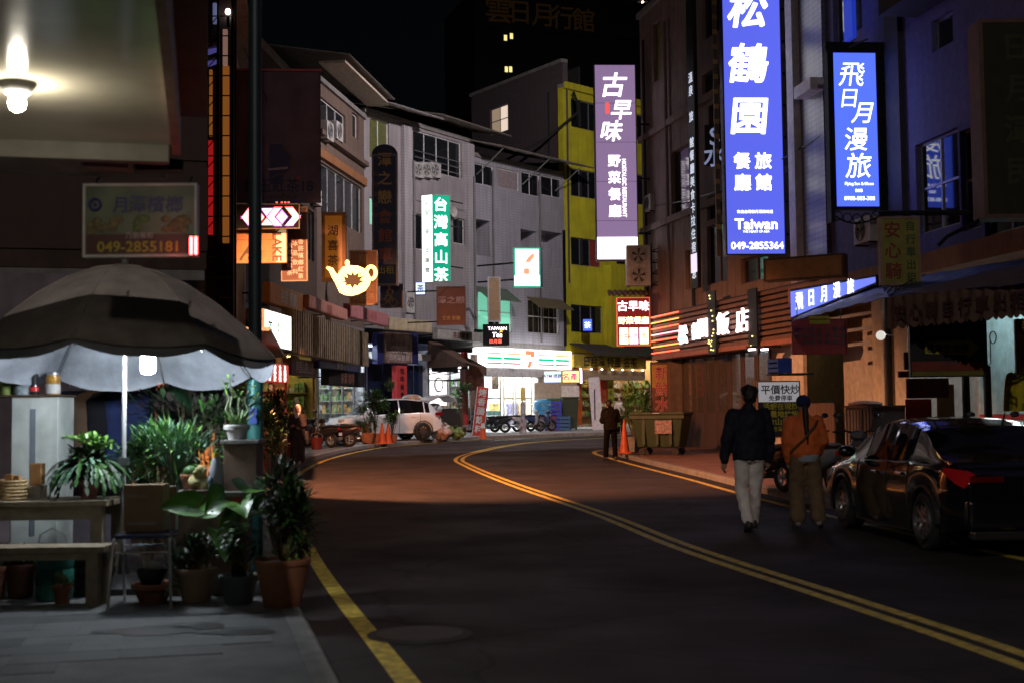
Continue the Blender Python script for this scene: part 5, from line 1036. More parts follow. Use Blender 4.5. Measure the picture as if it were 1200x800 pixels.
# red lit sign
ow = E('orange_white',(1,.82,.5),3.2); rw = E('rose_white',(1,.8,.85),2.8)
t, cv, wd, h, d = signbox('led_display', 'red and orange lit restaurant sign below the air conditioners', 'lit sign', (723,762,349,405), 45, E('dark_red_face',(.16,.005,.012),.6), M('red_led_frame',(.3,.02,.02),.4,emit=.8,ecol=(1,.15,.05)), [('古早味',742.5,359,12.5,rw,{'bold':.035}),('野菜餐廳',742.5,376,9,ow,{'bold':.035})], d=.25, border=.03); k = h/56
for i, x in enumerate((731,742.5,754.5)):
    part_box('lit_panel', ow if i != 1 else E('lilac_panel',(.95,.75,1),2.2), t, (x-5-742.5)*k, (x+5-742.5)*k, -.14,-.131, 2*k, 20.5*k); mb = MB(); put_text(mb, ('合菜','小吃','茶')[i], (x-742.5)*k, 11*k, .16 if i != 2 else .2, -.143, .02); mb.build('lettering', red_p, t)
sheet_roof(t, -wd/2-.3, wd/2+.1, h+.05, h+.3, -.5, .3, brown_can)
# air conditioners stacked on a steel frame
a0 = at(748, 338, 45.6)
ac_unit('twin fan air conditioner on the steel rack below the mauve sign', a0+Vector((-.03,0,.06)), math.radians(4), .85, 1.45, .35, 2)
rk_ = thing('steel_rack', 'black steel rack beside the twin fan air conditioner', 'rack', a0+Vector((.75,-.05,0)))
for x in (-.27,.3): MB().cyl((x,0,0),(x,0,1.6),.03,n=6).build('upright', iron, rk_)
m = MB()
for i in range(4): m.cyl((-.27,0,.1+i*.4),(.3,0,.1+i*.4),.022,n=5); m.cyl((-.27,0,.1+i*.4),(.3,0,.45+i*.4 if i < 3 else 1.6),.018,n=5)
m.build('lacing', iron, rk_)
p = at(768,248,46); ac_unit('small grey air conditioner high beside the yellow building', p, FR.rz, .6,.6,.3)
# lamp lit dots top
# slatted fascia with neon letters
ft = thing('slatted_fascia', 'brown horizontal slat fascia carrying the restaurant neon letters', 'fascia', FR.o, FR.rz)
SO = .55
aL, bL = FR.uv(765,390,SO)[0], FQ.L*0+FR.L+2.2
zb_ = FR.uv(820,410,SO)[1]; zt_ = FR.uv(820,362,SO)[1]+.15
part_box('backing', M('fascia_dark',(.04,.025,.02),.7), ft, aL, bL, -SO+.1,-.05, zb_, zt_)
n = 9
for i in range(n): z = zb_+(zt_-zb_)*i/n; part_box('slat', M('slat_brown',(.16,.085,.055),.55,stain=.3), ft, aL, bL, -SO, -SO+.09, z, z+(zt_-zb_)/n*.62)
part_box('lower_trim', M('trim_red',(.3,.12,.09),.6), ft, aL, bL, -SO-.05, .0, zb_-.14, zb_-.01)
for i in range(7): z = zb_+.1+(zt_-zb_-.2)*i/6; x1 = FR.uv(797,390,SO)[0]; MB().cyl((aL,-SO-.05,z),(x1,-SO-.05,z),.024,n=6).build('neon_tube', (E('neon_red',(1,.12,.05),2.6),E('neon_orange',(1,.4,.08),2.0),E('neon_pink',(1,.4,.5),2.4))[(0,1,0,2,0,1,0)[i]], ft)
nl = thing('neon_letters', 'glowing pink white restaurant characters on the slatted fascia', 'neon sign', FR.o, FR.rz); bk2 = MB()
for ch, px, py, s in (('松',802.5,392,21),('鶴',818,388,19),('園',826,384,22),('飯',849.5,379,25),('店',872.5,375,27)):
    u, v = FR.uv(px,py,SO+.1); v2 = FR.uv(px,py-s,SO+.1)[1]-v; mb = MB(); put_text(mb, ch, u, v, v2*1.12, -SO-.2, .004, sx=1.3, thick=.07); mb.build('letter', E('neon_letter',(1,.8,.83),2.2), nl); bk2.box(u-.05,u+.05,-SO-.14,-SO+.02,v-.3,v+.3)
bk2.build('standoff', iron, nl)
for px, nm in ((836,'lower'),(884,'upper')): u, v = FR.uv(px,380,SO+.1); o = thing('dotted_panel', 'black dotted neon panel %s characters on the slatted fascia' % ('beside the first two' if px == 836 else 'right of the last'), 'neon sign', FR.world(u,v-1.0,SO+.16), FR.rz); part_box('panel', black, o, -.3,.3,0,.05,.1,2.0); m = MB(); [m.ball((random.uniform(-.25,.25),-.02,random.uniform(.2,1.9)),.025,None,None,6,5) for _ in range(16 if px == 836 else 3)]; m.build('dot_lamp', E('dot_yellow',(1,.85,.3),2.2), o)
# glazed timber front
gf = thing('glazed_shopfront', 'dim timber and glass restaurant front under the slatted fascia', 'shopfront', FR.o, FR.rz)
u0, u1 = FR.uv(800,480)[0], FR.uv(905,480)[0]; nP = 7
wallb = M('restaurant_room',(.3,.23,.14),.7)
part_box('back_wall', wallb, gf, u0-.5, u1+2, 3.4,3.5,.1,4.4); part_box('ceiling', wallb, gf, u0-.5, u1+2, .1,3.4,4.3,4.4); part_box('side_wall', wallb, gf, u0-.6,u0-.5,.1,3.4,.1,4.3)
part_box('tube_light', E('restaurant_tube',(1,.75,.42),7), gf, u0+2,u0+3.4,1.6,1.7,4.2,4.26)
for i in range(nP):
    a, b = u0+(u1-u0)*i/nP, u0+(u1-u0)*(i+1)/nP; w_ = window(gf, a+.02, b-.02, .2, 3.4, woodd, M('smoked_glass',(.5,.42,.32),.04,trans=.85), 1, 1, y=.02, fw=.11, name='door_leaf'); part_box('lower_panel', woodd, w_, a+.1, b-.1, .0,.05,.3,1.35)
part_box('column', cream, gf, FR.uv(790,480)[0], FR.uv(797.5,480)[0], -.3,.15,.1,zb_-.15); part_box('white_wall', M('white_wall_r',(.5,.45,.38),.8,stain=.4), gf, u1+.03, FR.L+.6, .0,.1,.1,3.6)
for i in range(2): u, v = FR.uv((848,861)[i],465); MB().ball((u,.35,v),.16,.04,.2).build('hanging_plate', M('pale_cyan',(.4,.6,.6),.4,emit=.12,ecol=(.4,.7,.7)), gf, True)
bush(gf, [leaf2, leaf], (FR.uv(838,470)[0],.9,1.5), .5,.4,.5, 150, .2,.08, name='indoor_plant')
for i, px in enumerate((881,896)): u, v = FR.uv(px,409,.8); o = thing('spot_fixture', 'pinkish soffit lamp %s under the fascia' % ('nearest the neon characters','nearest the horizontal blue sign')[i], 'lamp', FR.world(u,v,.8), FR.rz); part_box('lens', E('soffit_pink',(1,.7,.72),5), o, -.14,.14,-.05,.05,-.03,.02); part_box('housing', black, o, -.2,.2,-.08,.4,.021,.09)
# 新鮮水果 poster
t, cv, wd, h, d = signbox('vertical_sign', 'dark red fresh fruit sign with red outlined characters behind the green skip', 'sign', (763,789,424,490), 44, M('fruit_sign',(.14,.05,.03),.6,var=.6,scale=2), black, [('新鮮水果',776.5,437,18,M('pale_outline',(.45,.3,.28),.5),{'v':18,'bold':.045}),('新鮮水果',776.5,437,18,M('red_ink',(.4,.03,.03),.5),{'v':18,'bold':.0,'y':-.115})], d=.18, border=.03)
part_box('yellow_sun', M('sign_yellow',(.4,.25,.03),.6), t, -.34,.3,-.0985,-.0965,h*.55,h*.95)
# ---------------------------------------------------------------- blue hotel block
bluew = TILE('blue_grey_tile',(.2,.21,.27),(.1,.1,.13),.3,.14,.012); 
tq, z1 = facade('guesthouse_building', 'guesthouse building with blue sign light in its wall colour behind the wrought iron framed lightbox', FQ, M('blue_glow_render',(.12,.13,.34),.75,bump=.1,stain=.3), (1050,-160), [(938,951,-40,-5,1),(974,1008,-60,46,2),(955,968,100,160,1),(1091,1116,18,56,1),(1072,1122,160,270,2,glassd,2),(1124,1146,150,270,1,glassd,2),(1150,1235,140,268,3,glassd,2)], M('alum_blue',(.35,.34,.38),.4,.5), M('glass_blue',(.03,.035,.05),.08,spec=.7), z0=4.4)  # the sign's blue light is put into this wall colour
part_box('pilaster', M('white_pil',(.45,.43,.45),.7,stain=.4), tq, FQ.uv(938,200)[0]-.1, FQ.uv(938,200)[0]+.35, -.3,-.002,4.4,z1); part_box('pilaster', M('rib_dark',(.05,.05,.06),.7), tq, FQ.uv(1046,200)[0], FQ.uv(1062,200)[0], -.12,-.002,4.4,z1)
part_box('tiled_bay', bluew, tq, FQ.uv(943,200)[0]+.1, FQ.uv(972,200)[0], -.12,-.002,4.4,z1-1); part_box('window_hood', white_p, tq, FQ.uv(955,110)[0]-.2, FQ.uv(968,110)[0]+.2, -.5,-.125,FQ.uv(960,112)[1],FQ.uv(960,112)[1]+.3)
part_box('blue_flag_panel', E('blue_panel_dim',(.02,.06,.7),.5), tq, FQ.uv(1012,20)[0], FQ.uv(1022,20)[0], -.5,-.4,FQ.uv(1017,48)[1],FQ.uv(1017,-30)[1])
part_box('ledge', M('ledge_wood',(.3,.17,.09),.7,stain=.4), tq, FQ.uv(952,300)[0], FQ.L, -.7,-.002, 4.25, 4.65)
part_box('upper_beam', M('beam_dark',(.03,.028,.03),.7), tq, FQ.uv(1075,10)[0], FQ.L, -.9,-.002, FQ.uv(1100,5)[1], FQ.uv(1100,5)[1]+.6)
u, v = FQ.uv(1007,285,.4); ac_unit('air conditioner behind the iron scrollwork of the blue guesthouse sign', FQ.world(u,v,.02), FQ.rz, .9,.6)
# guesthouse lightbox
nw = E('guest_white',(.95,.98,1),2.6)
t, cv, wd, h, d = signbox('framed_lightbox', 'blue guesthouse lightbox in a black wrought iron frame', 'lit sign', (975,1031,62,246), 29, E('guest_blue',(.07,.13,1),1.45), black, [('飛',1000,89,31,nw,{'bold':.0,'slant':.15}),('日',996,117,25,nw,{'bold':.0,'slant':.15}),('月',1011,134,27,nw,{'bold':.005,'slant':.25}),('漫',1003,165,29,nw,{'bold':.005,'slant':.1}),('旅',1005,196,31,nw,{'bold':.005,'slant':.1}),('Flying Sun & Moon',1005,217,5,nw,{'bold':.015,'sx':.9}),('B&B',1004.5,225,5,nw,{'bold':.02}),('0988-883-388',1005,234,6.4,nw,{'bold':.015})], d=.3, border=.05, rz=math.radians(4)); k = h/184
part_box('top_rail', iron, t, -wd/2-.1, wd/2+.2, -.1,.1, h+.02, h+.22); part_box('side_frame', iron, t, wd/2+.002, wd/2+.16, -.15,.15, -.1, h+.2); part_box('side_frame', iron, t, -wd/2-.08, -wd/2-.002, -.15,.15,-.3,h+.2)
m = MB()
for i in range(5): m.torus((-wd/2+.12+i*(wd-.2)/4,0,-.14-.06*math.sin(math.pi*i/4)), .1, .014, 'y', 16, 5)
m.tube([(-wd/2,0,-.12),(-wd/4,0,-.27),(0,0,-.33),(wd/4,0,-.27),(wd/2+.1,0,-.12)], .02, 6); m.build('scrollwork', iron, t, True)
m = MB()
for i in range(12): m.torus((wd/2+.08,-.16,.2+i*h/12), .06,.01,'y',12,4)
m.build('scrollwork', iron, t)
MB().tube([(-.1,-.1,h+.1),(.35,-.1,h+.3)], .02, 6).build('lamp_arm', steel, t)
m = MB(); m.cyl((wd/2+.15,0,h*.8),(wd/2+.7,.3,h*.8),.04,n=6); m.cyl((wd/2+.15,0,h*.2),(wd/2+.7,.3,h*.2),.04,n=6); m.build('bracket', iron, t)
# horizontal blue sign under tarpaulin
hs = thing('horizontal_lightbox', 'slanting blue lightbox with guesthouse characters under the wooden beam', 'lit sign', (0,0,0)); A = at(927,372,27.5); B = at(1026,331,23.5); 
dv = Vector((B.x-A.x,B.y-A.y,0)); rz = math.atan2(dv.y,dv.x); Lh = dv.length; hs.location = (A.x,A.y,A.z); hs.rotation_euler = (0,0,rz); hA = at(927,342,27.5).z-A.z; dz = B.z-A.z; hB = .1
MB().add([(0,0,0),(Lh,0,dz),(Lh,0,dz+hB),(0,0,hA)],[(0,1,2,3)]).build('face_panel', E('hsign_blue',(.16,.22,.95),1.1), hs)
MB().prism([(-.02,-.04),(Lh+.02,dz-.04),(Lh+.02,dz+hB+.04),(-.02,hA+.05)], .004,.2).build('cabinet', navy_p, hs)
mb = MB()
for i, ch in enumerate('飛日月漫旅'): f = .12+i*.155; put_text(mb, ch, Lh*f, dz*f*.8+hA*.52*(1-f*.62)+.02, .42*(1-f*.35), -.01, .01)
mb.build('lettering', nw, hs)
# wooden beam box
t, cv, wd, h, d = signbox('wooden_beam_sign', 'plain orange wooden board above the slanting blue lightbox', 'board', (903,985,301,328), 29, M('beam_wood',(.34,.17,.06),.65,stain=.3,bump=.2), woodd, d=.3, border=.04, rz=math.radians(-32))
# dark large sign at right edge and hanging 安心騎 sign
oly = M('olive_ink',(.05,.05,.015),.6)
t, cv, wd, h, d = signbox('vertical_sign', 'very large unlit brown sign above the scalloped awning', 'sign', (1147,1215,28,258), 21, M('dark_olive_face',(.028,.026,.01),.7), M('sign_brown_edge',(.16,.08,.06),.6), [('日月潭民',1190,60,34,oly,{'v':48,'bold':.03})], d=.5, border=.06)
m = MB(); m.tube([(-wd/2,0,.0),(-wd/2-.5,.1,-.25),(-wd/2-.65,.1,-.4)], .035, 6); m.build('strut', iron, t)
rod = thing('sign_bracket_arm', 'long dark horizontal steel arm above the blue tarpaulin', 'bracket', at(1030,250,22.5)); MB().tube([(0,0,0),(2.55,-1.2,-.2)], .045, 8).build('arm', iron, rod); MB().ball((2.55,-1.2,-.2),.06).build('end_cap', steel, rod)
yb = M('dull_yellow',(.3,.27,.05),.6)
t, cv, wd, h, d = signbox('hanging_sign', 'dim yellow hanging sign with red and green characters', 'sign', (1031,1078,255,335), 22.3, yb, M('sign_pale_edge',(.35,.22,.18),.6), [('安心騎',1046,270,20,M('dull_red',(.25,.04,.02),.6),{'v':24,'bold':.03}),('自行車出租',1067,266,12,M('dull_green',(.06,.1,.03),.6),{'v':15,'bold':.03})], d=.14, border=.03)
# blue tarpaulin roof and scalloped awning
tarp = M('blue_tarpaulin',(.035,.05,.14),.5,bump=.4,bscale=5,stain=.2)
tp_ = thing('blue_tarpaulin', 'dark blue tarpaulin roof stretched from the slanting blue lightbox', 'tarpaulin', (0,0,0)); pts = [at(925,377,26),at(1042,347,19.2),at(1215,330,16.6),at(1215,300,21),at(1085,322,24.5),at(1022,330,26.5)]
P_ = [Vector(p) for p in pts]; m = MB(); m.add(P_, [(0,1,5),(1,4,5),(1,2,3,4)]); o = m.build('sheet', tarp, tp_); s = o.modifiers.new('sub','SUBSURF'); s.subdivision_type = 'SIMPLE'; s.levels = s.render_levels = 4
tx = bpy.data.textures.new('wrinkle','CLOUDS'); tx.noise_scale = .6; dm = o.modifiers.new('d','DISPLACE'); dm.texture = tx; dm.strength = .09; dm.mid_level = .5; s2 = o.modifiers.new('s','SOLIDIFY'); s2.thickness = .01
for q_ in ((0,4),(1,4),(2,3)): MB().tube([P_[q_[0]], (P_[q_[0]]+P_[q_[1]])/2+Vector((0,0,.06)), P_[q_[1]]], .012, 5).build('rope', iron, tp_)
A = at(1040,349,19.0); B = at(1215,328,16.8); A2 = at(1040,383,19.0)
av = thing('scalloped_awning', 'brown awning valance with scalloped edge and dark characters', 'awning', A, math.atan2(B.y-A.y,B.x-A.x)); Lv = math.hypot(B.x-A.x,B.y-A.y); hv = A.z-A2.z; dzv = B.z-A.z
n = 88; top = [(Lv*i/n, .02*math.sin(i*.9), dzv*i/n) for i in range(n+1)]; bot = [(Lv*i/n, -.03+.03*math.sin(i*.7), dzv*i/n-hv-.05*abs(math.sin(math.pi*i/4))) for i in range(n+1)]
m = MB(); m.add(top+bot, [(i,i+1,n+2+i,n+1+i) for i in range(n)]); o = m.build('valance', brown_can, av); s2 = o.modifiers.new('s','SOLIDIFY'); s2.thickness = .006
m = MB(); m.add([(0,0,0),(Lv,0,dzv),(Lv+.6,1.6,dzv+.5),(.4,1.8,.45)],[(0,1,2,3)]); m.build('canvas', brown_can, av); MB().add([(0,0,0),(.4,1.8,.45),(.4,1.8,-hv*.3),(0,0,-hv)],[(0,1,2,3)]).build('canvas_end', brown_can, av)
mb = MB()
for i, ch in enumerate('安心騎自行車出租中心'): put_text(mb, ch, .3+i*.29, dzv*(.3+i*.29)/Lv-hv*.58, .26, -.07, .03, sx=.95)
mb.build('lettering', M('awning_ink',(.05,.025,.03),.7), av)
for x in (.3, Lv-.2): MB().cyl((x,.1,-hv*.3),(x+.2,.8,.1),.02,n=6).build('strut', iron, av)
# arrow sign board
t, cv, wd, h, d = signbox('arrow_sign', 'black hanging sign with a yellow arrow under the scalloped awning', 'sign', (1066,1156,368,441), 19.2, M('sign_black',(.016,.012,.014),.5), black, [('安心騎',1118,384,24,M('grey_ink',(.1,.09,.09),.6),{'bold':.01,'sx':1.1}),('二人協力車',1108,425,6,M('grey_ink'))], d=.08, border=.015); k = h/73
def ax(px, py): return ((px-1111)*k, (441-py)*k)
MB().prism([ax(*q) for q in ((1084,401),(1133,399),(1133,395),(1148,408),(1133,421),(1133,416),(1084,414))], -.05,-.045).build('arrow', M('arrow_yellow',(.42,.38,.02),.6), t); mb = MB(); x, z = ax(1110,408); put_text(mb, '租車在這裡', x, z, 10*k, -.054, .03); mb.build('lettering', black, t)
part_box('red_band', M('dull_red'), t, -wd/2+.02, wd/2-.06, -.048,-.043, 7*k, 18*k); part_box('yellow_band', M('band_yellow',(.2,.17,.02),.6), t, -wd/2+.02, wd/2-.06, -.049,-.043, 1*k, 6.5*k)
m = MB(); m.cyl((-wd/2+.1,0,h),(-wd/2+.1,0,h+.35),.01,n=6); m.cyl((wd/2-.1,0,h),(wd/2-.1,0,h+.4),.01,n=6); m.build('hanger', iron, t)
# red hanging menu
t, cv, wd, h, d = signbox('hanging_menu', 'red hanging menu with columns of dark characters', 'sign', (928,993,374,415), 26.5, M('menu_red',(.3,.03,.03),.6), M('menu_red_frame',(.2,.03,.03),.6), [(s_, 934.5+i*8.8, 386, 6, M('menu_ink',(.08,.06,.09),.6),{'v':7.4,'bold':.03}) for i, s_ in enumerate(('炒飯','炒麵湯','魚湯類','火鍋羊','土雞類','總統魚','曲腰魚'))], d=.05, border=.02)
part_box('yellow_header', M('arrow_yellow'), t, -.2,.22,-.034,-.028,h-.1,h+.06); m = MB(); m.cyl((-.45,0,h),(-.45,0,h+.35),.01,n=6); m.cyl((.45,0,h),(.45,0,h+.35),.01,n=6); m.build('hanger', iron, t)
# stir fry board
yt = M('board_yellow',(.62,.6,.04),.6); bt = M('board_black',(.02,.02,.03),.5)
t, cv, wd, h, d = signbox('street_board', 'white and black stir fry menu board with yellow characters on the pavement', 'sign', (888,938,446,512), 25.3, bt, M('board_frame',(.25,.12,.08),.6), [('平價快炒',915,456,11.5,bt,{'bold':.02,'y':-.065,'sx':1.0}),('免費停車',915,466,7,bt,{'bold':.02,'y':-.065}),('活蝦在現炒',915,475.5,8.3,yt,{'bold':.03}),('大量地炒飯',915,484.5,8.3,yt,{'bold':.03}),('合山產',912,493.5,8.6,yt,{'bold':.03}),('日月潭名菜',914,502,6,yt,{'bold':.02})], d=.09, border=.02); k = h/66
part_box('white_header', E('board_white',(.62,.62,.66),.35), t, -wd/2+.02, wd/2-.02, -.058,-.052, 41.5*k, 65*k)
for x in (-wd/2+.05, wd/2-.05): MB().cyl((x,.02,0),(x,.25,gz(25)+.12-t.location.z),.02,n=6).build('leg', iron, t); MB().cyl((x,0,0),(x,-.03,gz(25)+.12-t.location.z),.02,n=6).build('leg', iron, t)
# ---------------------------------------------------------------- right stall under the guesthouse
ow_ = M('stall_white',(.62,.6,.55),.7,stain=.25); teal = M('stall_teal',(.36,.6,.62),.6,stain=.2)
rs = thing('rental_stall', 'brightly lit bicycle rental room with white and pale teal walls', 'shop', FQ.o, FQ.rz)
UQ = lambda px, off=0: FQ.uv(px, 470, off)[0]
part_box('pillar', M('pillar_cream',(.5,.46,.38),.7,stain=.3), rs, UQ(1036), UQ(1049), -.25,.1,.1,4.2); part_box('pillar', ow_, rs, UQ(1052), UQ(1068), -.05,.3,.1,4.2); part_box('drainpipe', iron, rs, UQ(1050), UQ(1051.5), -.2,-.1,.1,4.2)
uT = UQ(1148,-1.6); part_box('back_wall', ow_, rs, UQ(1060,-1.6), uT, 1.6,1.7,.1,4.2); part_box('back_wall', teal, rs, uT+.01, UQ(1290), 1.6,1.7,1.35,4.2); part_box('dado', M('dado_red',(.5,.04,.04),.6), rs, uT+.01, UQ(1290), 1.58,1.7,.1,1.34)
part_box('ceiling', ow_, rs, UQ(1052), UQ(1290), .0,1.7,4.2,4.3); part_box('side_wall', ow_, rs, UQ(1052)-.1, UQ(1052)-.001, .3,1.7,.1,4.2)
for i in range(3): x = UQ(1085)+i*1.6; part_box('tube_light', E('stall_tube',(.95,.98,1),70), rs, x, x+1.1, .5,.56,4.12,4.17)
MB().torus((UQ(1166,-1.55),1.55,FQ.uv(1166,395,-1.55)[1]),.13,.012,'y',24,5).build('hose_loop', black, rs); MB().tube([(UQ(1160,-1.5),1.55,FQ.uv(1160,395,-1.5)[1]),(UQ(1160,-1.5),1.55,FQ.uv(1160,425,-1.5)[1]),(UQ(1154,-1.5),1.55,FQ.uv(1154,430,-1.5)[1])],.012,6).build('hose', black, rs)
# objects in the stall
def gl_(px, py, Y): p = at(px, py, Y); return p
p = at(1105,470,22); t = thing('wooden_display_shelf', 'brown wooden notice shelf hanging under the arrow sign', 'shelf', p); part_box('bar', M('red_brown_bar',(.2,.07,.06),.6), t, -.75,.75,-.05,.05,.42,.53); part_box('sign_plank', M('shelf_plank',(.32,.17,.12),.7,stain=.4), t, -.62,.1,-.03,.03,.06,.4); part_box('upper_plank', M('shelf_plank'), t, -.65,-.35,-.02,.02,.55,.85)
for x in (.35,.72): part_box('post', M('grey_post',(.06,.06,.065),.6), t, x, x+.1, -.05,.05,-1.5,.42 if x < .5 else .6)
part_box('cream_panel', M('cream_panel',(.5,.42,.22),.6), t, .0,.3,.3,.33,-.6,.3); part_box('red_panel', M('dado_red'), t, -.55,-.1,.3,.33,-.7,.05)
for i, (px, l) in enumerate(((1185,'yellow raincoat hanging at the left of the pair'),(1199,'yellow raincoat hanging at the right edge'))):
    t = thing('raincoat', l, 'raincoat', at(px,436,20.5), .3, 'yellow raincoats'); rings = []
    for z, a_, b_ in ((0,.04,.03),(-.05,.1,.05),(-.2,.13,.06),(-.4,.15,.07),(-.62,.17,.07)): rings.append([(a_*math.cos(q*math.pi/8),(b_+.01*math.sin(q*2.3))*math.sin(q*math.pi/8),z) for q in range(16)])
    MB().loft(rings).build('coat', M('raincoat_yellow',(.7,.6,.03),.4), t, True); MB().tube([(0,0,-.02),(0,0,.04),(.02,0,.06)],.005,6).build('hook', steel, t)
signbox('price_board', 'orange price board at the right edge of the stall', 'sign', (1192,1212,374,480), 21.5, M('price_face',(.5,.3,.12),.6,var=.5,scale=3), wood, [('租',1202,385,14,M('brown_ink'),{}),('8',1202,423,20,red_p,{'bold':.04})], d=.06)
t = thing('covered_cart', 'grey ribbed metal cart with cloth on top beside the pillar', 'cart', (at(1006,500,25.5).x,25.5,gz(25)+.12), FQ.rz); part_box('body', M('cart_grey',(.1,.085,.085),.6,stain=.4), t, -.6,.6,0,.7,.05,1.4)
for i in range(8): part_box('rib', M('cart_grey'), t, -.58+i*.15,-.52+i*.15,-.02,-.002,.08,1.36)
m = MB(); m.box(-.65,.65,-.08,.75,1.401,1.44); m.build('top_board', woodd, t); o = MB().ball((-.1,.2,1.47),.5,.3,.07).build('cloth', M('cart_cloth',(.28,.2,.16),.8,bump=.5,bscale=10), t, True)
t = thing('wooden_gate', 'dark plank gate behind the person in the orange jacket', 'gate', (at(962,500,28).x,28,gz(28)+.12), FQ.rz)
for i in range(9): part_box('plank', woodd, t, -.7+i*.16,-.55+i*.16,0,.03,0,1.5)
for z in (.3,1.1): part_box('rail', woodd, t, -.72,.75,.031,.07,z,z+.1)
# upper open room behind: white box panels with railing
part_box('recess_wall', M('recess_white',(.38,.36,.34),.7,stain=.4), rs, UQ(940), UQ(1034), 1.2,1.3,.1,4.2); part_box('recess_door', M('recess_door',(.12,.1,.09),.6), rs, UQ(985), UQ(1020), 1.1,1.19,.1,2.9); part_box('recess_panel', white_p, rs, UQ(991), UQ(1008), 1.04,1.09,.9,2.6)
for i in range(3): part_box('rail', M('grey_rail',(.3,.3,.3),.5), rs, UQ(975), UQ(1036), -.1,-.05,3.0+i*.35,3.08+i*.35)
fl = at(1032,393,24); t = thing('security_lamp', 'small white floodlight on the cream pillar', 'lamp', fl); MB().ball((0,0,0),.09).build('globe', E('flood_white',(1,.95,.85),.7), t, True); MB().tube([(0,0,0),(.15,.15,.02),(.3,.2,.0)],.015,6).build('arm', steel, t)
pc_ = at(914,437,26); t = thing('blue_crate', 'blue plastic basket above the stir fry board', 'crate', pc_, FR.rz)
for i in range(3): part_box('band', blue_pl, t, -.25,.25,-.15,.15,.02+i*.1,.09+i*.1)
for x in (-.24,.2): part_box('corner', blue_pl, t, x,x+.04,-.152,.152,0,.3)
part_box('shelf_bracket', iron, t, -.3,.3,-.16,.6,-.04,-.005)
# ---------------------------------------------------------------- vehicles
def interp(tab, x):
    if x <= tab[0][0]: return tab[0][1]
    for (a, b), (c, d) in zip(tab, tab[1:]):
        if x <= c: t = (x-a)/(c-a); t = t*t*(3-2*t)*.35+t*.65; return b+(d-b)*t
    return tab[-1][1]
def wheel(parent, x, y, r, side, rim, spokes=10, width=.21):
    tw = MB(); s = side
    prof = [(r*.66,-.5),(r*.9,-.52),(r*.985,-.42),(r,-.2),(r,.2),(r*.985,.42),(r*.9,.52),(r*.66,.5)]
    o = MB().lathe([(a, b*width) for a, b in prof], 36, (x,y,r), 'y', cap=False).build('wheel', rubber, parent, True)
    yo = y+s*width*.34; m = MB()
    m.lathe([(r*.7,s*.06),(r*.7,-s*.02),(r*.62,-s*.03),(r*.62,s*.05)], 36, (x,yo,r), 'y', cap=False)
    for i in range(spokes):
        a = 2*math.pi*i/spokes; ca, sa = math.cos(a), math.sin(a); pts = []
        for q, ww in ((r*.1,.035),(r*.64,.022)): pts += [(x+q*ca-ww*sa, r+q*sa+ww*ca), (x+q*ca+ww*sa, r+q*sa-ww*ca)]
        m.prism([pts[0],pts[1],pts[3],pts[2]], yo, yo+s*.025)
    m.lathe([(.001,s*.04),(r*.14,s*.035),(r*.16,0)], 20, (x,yo,r), 'y'); m.build('rim', rim, o)
    MB().lathe([(r*.6,-s*.03),(.001,-s*.03)], 24, (x,yo-s*.02,r), 'y', cap=False).build('brake_disc', M('disc_dark',(.05,.05,.05),.4,.7), o)
    return o
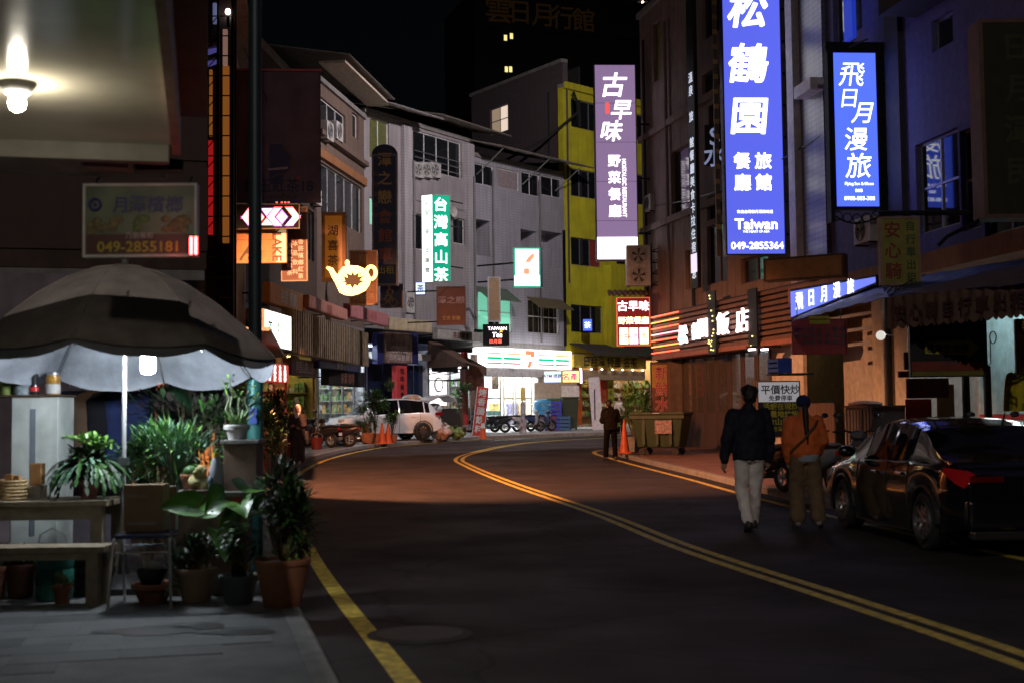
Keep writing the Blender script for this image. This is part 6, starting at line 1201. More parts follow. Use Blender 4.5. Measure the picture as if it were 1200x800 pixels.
def car(name, label, loc, rz, sp):
    t = thing(name, label, 'car', loc, rz); L = sp['L']; W = sp['W']/2; wr = sp['wr']; wx = sp['wx']; NS = 90
    xs = [L*i/NS for i in range(NS+1)]
    def sect(x):
        e = min(x, L-x); wb = W*(1-.16*max(0, 1-e/.55)**2.2); belt = interp(sp['belt'], x); roof = max(belt+.002, interp(sp['roof'], x)); sill = sp['sill']+.16*max(0,1-e/.7)**1.5; lo = sill
        for c in wx:
            dx = abs(x-c); R_ = wr+.055
            if dx < R_: lo = max(lo, wr+math.sqrt(max(0, R_*R_-dx*dx)))
        lo = min(lo, belt-.12); g_ = min(1, (roof-belt)/.45); tum = wb*(1-.2*g_)
        mid = lo+(belt-lo)*.5
        return [(0,.0+sill-.02),(wb*.86,sill-.01),(wb*.965,lo),(wb*1.0,mid),(wb*.995,mid+(belt-mid)*.5),(wb*.965,belt-.02),(wb*.94,belt+.002),(tum*.955+.0*wb,roof-.05*g_),(tum*.8,roof-.012*g_),(tum*.4,roof+.012*g_),(0,roof+.018*g_)]
    secs = [sect(x) for x in xs]; n = len(secs[0]); B, G_ = MB(), MB()
    def kind(x):
        for a, b, k_ in sp['zones']:
            if a <= x < b: return k_
        return 'b'
    for s in (1, -1):
        vs = [(x, s*p[0], p[1]) for x, sec in zip(xs, secs) for p in sec]; fb, fg = [], []
        for i in range(NS):
            kz = kind((xs[i]+xs[i+1])/2); hgt = (secs[i][7][1]-secs[i][6][1]+secs[i+1][7][1]-secs[i+1][6][1])/2
            for j in range(n-1):
                f = (i*n+j, (i+1)*n+j, (i+1)*n+j+1, i*n+j+1)
                glass = (j == 6 and kz == 'g' and hgt > .12) or (j in (8,9) and kz in ('w','r')) or (j == 7 and kz in ('w','r'))
                (fg if glass else fb).append(f)
        B.add(vs, fb + [tuple(range(n)), tuple(range(NS*n, NS*n+n))]); G_.add(vs, fg)
    body = B.build('body', sp['paint'], t, False)
    for o, nm in ((body,'b'),):
        import bmesh
        b = bmesh.new(); b.from_mesh(o.data); bmesh.ops.remove_doubles(b, verts=b.verts, dist=.0005); bmesh.ops.delete(b, geom=[v for v in b.verts if not v.link_faces], context='VERTS'); bmesh.ops.recalc_face_normals(b, faces=b.faces); b.to_mesh(o.data); b.free()
        for p in o.data.polygons: p.use_smooth = True
        o.data.set_sharp_from_angle(angle=math.radians(55))
    gl = G_.build('window_glass', sp['glass'], t, 'all')
    for c in wx:
        for s in (1,-1): wheel(t, c, s*(W-.115), wr, s, sp['rim'])
    m = MB()
    for s in (1,-1):   # arch trim
        for c in wx: m.tube([(c+(wr+.06)*math.cos(a), s*(W*.985), wr+(wr+.06)*math.sin(a)) for a in [math.pi*q/16 for q in range(17)]], .022, 6)
        m.box(wx[0]+wr+.06, wx[1]-wr-.06, s*W*.93-.02, s*W*.93+.02, sp['sill']-.03, sp['sill']+.06)
    m.build('trim', sp['trim'], t)
    for s in (1,-1):
        xm = sp['mirror']; zb = interp(sp['belt'], xm)+.1; o = MB().ball((xm,s*(W+.1),zb),.07,.11,.075).build('mirror', sp['paint'], t, True)
        for xd in sp['handles']: MB().box(xd-.09,xd+.09,s*W*.99-.012,s*W*.99+.03,interp(sp['belt'],xd)-.16,interp(sp['belt'],xd)-.13).build('door_handle', sp['hm'], t, bevel=.006)
        for xd in sp['seams']:
            pts = [(xd+.0, s*(p[0]+.002), p[1]) for p in sect(xd)[2:7]]; MB().tube(pts, .006, 4).build('door_seam', black, t)
    return t, sect
blackcar = M('black_car_paint',(.006,.006,.008),.12,0,var=.1,coat=1); autog = M('car_glass',(.006,.006,.007),.03,spec=.7)
redl = M('tail_lens',(.3,.006,.006),.1,emit=.03,ecol=(1,.02,.03)); clearl = M('lamp_lens',(.5,.5,.52),.08)
spB = dict(L=4.55, W=1.78, wr=.325, wx=(.92,3.58), sill=.2, belt=[(0,.86),(.25,.98),(.9,.99),(2,.96),(3.2,.93),(3.5,.9),(4.2,.78),(4.45,.62),(4.55,.5)], roof=[(0,.86),(.28,1.0),(.55,1.06),(1.25,1.36),(1.7,1.44),(2.3,1.455),(2.75,1.4),(3.5,.94),(4.2,.8),(4.55,.5)],
  zones=[(.42,1.35,'r'),(1.4,1.95,'g'),(2.02,2.85,'g'),(2.86,3.48,'w')], paint=blackcar, glass=autog, rim=M('alloy',(.5,.48,.48),.25,.9), trim=blk_pl, mirror=3.05, handles=(1.55,2.35), hm=chrome, seams=(1.35,2.0,3.0))
YAWC = math.radians(93.5)
rw_ = Vector((4.42,13.6)); hd_ = Vector((math.cos(YAWC), math.sin(YAWC))); lf_ = Vector((-hd_.y, hd_.x)); org = rw_ - hd_*.92 - lf_*(.89-.115)
ct, sec = car('black_sedan', 'glossy black sedan parked in front of the scalloped awning stall', (org.x, org.y, .0), YAWC, spB)
ct.scale = (1,1,.95)
for s in (1,-1):
    rings = []
    m = MB()
    for x, z0, z1 in ((.02,.8,.87),(.06,.74,.9),(.14,.77,.925),(.24,.83,.935),(.34,.89,.94)):
        p = sec(x); wv = max(q[0] for q in p)+.012; rings.append([(x,s*wv,z0),(x,s*(wv-.05),z0),(x,s*(wv-.09),z1),(x,s*(wv-.01),z1)])
    m.loft(rings); m.build('tail_light', redl, ct, True); MB().box(-.03,.06,.42 if s > 0 else -.74, .74 if s > 0 else -.42,.8,.86).build('tail_light', M('tail_bar',(.12,.004,.004),.1), ct)
    m = MB(); m.loft([[(x,s*(max(q[0] for q in sec(x))+.01),z0),(x,s*(max(q[0] for q in sec(x))-.1),z0),(x,s*(max(q[0] for q in sec(x))-.1),z1),(x,s*(max(q[0] for q in sec(x))+.0),z1)] for x, z0, z1 in ((4.5,.52,.6),(4.4,.55,.68),(4.2,.6,.75),(4.02,.68,.78))]); m.build('headlight', clearl, ct, True)
    MB().box(-.025,.02,s*.62-.1,s*.62+.1,.36,.4).build('reflector', redl, ct)
part_box('rear_bumper', blackcar, ct, -.03,.14,-.78,.78,.3,.62, bevel=.04); part_box('lower_bumper', blk_pl, ct, -.015,.12,-.74,.74,.2,.295, bevel=.02); part_box('chrome_strip', chrome, ct, -.034,-.02,-.3,.3,.885,.9)
pl_ = part_box('number_plate', M('plate_white',(.6,.62,.65),.5), ct, -.045,-.031,-.19,.19,.66,.8); mb = MB(); mb.m = Matrix.Rotation(-math.pi/2,4,'Z'); put_text(mb,'B6-8173',0,.73,.11,-.047,.02); mb.m = Matrix.Translation((0,0,0)); 
lo_ = mb.build('lettering', ink, pl_)
MB().tube([(.9,0,1.36),(.82,0,1.52)],[.02,.006],6).build('roof_antenna', blk_pl, ct)
# white SUV with open tailgate
whitecar = M('white_car_paint',(.84,.83,.82),.2,var=.04,coat=.6)
spS = dict(L=4.5, W=1.84, wr=.36, wx=(.86,3.55), sill=.3, belt=[(0,.9),(.2,1.08),(.9,1.12),(2,1.07),(3.2,1.03),(3.5,1.0),(4.2,.9),(4.4,.75),(4.5,.6)], roof=[(0,.9),(.2,1.15),(.45,1.5),(.8,1.62),(1.6,1.68),(2.4,1.66),(2.85,1.55),(3.5,1.05),(4.2,.92),(4.5,.6)],
  zones=[(.2,.5,'r'),(.55,.75,'g'),(.8,1.85,'g'),(1.92,2.9,'g'),(2.92,3.48,'w')], paint=whitecar, glass=autog, rim=M('alloy_dark',(.3,.3,.3),.3,.9), trim=blk_pl, mirror=3.0, handles=(1.3,2.3), hm=whitecar, seams=(.98,1.9,2.95))
YAWS = math.radians(180+29); hd_ = Vector((math.cos(YAWS), math.sin(YAWS))); lf_ = Vector((-hd_.y, hd_.x)); rwp = at(495,516,51.6); org = Vector((rwp.x,51.6)) - hd_*.86 - lf_*(.92-.115); SZ = gz(51.5)+.12
sv, sec = car('white_suv', 'white sport utility car with its tailgate open on the pavement', (org.x, org.y, SZ), YAWS, spS)
for s in (1,-1):
    MB().box(-.02,.3,s*.9-.06,s*.9+.02,1.0,1.12).build('tail_light', redl, sv, bevel=.02); MB().box(4.1,4.42,s*.76-.1,s*.76+.1,.78,.9).build('headlight', clearl, sv, bevel=.03)
tg = MB(); rings = []
for x, z, hw in ((.42,1.62,.6),(.1,1.78,.66),(-.35,1.86,.68),(-.62,1.76,.64),(-.78,1.6,.6)): rings.append([(x,-hw,z),(x,hw,z),(x-.02,hw,z-.07),(x-.02,-hw,z-.07)])
tgo = tg.loft(rings).build('tailgate', whitecar, sv, True); MB().loft([[(x,-hw,z),(x,hw,z),(x-.02,hw,z-.02),(x-.02,-hw,z-.02)] for x, z, hw in ((.3,1.6,.5),(.05,1.72,.56),(-.3,1.79,.58))]).build('tailgate_window', autog, tgo)
for s in (1,-1): MB().cyl((.15,s*.6,1.3),(-.25,s*.62,1.76),.015,n=6).build('gas_strut', steel, sv)
MB().ball((.0,.1,1.25),.3,.5,.25).build('trunk_load', M('load_white',(.7,.7,.72),.5), sv, True)
MB().ball((.95,0,1.7),.42,.4,.16).build('white_dome', M('load_white'), sv, True)  # white dome over the rear roof, not a luggage box
# scooters
def scooter(label, loc, rz, paint, group='parked scooters', lit=False):
    t = thing('scooter', label, 'scooter', loc, rz, group); r = .26
    for x in (0, 1.25):
        o = MB().torus((x,0,r),r-.055,.055,'y',28,10).build('wheel', rubber, t, True); m = MB(); m.torus((x,0,r),r-.11,.02,'y',24,6)
        for q in range(5): a = q*2*math.pi/5; m.cyl((x,0,r),(x+(r-.11)*math.cos(a),0,r+(r-.11)*math.sin(a)),.016,n=6)
        m.cyl((x,-.06,r),(x,.06,r),.04); m.build('rim', alum, o, True)
    def hull(st, nm, mat):
        rings = [[(x,w_*c_,z+h_*s_) for c_, s_ in [(math.copysign(abs(math.cos(a))**.7,math.cos(a)), math.copysign(abs(math.sin(a))**.7,math.sin(a))) for a in [2*math.pi*q/16 for q in range(16)]]] for x, z, w_, h_ in st]
        return MB().loft(rings).build(nm, mat, t, True)
    hull([(-.35,.68,.06,.05),(-.15,.62,.14,.12),(.15,.56,.17,.17),(.4,.5,.16,.16),(.5,.42,.12,.1)], 'tail_body', paint); hull([(.35,.28,.13,.06),(.6,.25,.15,.05),(.85,.26,.15,.05),(.95,.32,.13,.08)], 'floorboard', blk_pl)
    hull([(.88,.5,.1,.25),(.95,.55,.2,.28),(1.04,.62,.17,.25),(1.1,.7,.08,.14)], 'leg_shield', paint); hull([(.95,.52,.05,.02),(1.1,.56,.08,.035),(1.3,.55,.085,.04),(1.5,.42,.05,.02)], 'front_fender', paint)
    hull([(-.32,.76,.08,.03),(-.1,.77,.14,.05),(.2,.74,.15,.06),(.45,.73,.11,.05),(.52,.7,.06,.03)], 'seat', blk_pl)
    for s in (-.07,.07): MB().cyl((1.25,s,r),(1.05,s*.8,.72),.022,n=8).build('fork', alum, t)
    MB().tube([(.98,-.34,1.0),(.99,-.2,1.02),(1.04,0,.96),(.99,.2,1.02),(.98,.34,1.0)], .016, 8).build('handlebar', blk_pl, t, True); hull([(.94,.95,.07,.05),(1.03,.94,.13,.09),(1.12,.92,.1,.07),(1.15,.9,.05,.04)], 'handlebar_cover', paint)
    for s in (-1,1):
        o = MB().tube([(1.0,s*.2,1.03),(.98,s*.26,1.18),(.96,s*.3,1.24)], .008, 6).build('mirror', blk_pl, t); MB().ball((.96,s*.32,1.27),.02,.07,.045).build('mirror_glass', M('mirror_glass',(.3,.32,.35),.05,.9), o, True)
        MB().ball((.98,s*.35,1.0),.05,.07,.02,8,5).build('grip', rubber, t)
    MB().ball((1.12,0,.78),.05,.1,.07).build('headlight', E('scooter_lamp',(1,.9,.8),3) if lit else clearl, t, True); MB().box(-.37,-.33,-.08,.08,.62,.7).build('tail_light', redl, t, bevel=.01)
    MB().box(-.42,-.4,-.09,.09,.42,.53).build('number_plate', M('plate_white'), t); MB().lathe([(.03,0),(.055,.05),(.055,.4),(.03,.46)],12,(-.35,-.17,.3),'x').build('exhaust', steel, t, True)
    MB().cyl((.45,.1,.3),(.38,.28,.02),.012,n=6).build('kickstand', iron, t)
    return t
sc_d = M('scooter_dark',(.02,.018,.022),.3,coat=.4); sc_g = M('scooter_grey',(.14,.14,.15),.3,coat=.4); sc_w = M('scooter_pale',(.4,.42,.45),.3,coat=.4); sc_m = M('scooter_maroon',(.03,.012,.016),.3,coat=.4); sc_b = M('scooter_blue',(.04,.07,.16),.3,coat=.4)
def gp(px, py, Y, h=.12): p = at(px, py, Y); return Vector((p.x, Y, gz(Y)+h))
R_ = math.radians
scooter('dark scooter behind the woman in headscarf, nearest the bright cabinet shop', gp(388,520,45.2), R_(150), sc_d); scooter('dark maroon scooter left of the potted trees', gp(410,520,45.8), R_(168), sc_m); scooter('dark scooter parked between the dark maroon scooter and the white car', gp(400,520,46.8), R_(200), sc_d)
scooter('black scooter standing in front of the convenience store door', gp(592,507,60.5), R_(172), sc_d); scooter('pale grey scooter behind the patterned bollard', gp(606,506,61.5), R_(25), sc_w)
scooter('black scooter at the end of the row nearest the leaning red sign', gp(580,507,61.2), R_(165), sc_d); scooter('grey scooter squeezed between the bollard and the blue drum', gp(631,506,62.4), R_(40), sc_g)
scooter('grey blue scooter beside the blue barrel', gp(622,506,61.8), R_(35), sc_b)
scooter('dark scooter between the two walking people', gp(918,556,21.5), R_(110), sc_d, lit=False); scooter('grey scooter standing beside the windscreen of the black sedan', gp(1000,556,20.2), R_(70), sc_g)
scooter('pale scooter half hidden behind the bonnet of the black sedan', gp(975,556,21.4), R_(100), sc_w); scooter('black scooter behind the sedan roof at the right edge', gp(1180,540,18.6), R_(80), sc_d)
# ---------------------------------------------------------------- street items
def cone(label, px, py, Y, h=.7, stripe=True, s=1, rise=.12):
    t = thing('traffic_cone', label, 'traffic cone', gp(px, py, Y, rise), 0, 'traffic cones'); part_box('base', cone_o, t, -.19,.19,-.19,.19,0,.035, bevel=.01)
    MB().lathe([(.15,.035),(.03,h),(.001,h)], 20).build('shell', cone_o, t, True)
    if stripe: MB().lathe([(.15-.12*.45+.004,.035+(h-.035)*.45),(.15-.12*.68+.004,.035+(h-.035)*.68)], 20, cap=False).build('band', M('cone_white',(.7,.7,.68),.4), t)
    return t
cone('orange cone left of the pair beside the white car', 448, 521, 48.2, .78, False); cone('tall orange cone right of the pair beside the white car', 455, 521, 48.5, .74, False)
cone('red and white cone at the foot of the leaning red sign', 566, 513, 55.5, 1.0, True, rise=.0); cone('orange cone behind the standing man by the bushes', 732, 532, 38.5, 1.0, False)
cone('orange cone behind the woman in headscarf', 341, 512, 39, 1.0, False); cone('small orange cone at the foot of the teal post', 311, 528, 30, .8, False)
t = thing('bollard', 'patterned blue and white bollard in front of the parked scooters', 'bollard', gp(613,508,59.5)); MB().lathe([(.16,0),(.16,.5),(.1,.55),(.1,1.4),(.08,1.45)],18).build('shaft', M('bollard_pattern',(.35,.35,.4),.5,var=.9,scale=5), t, True); MB().lathe([(.102,1.5),(.102,2.1),(.001,2.12)],16).build('yellow_sleeve', M('sleeve_yellow',(.7,.6,.2),.5), t, True)
# leaning red sign
t = thing('leaning_sign', 'red sign with white characters leaning against the brown post', 'sign', gp(560,513,56.5), R_(5)); o = MB(); o.m = Matrix.Rotation(R_(7),4,'Y'); o.box(-.24,.24,-.03,.03,0,2.15); o.build('board', M('lean_red',(.6,.05,.04),.5), t); mb = MB(); mb.m = o.m
for i, ch in enumerate('烤香腸飲料'): put_text(mb, ch, 0, 1.9-i*.4, .36, -.036, .04)
mb.build('lettering', white_p, t)
o = MB(); o.m = Matrix.Rotation(R_(7),4,'Y'); o.box(-.27,-.241,-.035,.035,0,2.15); o.box(.241,.27,-.035,.035,0,2.15); o.build('frame', white_p, t)
# garbage bags
def bag(label, px, py, Y, r, mat):
    t = thing('garbage_bag', label, 'bag', gp(px,py,Y), 0, 'garbage bags'); m = MB()
    for i in range(9): a = random.uniform(0,6.28); q = random.uniform(0,.5)*r; m.ball((q*1.5*math.cos(a),q*math.sin(a),r*random.uniform(.35,.95)), r*random.uniform(.3,.55), None, r*random.uniform(.35,.5), 9, 6)
    o = m.build('bag', mat, t, 'all'); rm = o.modifiers.new('r','REMESH'); rm.mode = 'VOXEL'; rm.voxel_size = .03; rm.use_smooth_shade = True; tx_ = bpy.data.textures.get('bagfold') or bpy.data.textures.new('bagfold','CLOUDS'); tx_.noise_scale = .16; dm_ = o.modifiers.new('d','DISPLACE'); dm_.texture = tx_; dm_.strength = .16
    MB().lathe([(.03,1.3*r),(.09,1.5*r)],10,cap=False).build('knot', mat, t)
bagw = M('bag_white',(.5,.47,.45),.35,bump=.6,bscale=12); bagp = M('bag_pink',(.45,.3,.26),.35,bump=.6,bscale=12); bagg = M('bag_green',(.12,.2,.06),.35,bump=.6,bscale=12)
bag('pale plastic garbage bag behind the white car', 518,513,53,.55,bagw); bag('pinkish garbage bag in front of the pale one', 522,514,52,.42,bagp); bag('green garbage bag right of the pale bags', 535,512,52.6,.38,bagg)
# bins near the store
t = thing('plastic_drum', 'bright blue plastic drum beside the store pillar', 'drum', gp(639,505,64.5)); MB().lathe([(.5,0),(.55,.1),(.55,1.4),(.45,1.5),(.4,1.52)],24).build('shell', M('sky_blue',(.05,.3,.55),.4), t, True); MB().torus((0,0,.7),.55,.03,'z').build('hoop', M('sky_blue'), t)
def bin_(label, px, Y, w_, h_, mat, lid):
    t = thing('wheelie_bin', label, 'bin', gp(px,505,Y), R_(5), 'bins beside the store'); MB().loft([[(-w_*.42,-.3,.1),(w_*.42,-.3,.1),(w_*.42,.3,.1),(-w_*.42,.3,.1)],[(-w_/2,-.38,h_),(w_/2,-.38,h_),(w_/2,.38,h_),(-w_/2,.38,h_)]]).build('body', mat, t, bevel=.02); part_box('lid', lid, t, -w_/2-.03,w_/2+.03,-.42,.42,h_+.001,h_+.09, bevel=.02)
    for s in (-1,1): MB().lathe([(.12,0),(.12,.06)],14,(s*w_*.4,.25,.12),'x').build('wheel', rubber, t)
    return t
bin_('green wheelie bin behind the blue crates', 655, 64.5, 1.2, 1.5, M('bin_green',(.05,.16,.1),.5), M('bin_lid',(.06,.2,.13),.5)); bin_('dark green wheelie bin right of the blue crates', 668, 64, .8, 1.55, M('bin_dark',(.03,.05,.03),.5), M('bin_dark'))
for i, (px, z, c_, l) in enumerate(((648,0,(.02,.05,.4),'blue stacking crate at the bottom left of the pile'),(654,0,(.02,.07,.45),'blue stacking crate at the bottom right of the pile'),(652,.75,(.03,.04,.5),'violet blue crate on top of the crate pile'),(645,.0,(.16,.03,.1),'maroon crate left of the blue crates'),(662,0,(.02,.12,.3),'teal blue crate beside the dark green bin'))):
    p = gp(px,505,63); t = thing('stacking_crate', l, 'crate', p+Vector((0,-.02*i-.1*(i == 3),z)), 0, 'crates beside the store'); m_ = M('crate_%d' % i, c_, .4)
    for k_ in range(4): part_box('band', m_, t, -.26,.26,-.2,.2,.02+k_*.18,.14+k_*.18)
    for sx in (-.25,.2): part_box('corner', m_, t, sx,sx+.05,-.205,.205,0,.72)
t = thing('plywood_sheet', 'large plywood sheet leaning behind the green bin', 'board', gp(654,505,66)); part_box('sheet', M('plywood',(.4,.33,.24),.7), t, -1.2,1.0,0,.05,.9,2.4); part_box('batten', wood, t, -1.2,1.0,.05,.1,0,.95)
t = thing('white_notice', 'white notice on a stand right of the green bin', 'sign', gp(669,505,65)); part_box('sheet', white_p, t, -.45,.45,0,.02,1.5,2.2); part_box('post', iron, t, -.03,.03,.021,.06,0,1.5)
t = thing('white_signboard', 'white standing board with a dark stripe in front of the souvenir shop', 'sign', gp(701,506,63)); o = MB(); o.m = Matrix.Rotation(R_(-4),4,'Y'); o.box(-.27,.27,0,.05,0,2.6); o.build('board', M('board_white2',(.6,.62,.66),.5), t); part_box('stripe', ink, t, -.18,-.12,-.02,-.005,.5,2.0)
# green skip
t = thing('garbage_skip', 'large dark green garbage skip with lid on the right pavement', 'skip', gp(776,528,37.5,.12), R_(-22)); gk = M('skip_green',(.02,.04,.014),.55,stain=.5)
MB().loft([[(-.62,-.42,.22),(.62,-.42,.22),(.62,.42,.22),(-.62,.42,.22)],[(-.78,-.55,1.15),(.78,-.55,1.15),(.78,.55,1.15),(-.78,.55,1.15)]]).build('tub', gk, t, bevel=.03); part_box('lid', gk, t, -.82,.82,-.6,.6,1.152,1.24, bevel=.03); part_box('rim', gk, t, -.81,.81,-.58,-.552,1.05,1.15)
for x in (-.5,.5):
    for y in (-.35,.35): MB().lathe([(.1,-.04),(.1,.04)],16,(x,y,.1),'y').build('caster', rubber, t)
for x in (-.4,0,.4): part_box('rib', gk, t, x-.04,x+.04,-.54,-.49,.3,1.05)
st_ = part_box('notice', M('skip_notice',(.25,.16,.16),.6,var=.6,scale=14), t, -.05,.45,-.575,-.552,.62,1.0); MB().cyl((-.1,-.62,1.2),(.1,-.62,1.2),.02,n=8).build('handle', steel, t)
# hedge plants right
def potplant(label, px, py, Y, rise, potm, r0, r1, ph, cz, rx, rz_, mats, n, ln, wd):
    t = thing('potted_plant', label, 'plant', gp(px,py,Y,rise)); pot(t, potm, r0, r1, ph); stems(t, (0,0,ph-.03), (0,0,cz), 14, rx*.6, rz_*.8, .012); bush(t, mats, (0,0,cz), rx, rx, rz_, n, ln, wd); return t
potplant('large bright green bush in a planter beside the green skip', 742,530,39.5,.12, conc,.28,.35,.45, 1.25,.55,.75,[leaf2,leaf],900,.16,.05); potplant('small bush behind the standing man', 752,528,41,.12, terra,.2,.25,.35, .95,.4,.5,[leaf,leaf_d],400,.14,.05)
potplant('tall potted tree in front of the white car', 440,521,48.8,.12, terra,.18,.24,.38, 1.75,.55,.62,[leaf,leaf_d,leaf2],900,.16,.06); potplant('reedy potted plant left of the orange cones', 431,521,48.3,.12, terra,.2,.27,.42, .95,.42,.42,[M('reed',(.14,.16,.05),.6),leaf],500,.3,.025); potplant('low leafy potted plant right of the orange cones', 460,520,49,.12, terra,.15,.2,.3, .9,.38,.32,[leaf,leaf2],350,.14,.06)
potplant('leafy potted plant by the doorway behind the woman in headscarf', 327,520,37,.12, terra,.2,.26,.4, 1.3,.5,.7,[leaf_d,leaf],500,.16,.06); potplant('leafy plant beside the tea shop red post', 541,510,57.5,.12, terra,.18,.22,.35, 1.6,.35,.8,[leaf_d,leaf],350,.16,.06)
t = thing('red_bucket', 'red plastic bucket beside the dark scooters', 'bucket', gp(371,518,44)); MB().lathe([(.17,0),(.22,.4),(.23,.4),(.21,.35)],20).build('shell', M('bucket_red',(.12,.015,.012),.4), t, True); MB().tube([(-.22,0,.38),(-.17,0,.52),(0,0,.58),(.17,0,.52),(.22,0,.38)],.012,6).build('handle', steel, t)
# ---------------------------------------------------------------- people
def limb(mb, pts, rs, flat=1.0, n=14):
    pts = [Vector(p) for p in pts]; P2, R2 = [], []
    for i in range(len(pts)-1):
        for k in range(4): f = k/4; P2.append(pts[i].lerp(pts[i+1], f)); R2.append(rs[i]+(rs[i+1]-rs[i])*f)
    P2.append(pts[-1]); R2.append(rs[-1]); mb.tube(P2, R2, n); mb.ball(P2[0], R2[0], None, None, 12, 8); mb.ball(P2[-1], R2[-1], None, None, 12, 8)
def torso(mb, rows, n=24):
    mb.loft([[(cx+a*math.cos(2*math.pi*j/n), cy+b*math.sin(2*math.pi*j/n), z) for j in range(n)] for z, a, b, cx, cy in rows])
def vox(o, size, smooth=6, wrinkle=0, ns=.12):
    r = o.modifiers.new('remesh','REMESH'); r.mode = 'VOXEL'; r.voxel_size = size; r.use_smooth_shade = True
    if wrinkle:
        tx = bpy.data.textures.get('fold%g' % ns) or bpy.data.textures.new('fold%g' % ns,'CLOUDS'); tx.noise_scale = ns; d = o.modifiers.new('folds','DISPLACE'); d.texture = tx; d.strength = wrinkle; d.mid_level = .5
    s = o.modifiers.new('smooth','SMOOTH'); s.iterations = smooth; s.factor = .5; return o
skin = M('skin',(.42,.26,.19),.55,var=.08)
def hand(mb, w_, d, out, up):
    """palm and five curled fingers from the wrist w_ along d; out is the back of the hand side, up the thumb side"""
    d, out, up = Vector(d).normalized(), Vector(out).normalized(), Vector(up).normalized(); w_ = Vector(w_)
    limb(mb, [w_, w_+d*.045, w_+d*.085], [.027,.036,.034], n=10)
    for i, ln in enumerate((.07,.08,.075,.058)):
        b = w_+d*.085+up*(.03-.02*i); limb(mb, [b, b+d*ln*.5-out*.006, b+d*ln*.85-out*.024, b+d*ln*.9-out*.042], [.0095,.009,.0085,.007], n=8)
    b = w_+d*.03+up*.03; limb(mb, [b, b+d*.03+up*.022, b+d*.065+up*.02-out*.015], [.012,.01,.008], n=8)
def person(label, loc, rz, H, P, C):
    """P: joints in a 1.75 m figure facing +y; C: clothing description"""
    k = H/1.75; t = MB(); hp = Vector(P.get('head',(0,.02,1.62)))
    body = MB()
    # head with face
    body.ball(hp, .075,.095,.115, 18, 14); body.ball(hp+Vector((0,.03,-.05)), .058,.065,.07); body.ball(hp+Vector((0,.1,-.015)), .014,.02,.022, 8, 6); body.ball(hp+Vector((0,.088,-.062)),.024,.012,.008,8,5)
    for s in (-1,1): body.ball(hp+Vector((s*.077,-.005,-.005)), .012,.022,.032, 8, 6)
    nk = Vector(P.get('neck',(0,-.01,1.46))); limb(body, [nk+Vector((0,0,-.04)), nk+Vector((0,0,.05)), hp+Vector((0,-.02,-.06))], [.062,.056,.056])
    torso(body, [(.88,.15,.1,0,0),(.98,.155,.105,0,0),(1.12,.13,.095,0,0),(1.3,.16,.11,0,0),(1.42,.15,.09,0,-.01),(1.48,.07,.06,0,-.01)])
    for s, nm in ((-1,'l'),(1,'r')):
        a = [Vector(q) for q in P['arm_'+nm]]; limb(body, a, [.052,.04,.027]); d = (a[2]-a[1]).normalized(); hand(body, a[2], d, (s,0,0) if abs(d.z) > .6 else (0,1,0), (0,1,0) if abs(d.z) > .6 else (0,0,1))
        g = [Vector(q) for q in P['leg_'+nm]]; limb(body, g[:3], [.085,.06,.042]); limb(body, [g[2]+Vector((0,-.03,-.04)), g[2]+Vector(P.get('toe_'+nm,(0,.14,-.055)))], [.036,.03])
    o = body.build('person', skin); vox(o, .0085, 2); o.location = loc; o.rotation_euler = (0,0,rz); o.scale = (k,k,k); tag(o, label, 'person')
    # trousers
    tr = MB(); w_ = C.get('leg_r',(.105,.085,.075)); torso(tr, [(.84,.165,.12,0,0),(.95,.175,.125,0,0),(1.03,.165,.115,0,0)])
    for nm in 'lr':
        g = [Vector(q) for q in P['leg_'+nm]]; limb(tr, [g[0], g[1], g[2]+Vector((0,0,.03))], list(w_))
    if C.get('skirt'): torso(tr, [(.2,.24,.2,0,0),(.5,.22,.18,0,0),(.9,.18,.13,0,0)])
    vox(tr.build('trousers', C['trousers'], o), .014, 4, .035, .08)
    # jacket
    j = MB(); torso(j, C['torso'])
    for nm in 'lr':
        a = [Vector(q) for q in P['arm_'+nm]]; e = a[2]+(a[2]-a[1]).normalized()*.0; limb(j, [a[0], a[1], e], list(C.get('sleeve',(.085,.072,.056))))
    limb(j, [nk+Vector((0,0,-.05)), nk+Vector((0,.0,.03))], [.1,.075])
    vox(j.build('jacket', C['jacket'], o), .016, 5, C.get('fold',.05), .09)
    # shoes
    for nm in 'lr':
        g = Vector(P['leg_'+nm][2]); tv = Vector(P.get('toe_'+nm,(0,.14,-.055))); m = MB(); limb(m, [g+Vector((0,-.04,-.035)), g+tv*.5+Vector((0,0,-.01)), g+tv], [.046,.046,.038]); limb(m, [g+Vector((0,-.015,.02)), g+Vector((0,-.02,-.03))], [.05,.048])
        so_ = m.build('shoe', C['shoe'], o); vox(so_, .012, 3)
        s2 = MB(); limb(s2, [g+Vector((0,-.05,-.065)), g+tv+Vector((0,.01,-.02))], [.024,.022]); 
    # hair or headwear
    m = MB()
    for (dx, dy, dz, rx, ry, rz_) in C['hair']: m.ball(hp+Vector((dx,dy,dz)), rx, ry, rz_, 14, 10)
    vox(m.build(C.get('hair_name','hair'), C['hair_m'], o), .011, 1, C.get('curl',.02), .03)
    for s in (-1,1): MB().ball(hp+Vector((s*.032,.083,.008)), .013,.008,.008, 8, 6).build('eye', M('eye_dark',(.03,.02,.02),.2), o)
    return o, k
LN = M
gp2 = lambda px, py, Y, h: (at(px,py,Y).x, Y, gz(Y)+h)
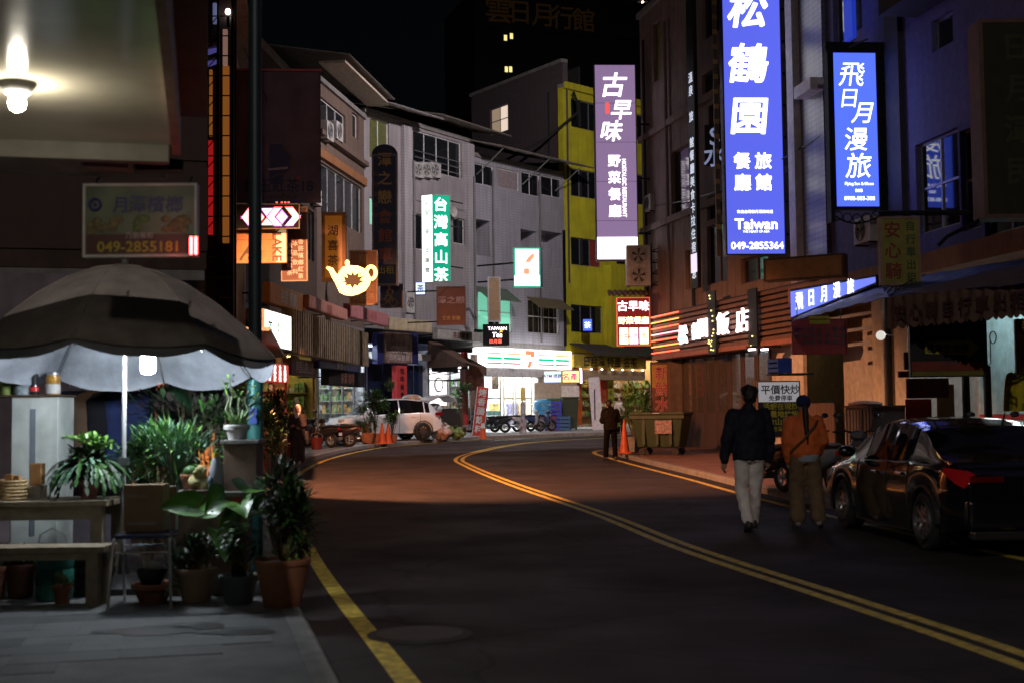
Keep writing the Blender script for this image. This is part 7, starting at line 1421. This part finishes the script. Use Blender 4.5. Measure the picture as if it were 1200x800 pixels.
# man in navy jacket walking away
walk = dict(arm_l=[(-.19,0,1.4),(-.27,-.06,1.12),(-.3,-.02,.86)], arm_r=[(.19,0,1.4),(.26,.02,1.12),(.26,.1,.87)], leg_l=[(-.09,0,.92),(-.08,.12,.5),(-.05,.13,.1)], leg_r=[(.09,0,.92),(.1,.0,.5),(.06,-.22,.15)], toe_r=(0,.06,-.13), toe_l=(0,.14,-.06), head=(.02,.03,1.63))
walk = dict(arm_l=[(-.19,0,1.4),(-.28,-.06,1.12),(-.31,-.02,.86)], arm_r=[(.19,0,1.4),(.26,.02,1.12),(.26,.1,.87)], leg_l=[(-.09,0,.92),(-.09,.06,.5),(-.06,-.12,.12)], leg_r=[(.09,0,.92),(.09,.1,.5),(.07,.16,.1)], toe_l=(0,.09,-.11), toe_r=(0,.14,-.06), head=(.02,.03,1.63))
jr = [(.86,.2,.14,0,-.005),(.92,.205,.145,0,-.01),(1.1,.2,.14,0,-.01),(1.28,.215,.15,0,-.015),(1.4,.2,.13,0,-.02),(1.47,.1,.085,0,-.02)]
person('man in navy jacket and pale trousers walking away up the road', gp2(880,622,15.9,0), R_(4), 1.8, walk, dict(trousers=M('pale_trousers',(.8,.72,.66),.85,bump=.2), jacket=M('navy_jacket',(.006,.008,.02),.8,bump=.2), shoe=M('dark_shoe',(.03,.025,.02),.6), torso=jr, leg_r=(.1,.078,.07), sleeve=(.09,.076,.06),
  hair=[(0,-.02,.035,.092,.105,.1),(0,-.05,-.01,.088,.075,.09),(.05,-.03,.06,.06,.06,.05),(-.05,0,.07,.055,.06,.045),(.0,-.07,.05,.07,.045,.06)], hair_m=M('dark_hair',(.012,.008,.006),.6), curl=.05))
walk2 = dict(arm_l=[(-.17,0,1.38),(-.23,-.02,1.12),(-.2,.06,.88)], arm_r=[(.17,0,1.38),(.23,-.02,1.12),(.17,.1,.95)], leg_l=[(-.09,0,.9),(-.1,.08,.5),(-.1,.05,.1)], leg_r=[(.09,0,.9),(.13,.0,.5),(.14,-.1,.12)], toe_l=(-.03,.13,-.06), toe_r=(.05,.12,-.08), head=(-.0,.02,1.6), neck=(0,-.01,1.45))
jr2 = [(.9,.17,.125,0,0),(.97,.215,.155,0,0),(1.1,.225,.165,0,-.01),(1.28,.21,.155,0,-.02),(1.39,.185,.13,0,-.02),(1.46,.09,.08,0,-.015)]
o, k = person('person in orange jacket and blue beanie walking beside the man in navy', gp2(945,618,16.3,0), R_(-2), 1.7, walk2, dict(trousers=M('olive_trousers',(.16,.1,.05),.9,bump=.2), jacket=M('orange_jacket',(.75,.15,.03),.75,bump=.2), shoe=M('pale_shoe',(.25,.22,.2),.6), torso=jr2, leg_r=(.11,.105,.1), sleeve=(.095,.085,.06), fold=.04,
  hair=[(0,-.005,.05,.096,.11,.085),(0,-.02,.02,.094,.108,.06),(0,-.02,.0,.092,.1,.03)], hair_name='beanie', hair_m=M('blue_knit',(.012,.018,.1),.9,bump=.5,bscale=120), curl=.006))
m = MB(); limb(m, [(0,-.09,1.6),(.0,-.14,1.45),(.0,-.17,1.25),(.01,-.165,1.1)], [.035,.04,.034,.012]); vox(m.build('ponytail', M('dark_hair'), o), .01, 2, .01, .03)
m = MB(); m.tube([(.19,-.03,1.42),(.1,-.2,1.33),(-.05,-.205,1.15),(-.2,-.12,1.0)], .016, 6); m.build('bag_strap', M('strap_brown',(.12,.06,.02),.7), o)
m = MB(); torso(m, [(.86,.13,.1,.02,-.045),(.96,.17,.115,.02,-.035)]); vox(m.build('shirt_hem', M('shirt_grey',(.3,.32,.36),.8), o), .014, 4)
# standing man with phone, back to the camera
stand = dict(arm_l=[(-.18,0,1.39),(-.25,.02,1.12),(-.14,.24,1.08)], arm_r=[(.18,0,1.39),(.25,.02,1.12),(.13,.25,1.1)], leg_l=[(-.09,0,.92),(-.12,.03,.5),(-.15,.0,.1)], leg_r=[(.09,0,.92),(.12,.03,.5),(.13,.0,.1)], toe_l=(-.03,.14,-.06), toe_r=(.04,.14,-.06), head=(-.03,.06,1.6))
o, k = person('man in brown jacket and black trousers standing by the yellow line', gp2(716,538,36.9,.0), R_(12), 1.77, stand, dict(trousers=M('black_trousers',(.005,.004,.004),.9,spec=.06), jacket=M('brown_jacket',(.011,.008,.007),.9,bump=.2,spec=.08), shoe=M('dark_shoe'), torso=jr, leg_r=(.1,.08,.072), hair=[(0,-.02,.035,.085,.1,.09),(0,-.05,-.01,.08,.07,.08)], hair_m=M('dark_hair'), curl=.015))
ph_ = MB(); ph_.m = Matrix.Rotation(R_(-40),4,'X'); ph_.box(-.04,.035,-.004,.004,-.075,.075); q = ph_.build('phone', E('phone_screen',(.8,.85,1),.6)); tag(q, 'lit phone in the hands of the standing man', 'phone'); q.location = o.matrix_basis @ Vector((0,.34,1.14)); q.rotation_euler = (0,0,R_(12))
# woman in hijab facing the camera
cross = dict(arm_l=[(-.17,0,1.38),(-.22,.04,1.12),(.02,.2,1.1)], arm_r=[(.17,0,1.38),(.22,.04,1.12),(-.02,.23,1.05)], leg_l=[(-.08,0,.9),(-.08,.03,.5),(-.08,.0,.1)], leg_r=[(.08,0,.9),(.08,.05,.5),(.08,.07,.1)], head=(.0,.02,1.6))
o, k = person('woman in white headscarf and dark clothes standing on the left pavement', gp2(349,542,34.6,.12), R_(176), 1.62, cross, dict(trousers=M('brown_skirt',(.06,.035,.035),.85), jacket=M('plum_jacket',(.045,.03,.035),.8,bump=.2), shoe=M('white_shoe',(.5,.48,.45),.6), torso=[(.72,.24,.17,0,0),(.9,.22,.16,0,0),(1.1,.2,.145,0,0),(1.28,.2,.14,0,-.01),(1.4,.18,.12,0,-.015),(1.46,.1,.085,0,-.01)], leg_r=(.12,.13,.13), skirt=False,
  hair=[(0,-.025,.035,.1,.105,.105),(0,-.045,-.02,.1,.085,.12),(0,-.01,-.16,.105,.09,.06),(0,.06,-.22,.07,.06,.1),(-.085,.02,-.05,.028,.06,.09),(.085,.02,-.05,.028,.06,.09)], hair_name='headscarf', hair_m=M('white_scarf',(.85,.83,.82),.8), curl=.01))
m = MB(); torso(m, [(.55,.09,.05,-.24,-.02),(.7,.11,.07,-.24,-.02),(.95,.09,.06,-.24,-.02)]); vox(m.build('shoulder_bag', M('bag_black',(.02,.02,.022),.6), o), .015, 3)
# seated shopkeeper at the souvenir shop
sit = dict(arm_l=[(-.17,0,1.38),(-.24,.02,1.12),(-.12,.22,1.12)], arm_r=[(.17,0,1.38),(.24,.02,1.12),(.1,.24,1.05)], leg_l=[(-.09,0,.92),(-.1,.03,.5),(-.1,.0,.1)], leg_r=[(.09,0,.92),(.1,.03,.5),(.1,.0,.1)])
person('shopkeeper in white standing at the souvenir shop behind the bush', gp2(727,506,56,.12), R_(150), 1.65, sit, dict(trousers=M('black_trousers'), jacket=M('white_shirt',(.5,.5,.5),.8), shoe=M('dark_shoe'), torso=jr, hair=[(0,-.02,.035,.085,.1,.09),(0,-.05,-.01,.08,.07,.08)], hair_m=M('dark_hair'), curl=.015))
# overhead cables
for i, (a, b, l) in enumerate(((( -6.5,31,10.5),(-7,50,9.5),'black overhead cable along the left shopfronts'),((4.9,47,9),(8.3,31,8.6),'black overhead cable along the right facade'))):
    a, b = Vector(a), Vector(b); pts = [a.lerp(b, f/14)+Vector((0,0,-.5*math.sin(math.pi*f/14))) for f in range(15)]; o = MB().tube(pts, .018, 5).build('overhead_cable', black); tag(o, l, 'cable')
